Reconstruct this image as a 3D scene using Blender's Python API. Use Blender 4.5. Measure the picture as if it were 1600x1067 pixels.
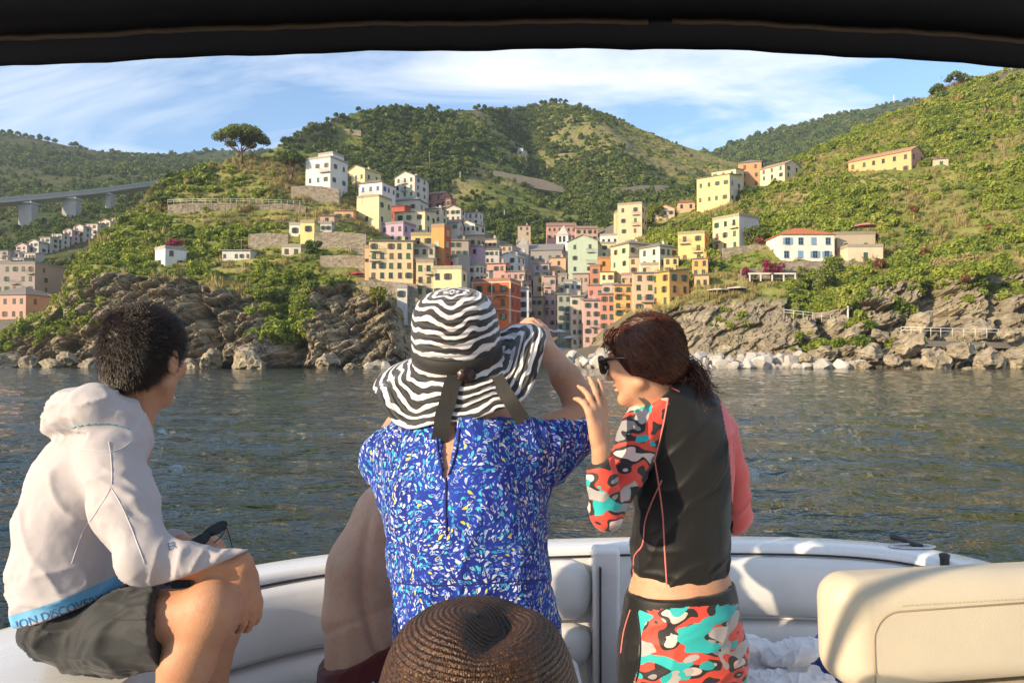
import bpy, bmesh, math, random
import numpy as np
from mathutils import Vector, Matrix, noise as mnoise
from mathutils.bvhtree import BVHTree

for o in list(bpy.data.objects):
    bpy.data.objects.remove(o, do_unlink=True)
SC = bpy.context.scene
C = SC.collection
rnd = random.Random(7)
NR = np.random.RandomState(11)

# ------------------------------------------------------------------ camera
F = 1164.0                     # focal length in pixels of the 1600 px wide photograph
EYE = Vector((0, 0, 2.0))
PITCH = math.atan((556 - 533.5) / F)
cam_d = bpy.data.cameras.new('camera')
cam_d.sensor_fit = 'HORIZONTAL'; cam_d.sensor_width = 36.0
cam_d.lens = F / 1600 * 36.0
cam_d.clip_start = 0.05; cam_d.clip_end = 20000
cam = bpy.data.objects.new('camera', cam_d); C.objects.link(cam)
cam.location = EYE; cam.rotation_euler = (math.pi / 2 + PITCH, 0, 0)
SC.camera = cam

# ------------------------------------------------------------------ light
SUN_EL = math.radians(19); SUN_AZ = math.radians(56)   # azimuth: left of straight behind the camera
S = Vector((-math.sin(SUN_AZ) * math.cos(SUN_EL), -math.cos(SUN_AZ) * math.cos(SUN_EL), math.sin(SUN_EL)))
sl = bpy.data.lights.new('sun', 'SUN'); sl.energy = 4.1; sl.angle = math.radians(0.5); sl.color = (1.0, 0.80, 0.54)
sun = bpy.data.objects.new('sun', sl); C.objects.link(sun)
sun.rotation_euler = S.to_track_quat('Z', 'Y').to_euler()
W = bpy.data.worlds.new('World'); SC.world = W; W.use_nodes = True
nt = W.node_tree; nt.nodes.clear()
def wn(t, **k):
    n = nt.nodes.new(t)
    for a, b in k.items(): setattr(n, a, b)
    return n
wo = wn('ShaderNodeOutputWorld'); wb = wn('ShaderNodeBackground'); sky = wn('ShaderNodeTexSky')
sky.sky_type = 'NISHITA'; sky.sun_disc = False; sky.sun_elevation = SUN_EL
sky.sun_rotation = math.atan2(S.x, S.y); sky.air_density = 1.0; sky.dust_density = 0.6; sky.ozone_density = 3.0
wb.inputs[1].default_value = 0.15
# thin cirrus streaks over the whole sky: direction -> plane high above -> stretched noise
tc = wn('ShaderNodeTexCoord'); sx = wn('ShaderNodeSeparateXYZ'); nt.links.new(tc.outputs['Generated'], sx.inputs[0])
zz = wn('ShaderNodeMath', operation='MAXIMUM'); zz.inputs[1].default_value = 0.0; nt.links.new(sx.outputs[2], zz.inputs[0])
za = wn('ShaderNodeMath', operation='ADD'); za.inputs[1].default_value = 0.16; nt.links.new(zz.outputs[0], za.inputs[0])
dx = wn('ShaderNodeMath', operation='DIVIDE'); nt.links.new(sx.outputs[0], dx.inputs[0]); nt.links.new(za.outputs[0], dx.inputs[1])
dy = wn('ShaderNodeMath', operation='DIVIDE'); nt.links.new(sx.outputs[1], dy.inputs[0]); nt.links.new(za.outputs[0], dy.inputs[1])
cx = wn('ShaderNodeCombineXYZ'); nt.links.new(dx.outputs[0], cx.inputs[0]); nt.links.new(dy.outputs[0], cx.inputs[1])
mp = wn('ShaderNodeMapping'); mp.inputs['Rotation'].default_value = (0, 0, 0.6); mp.inputs['Scale'].default_value = (0.45, 1.05, 1)
mp.inputs['Location'].default_value = (1.7, 0.35, 0)
nt.links.new(cx.outputs[0], mp.inputs[0])
n1 = wn('ShaderNodeTexNoise'); n1.inputs['Scale'].default_value = 1.7; n1.inputs['Detail'].default_value = 10; n1.inputs['Roughness'].default_value = 0.58
n1.inputs['Distortion'].default_value = 1.1
nt.links.new(mp.outputs[0], n1.inputs['Vector'])
cr = wn('ShaderNodeValToRGB'); cr.color_ramp.elements[0].position = 0.44; cr.color_ramp.elements[1].position = 0.66
cr.color_ramp.elements[0].color = (0, 0, 0, 1); cr.color_ramp.elements[1].color = (.85, .85, .85, 1)
nt.links.new(n1.outputs[0], cr.inputs[0])
mx = wn('ShaderNodeMix', data_type='RGBA'); nt.links.new(cr.outputs[0], mx.inputs[0]); nt.links.new(sky.outputs[0], mx.inputs[6])
mx.inputs[7].default_value = (4.6, 4.75, 5.0, 1)
nt.links.new(mx.outputs[2], wb.inputs[0]); nt.links.new(wb.outputs[0], wo.inputs[0])
SC.view_settings.view_transform = 'Standard'; SC.view_settings.look = 'None'
SC.view_settings.exposure = 0.85; SC.view_settings.gamma = 1.0; SC.view_settings.use_curve_mapping = False
SC.render.engine = 'CYCLES'
try:
    SC.cycles.use_denoising = True; SC.cycles.max_bounces = 6; SC.cycles.diffuse_bounces = 3; SC.cycles.glossy_bounces = 3
    SC.cycles.transparent_max_bounces = 6; SC.cycles.volume_bounces = 0; SC.cycles.caustics_reflective = False; SC.cycles.caustics_refractive = False
except Exception: pass

# ------------------------------------------------------------------ helpers
cP, sP = math.cos(PITCH), math.sin(PITCH)
def at(px, py, d):
    """world point seen at photograph pixel px,py at depth d (world Y)"""
    x = (px - 800) / F; y = (533.5 - py) / F
    v = Vector((x, cP - y * sP, sP + y * cP)); v *= d / v.y
    return EYE + v
def ray(px, py):
    return (at(px, py, 1.0) - EYE).normalized()
def tag(o, label=None, cat=None, group=None, kind=None):
    if label: o['label'] = label
    if cat: o['category'] = cat
    if group: o['group'] = group
    if kind: o['kind'] = kind
    return o
def empty(name, loc=(0, 0, 0), rz=0, label=None, cat=None, group=None, kind=None, parent=None):
    o = bpy.data.objects.new(name, None); C.objects.link(o); o.location = loc; o.rotation_euler = (0, 0, rz)
    o.empty_display_size = 0.1
    if parent: o.parent = parent
    return tag(o, label, cat, group, kind)
def link(name, me, mat=None, parent=None):
    o = bpy.data.objects.new(name, me); C.objects.link(o)
    if mat is not None and len(me.materials) == 0:
        for m in (mat if isinstance(mat, (list, tuple)) else [mat]): me.materials.append(m)
    if parent is not None: o.parent = parent
    return o
def np_mesh(name, V, Fc, smooth=True):
    """V n x 3, Fc m x k (all faces with k corners)"""
    V = np.asarray(V, np.float32); Fc = np.asarray(Fc, np.int32)
    me = bpy.data.meshes.new(name); k = Fc.shape[1]
    me.vertices.add(len(V)); me.vertices.foreach_set('co', V.ravel())
    me.loops.add(Fc.size); me.loops.foreach_set('vertex_index', Fc.ravel())
    me.polygons.add(len(Fc)); me.polygons.foreach_set('loop_start', np.arange(0, Fc.size, k, dtype=np.int32))
    me.polygons.foreach_set('loop_total', np.full(len(Fc), k, np.int32))
    me.polygons.foreach_set('use_smooth', np.full(len(Fc), smooth))
    me.update(calc_edges=True)
    return me
def fattr(me, name, vals):
    a = me.attributes.new(name, 'FLOAT', 'POINT'); a.data.foreach_set('value', np.asarray(vals, np.float32))
def py_mesh(name, V, Fc, smooth=False, mi=None):
    me = bpy.data.meshes.new(name); me.from_pydata([tuple(v) for v in V], [], Fc); me.update()
    if smooth: me.polygons.foreach_set('use_smooth', [True] * len(Fc))
    if mi: me.polygons.foreach_set('material_index', mi)
    return me
class MB:
    """collects simple solids into one mesh"""
    def __init__(s): s.V = []; s.F = []; s.M = []; s.sm = []
    def add(s, V, Fc, m=0, smooth=False):
        b = len(s.V); s.V += [tuple(v) for v in V]
        for f in Fc: s.F.append([i + b for i in f]); s.M.append(m); s.sm.append(smooth)
        return s
    def box(s, lo, hi, m=0):
        x0, y0, z0 = lo; x1, y1, z1 = hi
        V = [(x0,y0,z0),(x1,y0,z0),(x1,y1,z0),(x0,y1,z0),(x0,y0,z1),(x1,y0,z1),(x1,y1,z1),(x0,y1,z1)]
        return s.add(V, [(0,3,2,1),(4,5,6,7),(0,1,5,4),(1,2,6,5),(2,3,7,6),(3,0,4,7)], m)
    def tube(s, pts, r, n=8, m=0, cap=True, smooth=True):
        pts = [Vector(p) for p in pts]; k = len(pts)
        rs = r if isinstance(r, (list, tuple)) else [r] * k
        V = []; up = Vector((0.12, 0.31, 0.94))
        for i, p in enumerate(pts):
            t = (pts[min(i + 1, k - 1)] - pts[max(i - 1, 0)]).normalized()
            a = t.cross(up)
            if a.length < 1e-3: a = t.cross(Vector((1, 0, 0)))
            a.normalize(); b = t.cross(a); up = b if False else up
            for j in range(n):
                th = 2 * math.pi * j / n
                V.append(p + (a * math.cos(th) + b * math.sin(th)) * rs[i])
        Fc = [(i*n+j, i*n+(j+1)%n, (i+1)*n+(j+1)%n, (i+1)*n+j) for i in range(k-1) for j in range(n)]
        s.add(V, Fc, m, smooth)
        if cap:
            b = len(s.V) - len(V)
            s.F.append([b + j for j in range(n)][::-1]); s.M.append(m); s.sm.append(False)
            s.F.append([b + (k-1)*n + j for j in range(n)]); s.M.append(m); s.sm.append(False)
        return s
    def mesh(s, name):
        me = bpy.data.meshes.new(name); me.from_pydata(s.V, [], s.F); me.update()
        me.polygons.foreach_set('material_index', s.M); me.polygons.foreach_set('use_smooth', s.sm)
        return me
    def obj(s, name, mat, parent=None): return link(name, s.mesh(name), mat, parent)

# numpy noise ---------------------------------------------------------
def _h(ix, iy, iz, seed):
    with np.errstate(over='ignore'):
        h = (ix.astype(np.uint32) * np.uint32(374761393) + iy.astype(np.uint32) * np.uint32(668265263)
             + iz.astype(np.uint32) * np.uint32(2147483647) + np.uint32(seed * 974711 + 13))
        h = (h ^ (h >> np.uint32(13))) * np.uint32(1274126177)
        h ^= h >> np.uint32(16); h = h * np.uint32(2246822519); h ^= h >> np.uint32(13)
    return (h & np.uint32(0xffffff)).astype(np.float32) / np.float32(0xffffff)
def vnoise(P, seed=0):
    P = np.asarray(P, np.float32); i = np.floor(P).astype(np.int64); f = P - i; f = f * f * f * (f * (f * 6 - 15) + 10)
    r = 0
    for a in (0, 1):
        for b in (0, 1):
            for c in (0, 1):
                w = (f[:, 0] if a else 1 - f[:, 0]) * (f[:, 1] if b else 1 - f[:, 1]) * (f[:, 2] if c else 1 - f[:, 2])
                r = r + w * _h(i[:, 0] + a, i[:, 1] + b, i[:, 2] + c, seed)
    return r * 2 - 1
def fbm(P, octv=4, seed=0, gain=0.5):
    P = np.asarray(P, np.float32); a = 1.0; s = 0; n = 0
    for k in range(octv):
        s = s + a * vnoise(P * (2.03 ** k) + 17.3 * k, seed + k); n += a; a *= gain
    return s / n
def worley(P, seed=0):
    """F1, F2 and the nearest cell's random value"""
    P = np.asarray(P, np.float32); i = np.floor(P).astype(np.int64)
    f1 = np.full(len(P), 9.0, np.float32); f2 = f1.copy(); cid = np.zeros(len(P), np.float32)
    for a in (-1, 0, 1):
        for b in (-1, 0, 1):
            for c in (-1, 0, 1):
                x, y, z = i[:, 0] + a, i[:, 1] + b, i[:, 2] + c
                q = np.stack([x + _h(x, y, z, seed), y + _h(x, y, z, seed + 1), z + _h(x, y, z, seed + 2)], 1) - P
                d = np.sqrt((q * q).sum(1)); near = d < f1
                f2 = np.where(near, f1, np.minimum(f2, d)); cid = np.where(near, _h(x, y, z, seed + 5), cid); f1 = np.where(near, d, f1)
    return f1, f2, cid
def sstep(a, b, x):
    t = np.clip((x - a) / (b - a), 0, 1); return t * t * (3 - 2 * t)

# materials -----------------------------------------------------------
class NT:
    def __init__(s, name):
        s.m = bpy.data.materials.new(name); s.m.use_nodes = True; s.t = s.m.node_tree
        s.b = s.t.nodes['Principled BSDF']; s.out = s.t.nodes['Material Output']
    def n(s, t, **k):
        x = s.t.nodes.new(t)
        for a, b in k.items():
            if a == 'ins':
                for i, v in b.items():
                    if isinstance(v, bpy.types.NodeSocket): s.t.links.new(v, x.inputs[i])
                    else: x.inputs[i].default_value = v
            else: setattr(x, a, b)
        return x
    def l(s, a, b): s.t.links.new(a, b)
    def co(s, kind='Object'): return s.n('ShaderNodeTexCoord').outputs[kind]
    def noise(s, vec, scale, detail=4, rough=0.55, dist=0.0):
        x = s.n('ShaderNodeTexNoise', ins={'Vector': vec, 'Scale': scale, 'Detail': detail, 'Roughness': rough, 'Distortion': dist}); return x.outputs[0]
    def ramp(s, fac, stops, interp='LINEAR'):
        x = s.n('ShaderNodeValToRGB'); e = x.color_ramp.elements; x.color_ramp.interpolation = interp
        while len(e) < len(stops): e.new(0.5)
        for el, (p, c) in zip(e, stops):
            el.position = p; el.color = (c if len(c) == 4 else (*c, 1)) if isinstance(c, (tuple, list)) else (c, c, c, 1)
        s.l(fac, x.inputs[0]); return x.outputs[0]
    def mix(s, fac, a, b, mode='MIX'):
        x = s.n('ShaderNodeMix', data_type='RGBA', blend_type=mode)
        for i, v in ((0, fac), (6, a), (7, b)):
            if isinstance(v, bpy.types.NodeSocket): s.l(v, x.inputs[i])
            elif i == 0: x.inputs[0].default_value = v
            else: x.inputs[i].default_value = (*v, 1) if len(v) == 3 else v
        return x.outputs[2]
    def math(s, op, a, b=0.0, c=0.0):
        x = s.n('ShaderNodeMath', operation=op)
        for i, v in enumerate((a, b, c)):
            if isinstance(v, bpy.types.NodeSocket): s.l(v, x.inputs[i])
            else: x.inputs[i].default_value = v
        return x.outputs[0]
    def mapping(s, vec, scale=(1, 1, 1), rot=(0, 0, 0), loc=(0, 0, 0)):
        return s.n('ShaderNodeMapping', ins={'Vector': vec, 'Scale': scale, 'Rotation': rot, 'Location': loc}).outputs[0]
    def base(s, c):
        if isinstance(c, bpy.types.NodeSocket): s.l(c, s.b.inputs['Base Color'])
        else: s.b.inputs['Base Color'].default_value = (*c, 1)
        return s
    def rough(s, r):
        if isinstance(r, bpy.types.NodeSocket): s.l(r, s.b.inputs['Roughness'])
        else: s.b.inputs['Roughness'].default_value = r
        return s
    def bump(s, h, strength=0.5, dist=0.02):
        x = s.n('ShaderNodeBump', ins={'Height': h, 'Strength': strength, 'Distance': dist}); s.l(x.outputs[0], s.b.inputs['Normal']); return s
def simple(name, col, rough=0.7, var=0.12, scale=8.0, bump=0.15, bdist=0.01, metal=0.0, spec=None):
    t = NT(name); c = t.co()
    n = t.noise(c, scale, 5)
    t.base(t.mix(n, tuple(max(0, x * (1 - var)) for x in col), tuple(min(1, x * (1 + var)) for x in col))).rough(rough)
    t.b.inputs['Metallic'].default_value = metal
    if spec is not None: t.b.inputs['Specular IOR Level'].default_value = spec
    if bump: t.bump(t.noise(c, scale * 6, 4), bump, bdist)
    return t.m

def catmull(pts, n=12):
    P_ = [Vector(p) for p in pts]; out = []
    for i in range(len(P_) - 1):
        p0, p1, p2, p3 = P_[max(i-1, 0)], P_[i], P_[i+1], P_[min(i+2, len(P_)-1)]
        for k in range(n):
            t = k / n
            out.append(0.5 * ((2*p1) + (p2-p0)*t + (2*p0-5*p1+4*p2-p3)*t*t + (3*p1-p0-3*p2+p3)*t**3))
    out.append(P_[-1]); return out
# ================================================================== terrain
def curve(rows, u, smooth=9):
    """rows: list of control curves [(px, py, d)]; returns py, d arrays (rows x len(u))"""
    PY = []; D = []
    for r in rows:
        r = np.array(r, float)
        PY.append(np.interp(u, r[:, 0], r[:, 1])); D.append(np.interp(u, r[:, 0], r[:, 2]))
    k = np.hanning(2 * smooth + 1); k /= k.sum()
    def sm(a): return np.convolve(np.pad(a, smooth, mode='edge'), k, mode='valid')
    return np.array([sm(a) for a in PY]), np.array([sm(a) for a in D])
def at_np(px, py, d):
    x = (px - 800) / F; y = (533.5 - py) / F
    vy = cP - y * sP; k = d / vy
    return np.stack([x * k, d + 0 * x, EYE.z + (sP + y * cP) * k], -1)
def sheet(rows, u, nv, z0=None, back=(60, -30), smooth=9):
    PY, D = curve(rows, u, smooth)
    P = at_np(np.broadcast_to(u, PY.shape), PY, D)              # rows x u x 3
    if z0 is not None: P[0, :, 2] = z0
    top = P[-1].copy(); s = (D[-1] + back[0]) / D[-1]
    b = top.copy(); b[:, 0] *= s; b[:, 1] *= s; b[:, 2] += back[1]
    P = np.concatenate([P, b[None]], 0)
    out = []; V = []
    for i in range(len(P) - 1):
        n = nv[i]
        for j in range(n + (1 if i == len(P) - 2 else 0)):
            t = j / n; out.append(P[i] * (1 - t) + P[i + 1] * t); V.append(i + t)
    return np.array(out), np.array(V)
def grid_faces(nr, nc):
    i = np.arange(nr - 1)[:, None] * nc + np.arange(nc - 1)[None]
    return np.stack([i, i + 1, i + nc + 1, i + nc], -1).reshape(-1, 4)
def bvh_of(V, Fc):
    return BVHTree.FromPolygons([tuple(v) for v in V], [tuple(f) for f in Fc], epsilon=0.0)

# rows of the coast: shoreline, cliff top, terraces, upper terraces, ridge
COAST = [
 [(-300,580,165),(0,580,141),(100,580,135),(200,580,127),(300,580,121),(400,580,119),(470,580,121),(520,580,124),(600,580,122),(640,580,128),(670,580,146),(720,580,160),(800,580,172),(850,580,176),(890,580,166),(930,580,150),(980,580,137),(1100,580,127),(1250,580,121),(1400,580,119),(1600,580,116),(1900,580,112)],
 [(-300,545,178),(-60,540,160),(0,527,156),(60,505,153),(95,478,150),(120,440,148),(150,424,147),(210,430,145),(290,436,143),(340,452,140),(420,470,138),(470,455,142),(540,442,146),(580,452,143),(605,470,136),(625,492,137),(660,520,158),(720,532,174),(800,543,186),(850,545,190),(890,538,180),(940,524,160),(1000,500,152),(1060,478,150),(1130,470,147),(1200,468,146),(1260,468,143),(1330,455,142),(1400,440,144),(1500,428,146),(1600,428,143),(1900,420,138)],
 [(-300,540,190),(-60,535,172),(0,521,166),(60,498,163),(95,468,160),(120,425,158),(160,398,166),(230,398,168),(330,402,166),(420,402,165),(480,392,170),(540,380,176),(580,392,184),(640,428,188),(700,458,204),(760,488,218),(830,503,226),(880,495,220),(950,466,196),(1000,440,186),(1050,420,182),(1110,408,176),(1220,408,168),(1380,408,166),(1450,398,170),(1500,390,172),(1600,385,168),(1900,375,160)],
 [(-300,539,200),(-60,533,182),(0,520,174),(60,496,170),(95,464,168),(120,420,166),(165,380,182),(220,335,202),(280,328,205),(400,328,205),(480,322,208),(540,318,214),(600,340,226),(640,366,228),(700,402,242),(760,432,256),(830,450,268),(880,440,266),(950,408,246),(1000,372,240),(1060,352,236),(1110,335,234),(1200,316,228),(1300,290,226),(1400,262,226),(1500,245,222),(1600,225,215),(1900,170,205)],
 [(-300,538,210),(-60,531,192),(0,519,180),(60,494,176),(95,460,174),(120,414,174),(150,378,188),(200,332,208),(250,296,220),(300,272,230),(340,256,236),(370,243,240),(430,242,246),(480,254,256),(540,268,266),(600,288,282),(650,306,292),(700,332,300),(760,366,312),(830,394,322),(880,388,320),(950,354,304),(1000,336,296),(1060,318,292),(1110,300,292),(1180,278,296),(1215,268,300),(1260,247,304),(1340,206,312),(1400,176,310),(1480,136,306),(1540,119,300),(1600,103,294),(1700,70,285),(1900,10,275)],
]
U = np.arange(-300, 1900, 2.2)
P, Vv = sheet(COAST, U, [110, 66, 62, 62, 12], z0=-1.2)
nr, nc = P.shape[:2]
co = P.reshape(-1, 3).astype(np.float32); vv = np.repeat(Vv, nc); uu = np.tile(U, nr)
town = sstep(600, 680, uu) * (1 - sstep(950, 1020, uu)) * sstep(0.8, 1.2, vv)        # where the houses stand on paved ground
# hill relief and cultivated terraces
hill = sstep(0.9, 1.3, vv) * (1 - sstep(4.02, 4.3, vv) * 0.6)
co[:, 2] += hill * (1 - 0.8 * town) * (2.6 * fbm(co / 17.0, 4, 3) + 0.8 * fbm(co / 5.0, 3, 9))
st = 2.6; zt = co[:, 2] / st + 0.35 * vnoise(co / 30.0, 21); fz = zt - np.floor(zt)
terr = (sstep(0.62, 0.95, fz) - fz) * st
tmask = hill * (1 - town) * sstep(-0.35, 0.15, fbm(co / 45.0, 2, 33)) * (1 - sstep(3.95, 4.0, vv))
co[:, 2] += 0.85 * terr * tmask
# cliff: blocky, slanting beds
cm = (1 - sstep(0.92, 1.12, vv)) * sstep(0.0, 0.04, vv)
harb = sstep(660, 720, uu) * (1 - sstep(900, 960, uu))
cm = cm * (1 - 0.85 * harb)
sel = cm > 0.001; q = co[sel]
a = math.radians(32)
def rot(q, a): return np.stack([q[:, 0] * math.cos(a) + q[:, 2] * math.sin(a), q[:, 1], -q[:, 0] * math.sin(a) + q[:, 2] * math.cos(a)], 1)
wob = np.stack([fbm(q / 6.0, 3, 51), fbm(q / 6.0, 3, 61), fbm(q / 6.0, 3, 71)], 1) * 1.6
qa = rot(q + wob, a) / np.array([13.0, 6.5, 3.4])
f1, f2, cid = worley(qa, 5)
g1, g2, cid2 = worley(rot(q + wob * .6, a + .18) / np.array([5.5, 3.0, 1.15]), 15)
h1, h2, cid3 = worley(rot(q + wob * .3, a + .2) / np.array([3.0, 1.6, 0.5]), 25)
k1, k2, cid4 = worley(rot(q + wob * .2, a + .05) / np.array([1.6, .9, .28]), 35)
amp = (5.2 * (cid - 0.5) + 2.3 * (cid2 - 0.5) + 1.25 * (cid3 - .5) + .55 * (cid4 - .5) - 2.0 * np.exp(-(f2 - f1) * 16) - 1.0 * np.exp(-(g2 - g1) * 14) - .45 * np.exp(-(h2 - h1) * 12)
       + 3.0 * fbm(q / 14.0, 3, 81)) * cm[sel]
smooth_slab = sstep(1030, 1080, uu[sel]) * (1 - sstep(1230, 1290, uu[sel]))            # one broad smooth slab of rock right of the harbour
amp *= 1 - 0.62 * smooth_slab
co[sel, 1] -= amp; co[sel, 2] += 0.25 * amp
# a few deep clefts and pinnacles
def gully(u0, w, dep, v0=0.0, v1=1.25):
    m = np.exp(-((uu - u0 - 12 * np.sin(vv * 5)) / w) ** 2) * sstep(v0, v0 + .1, vv) * (1 - sstep(v1 - .3, v1, vv)); co[:, 1] += dep * m
gully(440, 26, 9); gully(315, 14, 5); gully(650, 22, 10); gully(100, 10, 4); gully(1300, 22, 8, .3, 1.6); gully(1352, 9, 4); gully(1470, 16, 5); gully(1560, 12, 5); gully(1255, 8, 4)
# a shaded amphitheatre below the villa, green and steep
bowl = np.exp(-((uu - 1310) / 48) ** 2) * np.exp(-((vv - 1.35) / .45) ** 2); co[:, 1] += 9 * bowl
co[:, 2] = np.where(vv < 0.02, np.minimum(co[:, 2], -0.6), co[:, 2])
Fg = grid_faces(nr, nc)
me = np_mesh('hillside', co, Fg, True)
fattr(me, 'cliff', np.clip(cm + 0.9 * sstep(.75, 1.0, cm), 0, 1) * 1.0)
fattr(me, 'town', np.clip(town, 0, 1))
fl = cm[Fg].mean(1) < .4; me.polygons.foreach_set('use_smooth', fl)
COAST_CO, COAST_F = co.copy(), Fg
COAST_BVH = bvh_of(co, Fg)

def rock_nodes(t, c):
    n = t.noise(c, 0.22, 8, 0.65, 0.4); m = t.noise(t.mapping(c, (0.5, 0.5, 2.2), (0, 0.55, 0)), 0.9, 8, 0.7)
    col = t.ramp(n, [(0.28, (0.13, 0.108, 0.078)), (0.45, (0.28, 0.234, 0.163)), (0.62, (0.42, 0.35, 0.24)), (0.8, (0.53, 0.455, 0.33))])
    return t.mix(t.ramp(m, [(0.33, .6), (0.52, 0.0)]), col, (0.11, 0.092, 0.066)), m
t = NT('hillside_ground'); c = t.co()
rock, rm = rock_nodes(t, c)
g1_ = t.noise(c, 0.06, 6, 0.6); g2_ = t.noise(c, 0.5, 6, 0.7)
veg = t.ramp(t.math('ADD', t.math('MULTIPLY', g1_, 0.55), t.math('MULTIPLY', g2_, 0.45)), [(0.32, (0.085, 0.115, 0.026)), (0.45, (0.17, 0.205, 0.042)), (0.56, (0.28, 0.26, 0.08)), (0.68, (0.42, 0.31, 0.17))])
geo = t.n('ShaderNodeNewGeometry'); sep = t.n('ShaderNodeSeparateXYZ', ins={0: geo.outputs['Normal']})
steep = t.ramp(t.math('ADD', t.math('ABSOLUTE', sep.outputs[2]), t.math('MULTIPLY', g2_, 0.25)), [(0.50, 1.0), (0.72, 0.0)])
stone = t.mix(t.noise(c, 2.2, 3, 0.7), (0.24, 0.19, 0.125), (0.46, 0.37, 0.25))
veg = t.mix(t.math('MULTIPLY', steep, .8), veg, stone)
cl = t.n('ShaderNodeAttribute', attribute_name='cliff').outputs['Fac']
moss = t.ramp(t.noise(c, 0.13, 5, .6), [(0.55, 0), (0.66, .8)])
up = t.ramp(sep.outputs[2], [(0.25, 0), (0.6, 1)])
rock = t.mix(t.math('MULTIPLY', moss, up), rock, (0.12, 0.115, 0.04))
pz = t.n('ShaderNodeSeparateXYZ', ins={0: c}).outputs[2]; wet = t.ramp(t.math('ADD', pz, t.math('MULTIPLY', g2_, 1.6)), [(.0, .72), (1.0, .0)]); wet = t.ramp(t.math('MULTIPLY', t.math('ADD', pz, t.math('MULTIPLY', g2_, 1.5)), .4), [(.45, .75), (.75, 0.)])
rock = t.mix(wet, rock, (.05, .045, .032))
base = t.mix(cl, veg, rock)
tw = t.n('ShaderNodeAttribute', attribute_name='town').outputs['Fac']
base = t.mix(tw, base, t.mix(g2_, (0.12, 0.10, 0.08), (0.26, 0.22, 0.17)))
t.base(base).rough(0.95); t.b.inputs['Specular IOR Level'].default_value = 0.15
t.bump(t.math('ADD', t.noise(c, 1.6, 8, 0.75), t.math('MULTIPLY', rm, 0.8)), 0.9, 0.45)
M_GROUND = t.m
tag(link('hillside', me, M_GROUND), kind='structure')

# central hill behind the town, far hills --------------------------------
def forest_mat(name, stops, sc=0.05, terr=None):
    t = NT(name); c = t.co()
    n = t.math('ADD', t.math('MULTIPLY', t.noise(c, sc, 6, 0.6), 0.6), t.math('MULTIPLY', t.noise(c, sc * 9, 5, 0.7), 0.4))
    geo = t.n('ShaderNodeNewGeometry'); nz = t.n('ShaderNodeSeparateXYZ', ins={0: geo.outputs['True Normal']}).outputs[2]; wall = t.ramp(t.math('ADD', t.math('ABSOLUTE', nz), t.math('MULTIPLY', t.noise(c, sc * 5, 3), .3)), [(.50, .75), (.70, 0.)]); pz = t.n('ShaderNodeSeparateXYZ', ins={0: c}).outputs[2]; rows_ = t.math('SINE', t.math('MULTIPLY', t.math('ADD', pz, t.math('MULTIPLY', t.noise(c, sc, 3), 5.)), 2 * math.pi / 4.2))
    t.base(t.mix(wall, t.mix(t.ramp(rows_, [(.55, 0.), (.8, .5)]), t.ramp(n, stops), (.07, .11, .022)), (.30, .24, .13))).rough(0.95); t.b.inputs['Specular IOR Level'].default_value = 0.1
    t.bump(t.noise(c, sc * 7, 6, 0.7), 0.8, 2.0); return t.m
GREEN = [(0.34, (0.070, 0.10, 0.024)), (0.46, (0.14, 0.17, 0.04)), (0.56, (0.23, 0.22, 0.06)), (0.68, (0.32, 0.25, 0.10))]
M_HILL = forest_mat('wooded_hill_ground', GREEN)
HILL_B = [
 [(330,330,300),(430,320,320),(600,400,318),(800,430,332),(900,420,338),(1000,380,330),(1100,345,330),(1200,320,330),(1300,300,340),(1420,290,350)],
 [(330,300,360),(430,275,372),(520,262,395),(600,275,405),(700,300,400),(800,330,390),(900,335,400),(1000,312,430),(1080,300,440),(1200,290,450),(1420,280,460)],
 [(330,280,380),(430,250,392),(520,222,430),(600,212,450),(700,222,460),(800,262,470),(900,268,500),(1000,262,520),(1080,268,520),(1200,280,520),(1420,276,520)],
 [(330,275,395),(380,252,398),(430,233,404),(470,206,415),(520,187,440),(570,173,460),(610,169,476),(680,173,510),(750,172,560),(800,174,620),(830,166,650),(880,161,660),(920,171,650),(960,184,636),(1000,201,620),(1050,223,600),(1100,238,590),(1160,256,580),(1260,276,575),(1420,272,570)],
]
def hill(name, rows, u, nv, mat, amp=6.0, sc=60.0, back=(150, -60), seed=0, rel=None):
    P, V = sheet(rows, u, nv, back=back, smooth=7); nr, nc = P.shape[:2]
    co = P.reshape(-1, 3).astype(np.float32); vv = np.repeat(V, nc); uu = np.tile(u, nr)
    top = len(rows) - 1
    damp = 1 - 0.75 * np.exp(-((vv - top) / 0.25) ** 2)
    co[:, 2] += damp * (amp * fbm(co / sc, 4, seed) + amp * .25 * fbm(co / (sc * .2), 3, seed + 5))
    if rel: rel(co, uu, vv)
    Fg = grid_faces(nr, nc); me = np_mesh(name, co, Fg, True)
    o = tag(link(name, me, mat), kind='structure'); return o, co, Fg, bvh_of(co, Fg), vv
def relB(co, uu, vv):
    # spur between the two summits: a side valley running down right, and field terraces
    co[:, 2] -= 14 * np.exp(-((uu - 800 - 50 * (3 - vv)) / 34) ** 2) * sstep(1.0, 1.8, vv) * (1 - sstep(2.7, 3.0, vv))
    co[:, 2] += 10 * np.exp(-((uu - 905 - 60 * (3 - vv)) / 45) ** 2) * sstep(1.0, 1.8, vv) * (1 - sstep(2.6, 3.0, vv))
    s = 4.2; z = co[:, 2] / s; f = z - np.floor(z)
    m = (sstep(560, 700, uu)) * sstep(-.4, .0, fbm(co / 70., 2, 77)) * (1 - sstep(2.95, 3.0, vv))
    co[:, 2] += .95 * (sstep(.6, .95, f) - f) * s * m
HB = hill('hill', HILL_B, np.arange(330, 1420, 3.0), [60, 80, 110, 8], M_HILL, 7.0, 70.0, seed=3, rel=relB)
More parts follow.
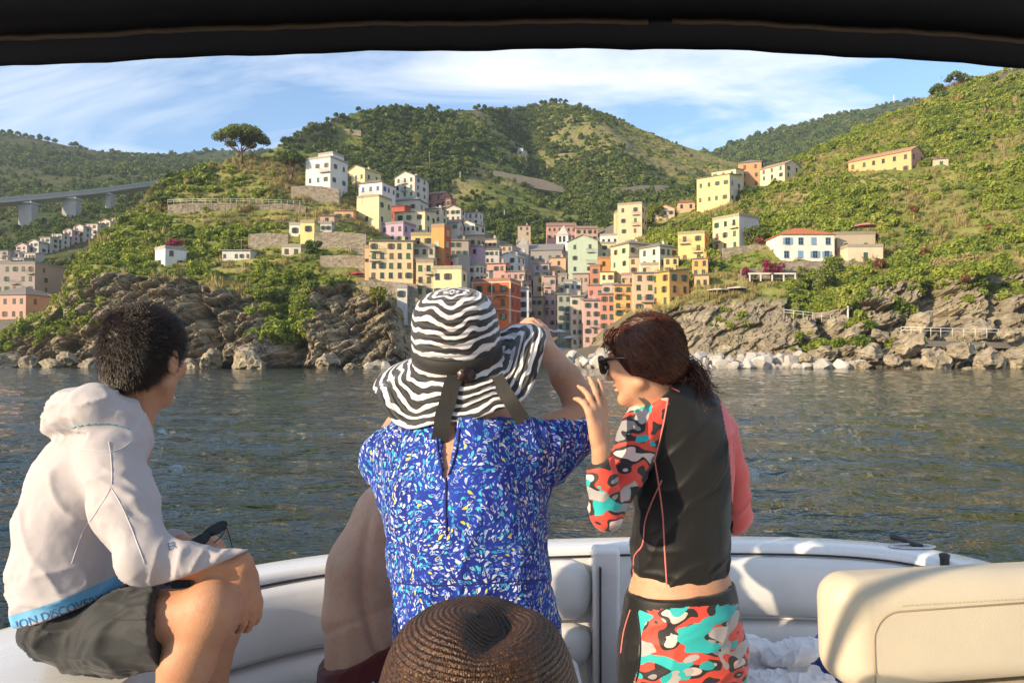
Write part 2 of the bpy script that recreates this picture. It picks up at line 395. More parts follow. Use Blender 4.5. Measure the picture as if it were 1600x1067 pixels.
GREEN2 = [(0.34, (0.028, 0.046, 0.02)), (0.48, (0.05, 0.07, 0.026)), (0.62, (0.10, 0.105, 0.04))]
M_FAR = forest_mat('far_hill_ground', GREEN2, 0.02)
HD = hill('far_hill', [[(1000,300,680),(1400,300,680),(1700,300,680)], [(1000,275,820),(1100,262,820),(1300,235,820),(1700,230,820)],
      [(1000,262,960),(1060,246,960),(1110,238,960),(1150,226,970),(1200,210,980),(1300,183,990),(1400,158,1000),(1440,153,1000),(1500,160,1000),(1700,180,1000)]],
      np.arange(1000, 1700, 4.0), [20, 40, 6], M_FAR, 10, 110, (250, -110), 41)
M_LEFT = forest_mat('left_hill_ground', [(0.34, (0.026, 0.042, 0.017)), (0.48, (0.055, 0.066, 0.022)), (0.60, (0.12, 0.11, 0.042))], 0.025)
HE = hill('left_hill', [[(-200,345,430),(100,345,430),(240,310,430),(420,300,430)], [(-200,300,560),(0,300,560),(150,290,580),(260,276,620),(420,275,640)],
      [(-200,250,700),(0,250,720),(150,262,740),(260,262,760),(420,262,760)],
      [(-200,185,850),(-60,200,850),(0,209,850),(60,219,850),(130,233,850),(190,243,860),(260,246,880),(300,252,900),(340,258,900),(420,262,900)]],
      np.arange(-200, 420, 3.0), [20, 20, 34, 6], M_LEFT, 7, 90, (200, -60), 61)
HE2 = hill('rear_hill', [[(180,300,905),(460,300,905)], [(180,252,960),(260,243,970),(310,237,980),(345,235,985),(460,240,985)]], np.arange(180, 460, 4.0), [30, 6], M_FAR, 8, 120, (300, -60), 71)
HV = hill('left_valley', [[(-300,530,178),(120,530,178),(200,500,186),(330,430,190)], [(-300,490,205),(60,492,205),(150,470,210),(330,400,215)], [(-300,440,260),(60,415,270),(150,395,285),(330,340,260)],
      [(-300,380,330),(0,366,335),(100,350,350),(190,338,370),(330,310,340)], [(-300,335,440),(0,330,440),(150,322,440),(330,300,440)]],
      np.arange(-300, 330, 3.0), [14, 26, 26, 26, 4], M_LEFT, 2.2, 40, (60, -6), 81)
# ================================================================== sea
ang = np.concatenate([np.radians(np.arange(-46, 46, 0.16)), np.radians(np.arange(46, 314, 6.0))])   # clockwise from +Y; dense where waves are read
rad = np.concatenate([[0.5, 1.5], np.geomspace(3.0, 420, 430), [900, 3000, 12000]])
A_, R_ = np.meshgrid(ang, rad)
wx = np.sin(A_) * R_; wy = np.cos(A_) * R_
wp = np.stack([wx.ravel(), wy.ravel(), np.zeros(wx.size)], 1)
fade = 1 / (1 + (R_.ravel() / 85) ** 2)
pq = wp.copy(); pq[:, 0] *= 0.55                                   # crests lie across the view
def ridged(p, s): return 1 - np.abs(vnoise(p, s)) * 2
wz = 0.10 * fbm(pq / 2.6, 2, 91) + 0.048 * ridged(pq / 1.05 + fbm(pq / 3., 2, 5)[:, None] * .5, 92) + 0.020 * ridged(pq / 0.42, 93)
wz = wz * (0.12 + 0.88 * fade) * (0.55 + 0.75 * np.clip(.5 + fbm(wp / 11., 2, 97), 0, 1)) * (R_.ravel() < 500)
wp[:, 2] = wz - 0.02
nA = len(ang); i = np.arange(len(rad) - 1)[:, None] * nA + np.arange(nA)[None]
j = np.arange(len(rad) - 1)[:, None] * nA + (np.arange(nA)[None] + 1) % nA
Fw = np.stack([i, j, j + nA, i + nA], -1).reshape(-1, 4)
me = np_mesh('sea', wp, Fw[:, ::-1], True)
t = NT('sea_water'); c = t.co()
t.base((0.006, 0.017, 0.016)).rough(0.03); t.b.inputs['IOR'].default_value = 1.34
cc = t.mapping(c, (0.6, 1, 1))
h = t.math('ADD', t.math('MULTIPLY', t.noise(cc, 1.4, 3, 0.6, 0.5), 1.0), t.math('MULTIPLY', t.noise(cc, 5.0, 3, 0.6, 0.4), 0.35))
t.bump(t.math('ADD', h, t.math('MULTIPLY', t.noise(cc, .45, 2, .5), 1.6)), 0.8, 0.17)
tag(link('sea', me, t.m), kind='structure')
# ================================================================== vegetation
def leaf_mat(name, stops, trans=0.25, objvar=True, rough=0.6):
    t = NT(name); oi = t.n('ShaderNodeObjectInfo'); c = t.co()
    geo = t.n('ShaderNodeNewGeometry')
    loc = t.noise(oi.outputs['Location'], .07, 3, .6); v = t.math('ADD', t.math('MULTIPLY', oi.outputs['Random'], 0.45), t.math('MULTIPLY', geo.outputs['Random Per Island'], 0.27)); v = t.math('ADD', v, t.math('MULTIPLY_ADD', loc, 1.2, -.46))
    col = t.ramp(v, stops)
    t.base(col).rough(rough); t.b.inputs['Specular IOR Level'].default_value = 0.25
    tr = t.n('ShaderNodeBsdfTranslucent', ins={'Color': t.mix(0.0, col, col)})
    mxs = t.n('ShaderNodeMixShader', ins={0: trans}); t.l(t.b.outputs[0], mxs.inputs[1]); t.l(tr.outputs[0], mxs.inputs[2]); t.l(mxs.outputs[0], t.out.inputs[0])
    return t.m
def leaves(rs, centers, normals, size, aspect=1.6, jitter=0.8):
    """rhombic leaf faces: centers n x 3, facing roughly normals"""
    n = len(centers); N = normals + rs.normal(0, jitter, (n, 3)); N /= np.linalg.norm(N, axis=1)[:, None] + 1e-9
    T = np.cross(N, rs.normal(0, 1, (n, 3))); T /= np.linalg.norm(T, axis=1)[:, None] + 1e-9; B = np.cross(N, T)
    s = (size * rs.uniform(0.6, 1.35, n))[:, None]
    bend = N * s * 0.25
    V = np.stack([centers - T * s * aspect * .5 - bend * .4, centers + B * s * .5, centers + T * s * aspect * .5 - bend * .4, centers - B * s * .5], 1).reshape(-1, 3)
    return V, np.arange(4 * n).reshape(-1, 4)
def shrub_mesh(name, seed, n=260, lobes=9, size=0.26, flat=0.75, tall=1.0):
    rs = np.random.RandomState(seed)
    L = rs.normal(0, 1, (lobes, 3)); L /= np.linalg.norm(L, axis=1)[:, None]; L *= rs.uniform(.15, .62, (lobes, 1)); L[:, 2] = np.abs(L[:, 2]) * flat + .25
    r = rs.uniform(.28, .52, lobes); k = rs.randint(0, lobes, n)
    d = rs.normal(0, 1, (n, 3)); d /= np.linalg.norm(d, axis=1)[:, None]
    c = L[k] + d * (r[k] * rs.uniform(.55, 1.08, n) ** .7)[:, None]; c[:, 2] *= tall; c[:, 2] = np.maximum(c[:, 2], -0.15)
    V, Fc = leaves(rs, c, d, size)
    return np_mesh(name, V, Fc, False)
GSTOPS = [(0.0, (0.050, 0.088, 0.016)), (0.2, (0.12, 0.175, 0.028)), (0.45, (0.22, 0.27, 0.038)), (0.75, (0.30, 0.35, 0.05)), (0.93, (0.38, 0.34, 0.08)), (1.0, (0.36, 0.19, 0.10))]
M_LEAF = leaf_mat('shrub_leaf', GSTOPS)
M_WOOD = leaf_mat('wood_leaf', [(0.0, (0.045, 0.080, 0.018)), (0.4, (0.095, 0.145, 0.028)), (0.75, (0.17, 0.21, 0.04)), (1.0, (0.26, 0.25, 0.065))])
M_DRY = leaf_mat('dry_grass', [(0.0, (0.24, 0.20, 0.07)), (0.6, (0.36, 0.29, 0.12)), (1.0, (0.20, 0.22, 0.05))], 0.15)
def coll(name, meshes, mat):
    c = bpy.data.collections.new(name)
    for k, m in enumerate(meshes):
        m.materials.append(mat); o = bpy.data.objects.new('%s_%02d' % (name, k), m); c.objects.link(o)
    return c
SHR = coll('shrub_kinds', [shrub_mesh('shrub', s, 340, 9, .22, .8, t) for s, t in ((1, 1), (2, .85), (3, 1.1), (4, .8), (5, 1.3), (6, .95))], M_LEAF)
WOO = coll('wood_kinds', [shrub_mesh('wood_tree', s, 170, 8, .30, .8, t) for s, t in ((21, 1.1), (22, 1.0), (23, 1.35), (24, .9))], M_WOOD)
def tuft(seed, n=46):
    rs = np.random.RandomState(seed); V = []; Fc = []
    a = rs.uniform(0, 6.283, n); r = rs.uniform(0, .55, n); h = rs.uniform(.35, 1.0, n); lean = rs.uniform(.05, .5, n)
    x, y = np.cos(a) * r, np.sin(a) * r
    for i in range(n):
        w = .05; t = Vector((math.cos(a[i]) * lean[i], math.sin(a[i]) * lean[i], h[i])); s = Vector((-math.sin(a[i]), math.cos(a[i]), 0)) * w; b = Vector((x[i], y[i], -.1))
        k = len(V); V += [b - s, b + s, b + t * .6 + s * .6, b + t, b + t * .6 - s * .6]; Fc.append((k, k + 1, k + 2, k + 3, k + 4))
    return py_mesh('tuft', V, Fc)
DRY = coll('tuft_kinds', [tuft(s) for s in (1, 2, 3)], M_DRY)
def scatter(name, pts, scl, coll_, nk, label, cat, seed, tilt=0.15):
    n = len(pts); rs = np.random.RandomState(seed)
    me = bpy.data.meshes.new(name); me.vertices.add(n); me.vertices.foreach_set('co', np.asarray(pts, np.float32).ravel())
    fattr(me, 'scl', scl)
    a = me.attributes.new('idx', 'INT', 'POINT'); a.data.foreach_set('value', rs.randint(0, nk, n).astype(np.int32))
    a = me.attributes.new('rot', 'FLOAT_VECTOR', 'POINT'); a.data.foreach_set('vector', np.stack([rs.normal(0, tilt, n), rs.normal(0, tilt, n), rs.uniform(0, 6.283, n)], 1).astype(np.float32).ravel())
    o = link(name, me); tag(o, label, cat, kind='stuff')
    g = bpy.data.node_groups.new(name, 'GeometryNodeTree')
    g.interface.new_socket('Geometry', in_out='INPUT', socket_type='NodeSocketGeometry'); g.interface.new_socket('Geometry', in_out='OUTPUT', socket_type='NodeSocketGeometry')
    gi = g.nodes.new('NodeGroupInput'); go = g.nodes.new('NodeGroupOutput'); ip = g.nodes.new('GeometryNodeInstanceOnPoints')
    ci = g.nodes.new('GeometryNodeCollectionInfo'); ci.inputs[0].default_value = coll_; ci.inputs[1].default_value = True; ci.inputs[2].default_value = True
    ip.inputs['Pick Instance'].default_value = True
    def na(nm, ty):
        x = g.nodes.new('GeometryNodeInputNamedAttribute'); x.data_type = ty; x.inputs[0].default_value = nm; return [s for s in x.outputs if s.enabled and s.name == 'Attribute'][0]
    L = g.links.new
    L(gi.outputs[0], ip.inputs['Points']); L(ci.outputs[0], ip.inputs['Instance']); L(na('idx', 'INT'), ip.inputs['Instance Index'])
    er = g.nodes.new('FunctionNodeEulerToRotation'); L(na('rot', 'FLOAT_VECTOR'), er.inputs[0]); L(er.outputs[0], ip.inputs['Rotation'])
    L(na('scl', 'FLOAT'), ip.inputs['Scale']); L(ip.outputs[0], go.inputs[0])
    m = o.modifiers.new('scatter', 'NODES'); m.node_group = g
    return o
def sample_faces(co, Fc, n, rs, w=None):
    a, b, c_, d = (co[Fc[:, k]] for k in range(4))
    ar = np.linalg.norm(np.cross(c_ - a, d - b), axis=1) * .5
    if w is not None: ar = ar * w
    k = rs.choice(len(Fc), n, p=ar / ar.sum()); s, t = rs.rand(n, 1), rs.rand(n, 1)
    return (a[k] * (1 - s) + b[k] * s) * (1 - t) + (d[k] * (1 - s) + c_[k] * s) * t, k
# ================================================================== houses
def plaster():
    t = NT('house_plaster'); c = t.co(); oi = t.n('ShaderNodeObjectInfo')
    n = t.noise(c, 0.35, 6, 0.65, 0.3); streak = t.noise(t.mapping(c, (1.6, 1.6, 0.16)), 1.0, 5, 0.65)
    col = t.mix(t.ramp(n, [(0.4, 0.0), (0.8, .35)]), oi.outputs['Color'], (0.42, 0.34, 0.25))
    col = t.mix(t.ramp(streak, [(0.52, 0.0), (0.82, .4)]), col, (0.22, 0.18, 0.14))
    t.base(col).rough(0.9); t.b.inputs['Specular IOR Level'].default_value = 0.2
    t.bump(t.noise(c, 3.0, 5, .7), 0.4, 0.05); return t.m
M_PLASTER = plaster()
def oc_mat(name, rough=0.7, var=.25, scale=3., spec=.3):
    t = NT(name); oi = t.n('ShaderNodeObjectInfo'); n = t.noise(t.co(), scale, 5, .6)
    t.base(t.mix(t.ramp(n, [(.3, 0.), (.75, 1.)]), oi.outputs['Color'], t.mix(var * 2, oi.outputs['Color'], (.12, .10, .08)))).rough(rough)
    t.b.inputs['Specular IOR Level'].default_value = spec; t.bump(t.noise(t.mapping(t.co(), (6, 6, 1)), 2., 3), .4, .06); return t.m
M_ROOF = oc_mat('roof_tile', .85); M_SHUT = oc_mat('shutter_paint', .6, .12); M_TRIMM = oc_mat('trim_paint', .75, .15)
M_GLASSD = simple('window_glass', (0.018, 0.022, 0.028), 0.12, .2, 2, 0)
M_RAIL = simple('rail_iron', (0.06, 0.06, 0.065), .6, .2, 5, 0)
M_STONE = (lambda t: (t.base(t.mix(t.ramp(t.n('ShaderNodeTexVoronoi', ins={'Vector': t.mapping(t.co(), (1.4, 1.4, 2.4)), 'Scale': 1.0}).outputs['Color'], [(0, 0.), (1, 1.)]),
        (0.15, 0.125, 0.095), (0.36, 0.30, 0.22))).rough(.95), t.bump(t.n('ShaderNodeTexVoronoi', ins={'Vector': t.mapping(t.co(), (1.4, 1.4, 2.4)), 'Scale': 1.0}).outputs['Distance'], .7, .15), t.m)[-1])(NT('drystone'))
_wcache = {}
def window_mesh(w, h, open_, door=False):
    k = (round(w, 1), round(h, 1), open_, door)
    if k in _wcache: return _wcache[k]
    w, h = k[0], k[1]; m = MB(); f = .09
    # surround (proud of the wall), pane set back in it, sill, shutters
    for lo, hi in (((-w/2-f, -.07, 0), (-w/2, .05, h)), ((w/2, -.07, 0), (w/2+f, .05, h)), ((-w/2-f, -.07, h), (w/2+f, .05, h+f)), ((-w/2-f-.05, -.16, -f), (w/2+f+.05, .05, 0))): m.box(lo, hi, 1)
    m.box((-w/2, -.015, 0), (w/2, .03, h), 0); m.box((-.03, -.04, 0), (.03, -.015, h), 1); m.box((-w/2, -.038, h*.55), (w/2, -.015, h*.55+.05), 1)
    if open_ == 1:
        for s in (-1, 1):
            a, b = sorted((s*(w/2+f+.02), s*(w+f))); m.box((a, -.10, 0), (b, -.04, h), 2)
    elif open_ == 2:
        m.box((-w/2+.02, -.06, .02), (-.02, -.045, h-.02), 2); m.box((.02, -.06, .02), (w/2-.02, -.045, h-.02), 2)
    _wcache[k] = m.mesh('window'); me = _wcache[k]
    for q in (M_GLASSD, M_TRIMM, M_SHUT): me.materials.append(q)
    return me
GREENS = ((.05, .12, .06), (.035, .10, .075), (.10, .11, .06), (.07, .075, .065), (.16, .10, .06))
_hr = random.Random(3)
def add_windows(root, W_, z0, H_, floors, cols, place, prob=.96, shut=None, ww=None, big=1.0, awn=False):
    """place(x along wall from its centre, z) -> (loc, yaw)"""
    if floors < 1 or cols < 1: return
    fh = H_ / floors; pitch = W_ / cols
    w = min((ww or .72) * big, pitch * .34); h = min(fh * .5, w * 1.7)
    for fl in range(floors):
        for c_ in range(cols):
            if _hr.random() > prob: continue
            x = (c_ + .5) * pitch - W_ / 2 + _hr.uniform(-.08, .08) * pitch; z = z0 + fl * fh + (fh - h) * .5
            loc, yaw = place(x, z)
            o = link('window', window_mesh(w, h, _hr.choice((1, 1, 2, 2, 0)) if pitch > w * 2.3 else 2), None, root)
            o.location = loc; o.rotation_euler = (0, 0, yaw); o.color = (*(shut or _hr.choice(GREENS)), 1)
def roof_mesh(W_, D_, H_, kind, pitch=.42, ov=.35):
    m = MB(); x0, x1, y0, y1 = -W_/2 - ov, W_/2 + ov, -D_/2 - ov, D_/2 + ov; t_ = .18
    if kind == 'flat':
        p = .25
        for lo, hi in (((-W_/2-.08, -D_/2-.08, H_), (W_/2+.08, -D_/2+p, H_+.7)), ((-W_/2-.08, D_/2-p, H_), (W_/2+.08, D_/2+.08, H_+.7)), ((-W_/2-.08, -D_/2+p, H_), (-W_/2+p, D_/2-p, H_+.7)), ((W_/2-p, -D_/2+p, H_), (W_/2+.08, D_/2-p, H_+.7)), ((-W_/2+p, -D_/2+p, H_+.004), (W_/2-p, D_/2-p, H_+.12))): m.box(lo, hi)
    elif kind == 'gx':      # ridge along the front
        h = D_/2 * pitch + ov * pitch; V = []
        for x in (x0, x1): V += [(x, y0, H_-ov*pitch), (x, 0, H_+D_/2*pitch), (x, y1, H_-ov*pitch), (x, y0, H_-ov*pitch+t_), (x, 0, H_+D_/2*pitch+t_), (x, y1, H_-ov*pitch+t_)]
        m.add(V, [(3,9,10,4), (4,10,11,5), (0,1,7,6), (1,2,8,7), (0,6,9,3), (2,5,11,8), (0,3,4,1), (1,4,5,2), (6,7,10,9), (7,8,11,10)])
        for x in (-W_/2, W_/2): m.add([(x, -D_/2, H_), (x, D_/2, H_), (x, 0, H_ + D_/2*pitch)], [(0, 1, 2) if x > 0 else (0, 2, 1)], 1)
    elif kind == 'gy':      # gable towards the front
        V = []
        for y in (y0, y1): V += [(x0, y, H_-ov*pitch), (0, y, H_+W_/2*pitch), (x1, y, H_-ov*pitch), (x0, y, H_-ov*pitch+t_), (0, y, H_+W_/2*pitch+t_), (x1, y, H_-ov*pitch+t_)]
        m.add(V, [(3,4,10,9), (4,5,11,10), (0,6,7,1), (1,7,8,2), (0,3,9,6), (2,8,11,5), (0,1,4,3), (1,2,5,4), (6,9,10,7), (7,10,11,8)])
        for y in (-D_/2, D_/2): m.add([(-W_/2, y, H_), (W_/2, y, H_), (0, y, H_ + W_/2*pitch)], [(0, 1, 2) if y < 0 else (0, 2, 1)], 1)
    elif kind == 'shed':
        a, b = H_ + .05, H_ + D_ * .16
        m.add([(x0,y0,a),(x1,y0,a),(x1,y1,b),(x0,y1,b),(x0,y0,a+t_),(x1,y0,a+t_),(x1,y1,b+t_),(x0,y1,b+t_)], [(0,3,2,1),(4,5,6,7),(0,1,5,4),(1,2,6,5),(2,3,7,6),(3,0,4,7)])
        m.add([(-W_/2,-D_/2,H_),(W_/2,-D_/2,H_),(W_/2,D_/2,H_),(-W_/2,D_/2,H_),(-W_/2,-D_/2,a),(W_/2,-D_/2,a),(W_/2,D_/2,b),(-W_/2,D_/2,b)], [(0,1,5,4),(1,2,6,5),(2,3,7,6),(3,0,4,7)], 1)
    else:                   # hip
        s = min(W_, D_) / 2; r = s * pitch; hx, hy = (W_/2 - s, 0) if W_ > D_ else (0, D_/2 - s); hx = max(hx, .05); 
        V = [(x0,y0,H_-.05),(x1,y0,H_-.05),(x1,y1,H_-.05),(x0,y1,H_-.05),(x0,y0,H_+t_-.05),(x1,y0,H_+t_-.05),(x1,y1,H_+t_-.05),(x0,y1,H_+t_-.05),(-hx,-hy,H_+r+t_),(hx,hy,H_+r+t_)]
        if W_ > D_: m.add(V, [(3,2,1,0),(0,1,5,4),(1,2,6,5),(2,3,7,6),(3,0,4,7),(4,5,9,8),(5,6,9),(6,7,8,9),(7,4,8)])
        else: m.add(V, [(3,2,1,0),(0,1,5,4),(1,2,6,5),(2,3,7,6),(3,0,4,7),(4,5,8),(5,6,9,8),(6,7,9),(7,4,8,9)])
    return m
def balcony(root, x, z, w, y):
    m = MB(); m.box((x - w/2, y - .9, z - .14), (x + w/2, y, z)); s = m.obj('balcony', M_TRIMM, root); s.color = (.55, .5, .42, 1)
    r = MB(); r.box((x - w/2, y - .9, z + .95), (x + w/2, y - .86, z + 1.0))
    for s_ in (-1, 1): r.box((x + s_*w/2 - .02, y - .9, z + .95), (x + s_*w/2 + .02, y, z + 1.0))
    n = max(3, int(w / .22))
    for k in range(n + 1):
        q = x - w/2 + w * k / n; r.box((q - .018, y - .895, z), (q + .018, y - .862, z + .95))
    r.obj('railing', M_RAIL, s)
TERRA = (.36, .13, .06); SLATE = (.24, .21, .18); PALE = (.45, .38, .3)
HOUSES = []; CLEAR = []
def house(x0, xc, x1, yt, yb, col, label, d=None, roof='flat', rc=SLATE, floors=3, cols=3, scols=2, shut=None, ratio=.95, cat='house', bal=(), chim=0, prob=.95, side_col=None, group=None, bvh=None, ww=None, face='R', band=None):
    """front wall spans px x0..xc, the side wall xc..x1 (face R: side on the right; L: xc..x1 is the front and x0..xc the side)"""
    hits = [h[0].y for h in ((bvh or COAST_BVH).ray_cast(EYE, ray(q, yb)) for q in (x0 + 1, xc, (x0 + x1) / 2, x1 - 1)) if h[0] is not None]
    d = min([d or 900] + [max(hits) if len(hits) else 900, (min(hits) + 6) if hits else 900])
    k = d / F
    fr, sd = (xc - x0, x1 - xc) if face == 'R' else (x1 - xc, xc - x0)
    if sd < 2: a = 0.0; Wd = fr * k; Dp = min(max(Wd * .8, 5), 11)
    else:
        a = math.atan2(sd, fr * ratio); Wd = fr * k / math.cos(a); Dp = sd * k / math.sin(a)
    H_ = (yb - yt) * k
    cpt = at(xc, yb, d)
    if face == 'R': u = Vector((-math.cos(a), math.sin(a), 0)); v = Vector((math.sin(a), math.cos(a), 0)); yaw = -a
    else: u = Vector((math.cos(a), math.sin(a), 0)); v = Vector((-math.sin(a), math.cos(a), 0)); yaw = a
    ctr = cpt + u * Wd / 2 + v * Dp / 2
    name = 'church' if cat == 'church' else {'house': 'house', 'building': 'apartment_building', 'shed': 'shed', 'villa': 'villa'}.get(cat, 'house')
    root = empty(name, ctr, yaw, label, cat, group)
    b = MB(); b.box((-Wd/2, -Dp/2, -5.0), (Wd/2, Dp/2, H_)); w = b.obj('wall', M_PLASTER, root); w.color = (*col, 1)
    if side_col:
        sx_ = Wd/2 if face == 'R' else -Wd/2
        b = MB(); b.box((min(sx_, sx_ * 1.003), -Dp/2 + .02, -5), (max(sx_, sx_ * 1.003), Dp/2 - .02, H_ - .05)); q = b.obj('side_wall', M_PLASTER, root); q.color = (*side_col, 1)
    rm = roof_mesh(Wd, Dp, H_, roof); r = rm.obj('roof', [M_ROOF, M_PLASTER], root)
    r.color = (*(rc if roof != 'flat' else tuple(.35 * x + .3 * y for x, y in zip(col, (.5, .45, .4)))), 1)
    if roof in ('gx', 'gy', 'shed'):     # gable walls carry the wall colour: separate part
        gw = MB(); gw.V = rm.V; sel = [i for i, q in enumerate(rm.M) if q == 1]; gw.F = [rm.F[i] for i in sel]; gw.M = [0] * len(sel); gw.sm = [False] * len(sel)
        if sel:
            g_ = gw.obj('gable', M_PLASTER, root); g_.color = (*col, 1)
            for nm in (r,):
                bmx = bmesh.new(); bmx.from_mesh(nm.data); bmesh.ops.delete(bmx, geom=[f for f in bmx.faces if f.material_index == 1], context='FACES'); bmx.to_mesh(nm.data); bmx.free()
    add_windows(root, Wd, 0, H_, floors, cols, lambda x, z: ((x, -Dp/2, z), 0.0), prob, shut, ww)
    if sd >= 2 and scols:
        s_ = 1 if face == 'R' else -1
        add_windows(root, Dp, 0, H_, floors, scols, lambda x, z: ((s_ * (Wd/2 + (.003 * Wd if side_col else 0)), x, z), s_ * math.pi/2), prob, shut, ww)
    for fl, cx_, wfrac in bal: balcony(root, (cx_ - .5) * Wd, H_ / floors * fl + .02, wfrac * Wd, -Dp/2)
    if not bal and floors >= 3 and cols >= 2 and cat != 'church' and _hr.random() < .75:
        for fl in _hr.sample(range(1, floors), min(2, floors - 1)): balcony(root, ((_hr.randrange(cols) + .5) / cols - .5) * Wd, H_ / floors * fl + .02, min(Wd / cols * .9, 2.4), -Dp/2)
    if chim or (roof != 'flat' and H_ > 4 and _hr.random() < .7):
        m = MB(); cxx = Wd * .22; m.box((cxx - .3, .2, H_ - .3), (cxx + .3, .8, H_ + 1.5)); m.box((cxx - .4, .1, H_ + 1.5), (cxx + .4, .9, H_ + 1.65)); q = m.obj('chimney', M_PLASTER, r); q.color = (*col, 1)
    CLEAR.append((ctr.x, ctr.y, max(Wd, Dp) * .5)); HOUSES.append((root, d)); return root, Wd, Dp, H_, d
CREAM = (.62, .50, .30); YEL = (.66, .49, .20); PALEY = (.70, .60, .34); WHITE = (.72, .69, .63); PEACH = (.62, .38, .22); ORG = (.62, .27, .08); RED = (.55, .10, .04); PINK = (.55, .30, .25); LILAC = (.46, .33, .44); GREY = (.36, .34, .31); MINT = (.42, .50, .38); MAUVE = (.38, .26, .25); BRK = (.40, .20, .17); OCH = (.50, .34, .18)
B = house
# left headland and the left flank of the town, from the sea upwards
B(576,645,645,377,438,CREAM,'large cream tenement with rows of dark windows above the stone sea wall',floors=4,cols=5,cat='building',bal=((2,.14,.24),(3,.14,.24)),roof='shed',d=152)
B(570,576,576,388,438,PEACH,'narrow salmon house wall squeezed left of the large cream tenement',floors=4,cols=1,scols=0,d=155,prob=.2,roof='flat')
B(645,679,679,386,416,(.52,.44,.32),'grey-cream tenement between the large cream one and the orange tower',floors=2,cols=3,d=154)
B(642,678,678,368,388,YEL,'yellow top-floor house with two loggias left of the orange tower',floors=1,cols=2,d=158,ww=1.5)
B(673,694,703,354,408,ORG,'orange-red tower house with a row of white framed windows',floors=3,cols=1,scols=1,d=156,side_col=RED,shut=(.4,.42,.3),ww=1.3)  # dark red of the right-hand wall is its shade, put into the colour
B(650,677,677,410,464,CREAM,'cream house with shuttered windows below the orange tower',floors=3,cols=2,d=150)
B(676,721,727,420,466,PALEY,'pale yellow flat-roofed house just above the zebra hat crown',floors=2,cols=3,d=149,scols=1)
B(651,680,680,405,412,PEACH,'peach attic storey on top of the cream house',floors=1,cols=3,d=152,roof='shed')
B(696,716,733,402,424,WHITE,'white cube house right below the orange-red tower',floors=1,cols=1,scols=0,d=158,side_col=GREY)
B(724,750,759,414,442,(.60,.58,.50),'whitewashed house behind the orange balcony building',floors=2,cols=3,d=162)
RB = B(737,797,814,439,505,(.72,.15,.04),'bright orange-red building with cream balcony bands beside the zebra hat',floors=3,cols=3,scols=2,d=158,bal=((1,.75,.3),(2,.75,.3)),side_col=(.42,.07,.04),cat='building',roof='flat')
B(593,630,645,349,380,LILAC,'lilac house above the large cream tenement',floors=2,cols=3,roof='flat')
B(628,648,652,360,378,(.60,.36,.42),'small pink house between lilac house and yellow loggia house',floors=1,cols=2,scols=0)
B(554,592,606,307,352,PALEY,'plain pale yellow square house with one small front window',floors=2,cols=1,scols=2,roof='flat',prob=.7,d=205)
B(557,597,612,284,322,WHITE,'white house with blue shutters behind the plain yellow house',floors=2,cols=3,scols=3,roof='hip',shut=(.05,.12,.4),bal=((1,.4,.5),),d=224)
B(538,570,590,264,286,PALEY,'yellow gabled house below the central hill, right of the white villa',floors=1,cols=3,scols=2,roof='gy',d=250,rc=OCH)
B(472,516,534,246,290,WHITE,'tall white house alone beside the two umbrella pines',floors=2,cols=3,scols=2,roof='flat',bal=((1,.8,.4),),d=222,cat='villa')
B(494,520,532,240,250,WHITE,'white roof storey on the tall white house by the pines',floors=1,cols=0,scols=0,roof='flat',d=228)
B(614,648,664,274,308,(.58,.56,.50),'pale grey-white house highest of the upper town, against the dark hillside',floors=3,cols=3,roof='gy',d=262)
B(640,658,668,282,306,(.55,.50,.45),'small pale house tucked beside the highest grey-white house',floors=2,cols=2,scols=1,roof='gx',d=268)
B(613,655,664,312,332,(.60,.56,.48),'low whitish house with grey hipped roof in the upper town',floors=1,cols=2,roof='hip',d=236)
B(604,632,638,322,350,(.42,.10,.07),'dark red house between the pale yellow square house and cream house',floors=1,cols=2,scols=1,roof='shed',rc=(.3,.09,.06),d=222)
B(614,664,677,330,364,(.66,.58,.38),'broad pale yellow house with weathered wall behind the lilac house',floors=2,cols=3,roof='shed',d=212,scols=2)
B(664,692,703,302,326,BRK,'dusky pink-red house standing apart at the wood edge',floors=2,cols=2,roof='gx',rc=(.3,.16,.12),d=272)
B(688,704,712,311,334,(.42,.18,.16),'smaller brick-red house right of the dusky pink-red house',floors=2,cols=2,scols=1,roof='shed',d=268,bal=((1,.5,.8),))
B(678,716,722,348,372,(.56,.52,.46),'pale terrace house with gabled roof right of the orange tower',floors=2,cols=4,roof='gx',d=246,scols=1)
B(714,742,757,350,376,(.62,.58,.52),'long whitish terrace house with many small windows in the upper town',floors=2,cols=4,scols=2,roof='gy',d=252)
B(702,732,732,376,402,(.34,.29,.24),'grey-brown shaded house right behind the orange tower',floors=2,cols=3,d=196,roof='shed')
B(714,744,757,368,388,(.44,.36,.26),'ochre-grey house under the long whitish terrace house',floors=1,cols=3,d=226,roof='shed')
B(756,776,780,374,404,(.50,.42,.33),'beige house at the right end of the upper terrace row',floors=2,cols=3,scols=1,d=236,roof='shed')
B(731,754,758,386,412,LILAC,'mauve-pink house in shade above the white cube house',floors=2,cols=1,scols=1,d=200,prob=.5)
B(757,780,784,390,412,(.46,.44,.44),'bluish-grey house right of the mauve-pink house',floors=2,cols=3,d=210,scols=1,roof='shed')
B(779,808,821,400,424,(.62,.62,.62),'white gabled house in the shaded ravine left of the church',floors=2,cols=2,roof='gy',d=230,rc=(.5,.5,.5))
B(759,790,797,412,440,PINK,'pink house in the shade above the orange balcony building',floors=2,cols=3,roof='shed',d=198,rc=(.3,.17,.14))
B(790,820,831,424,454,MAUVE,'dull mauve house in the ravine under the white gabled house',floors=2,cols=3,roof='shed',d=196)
B(800,816,826,440,470,(.44,.34,.30),'brownish pink narrow house above the narrow white house',floors=2,cols=2,scols=1,roof='shed',d=190)
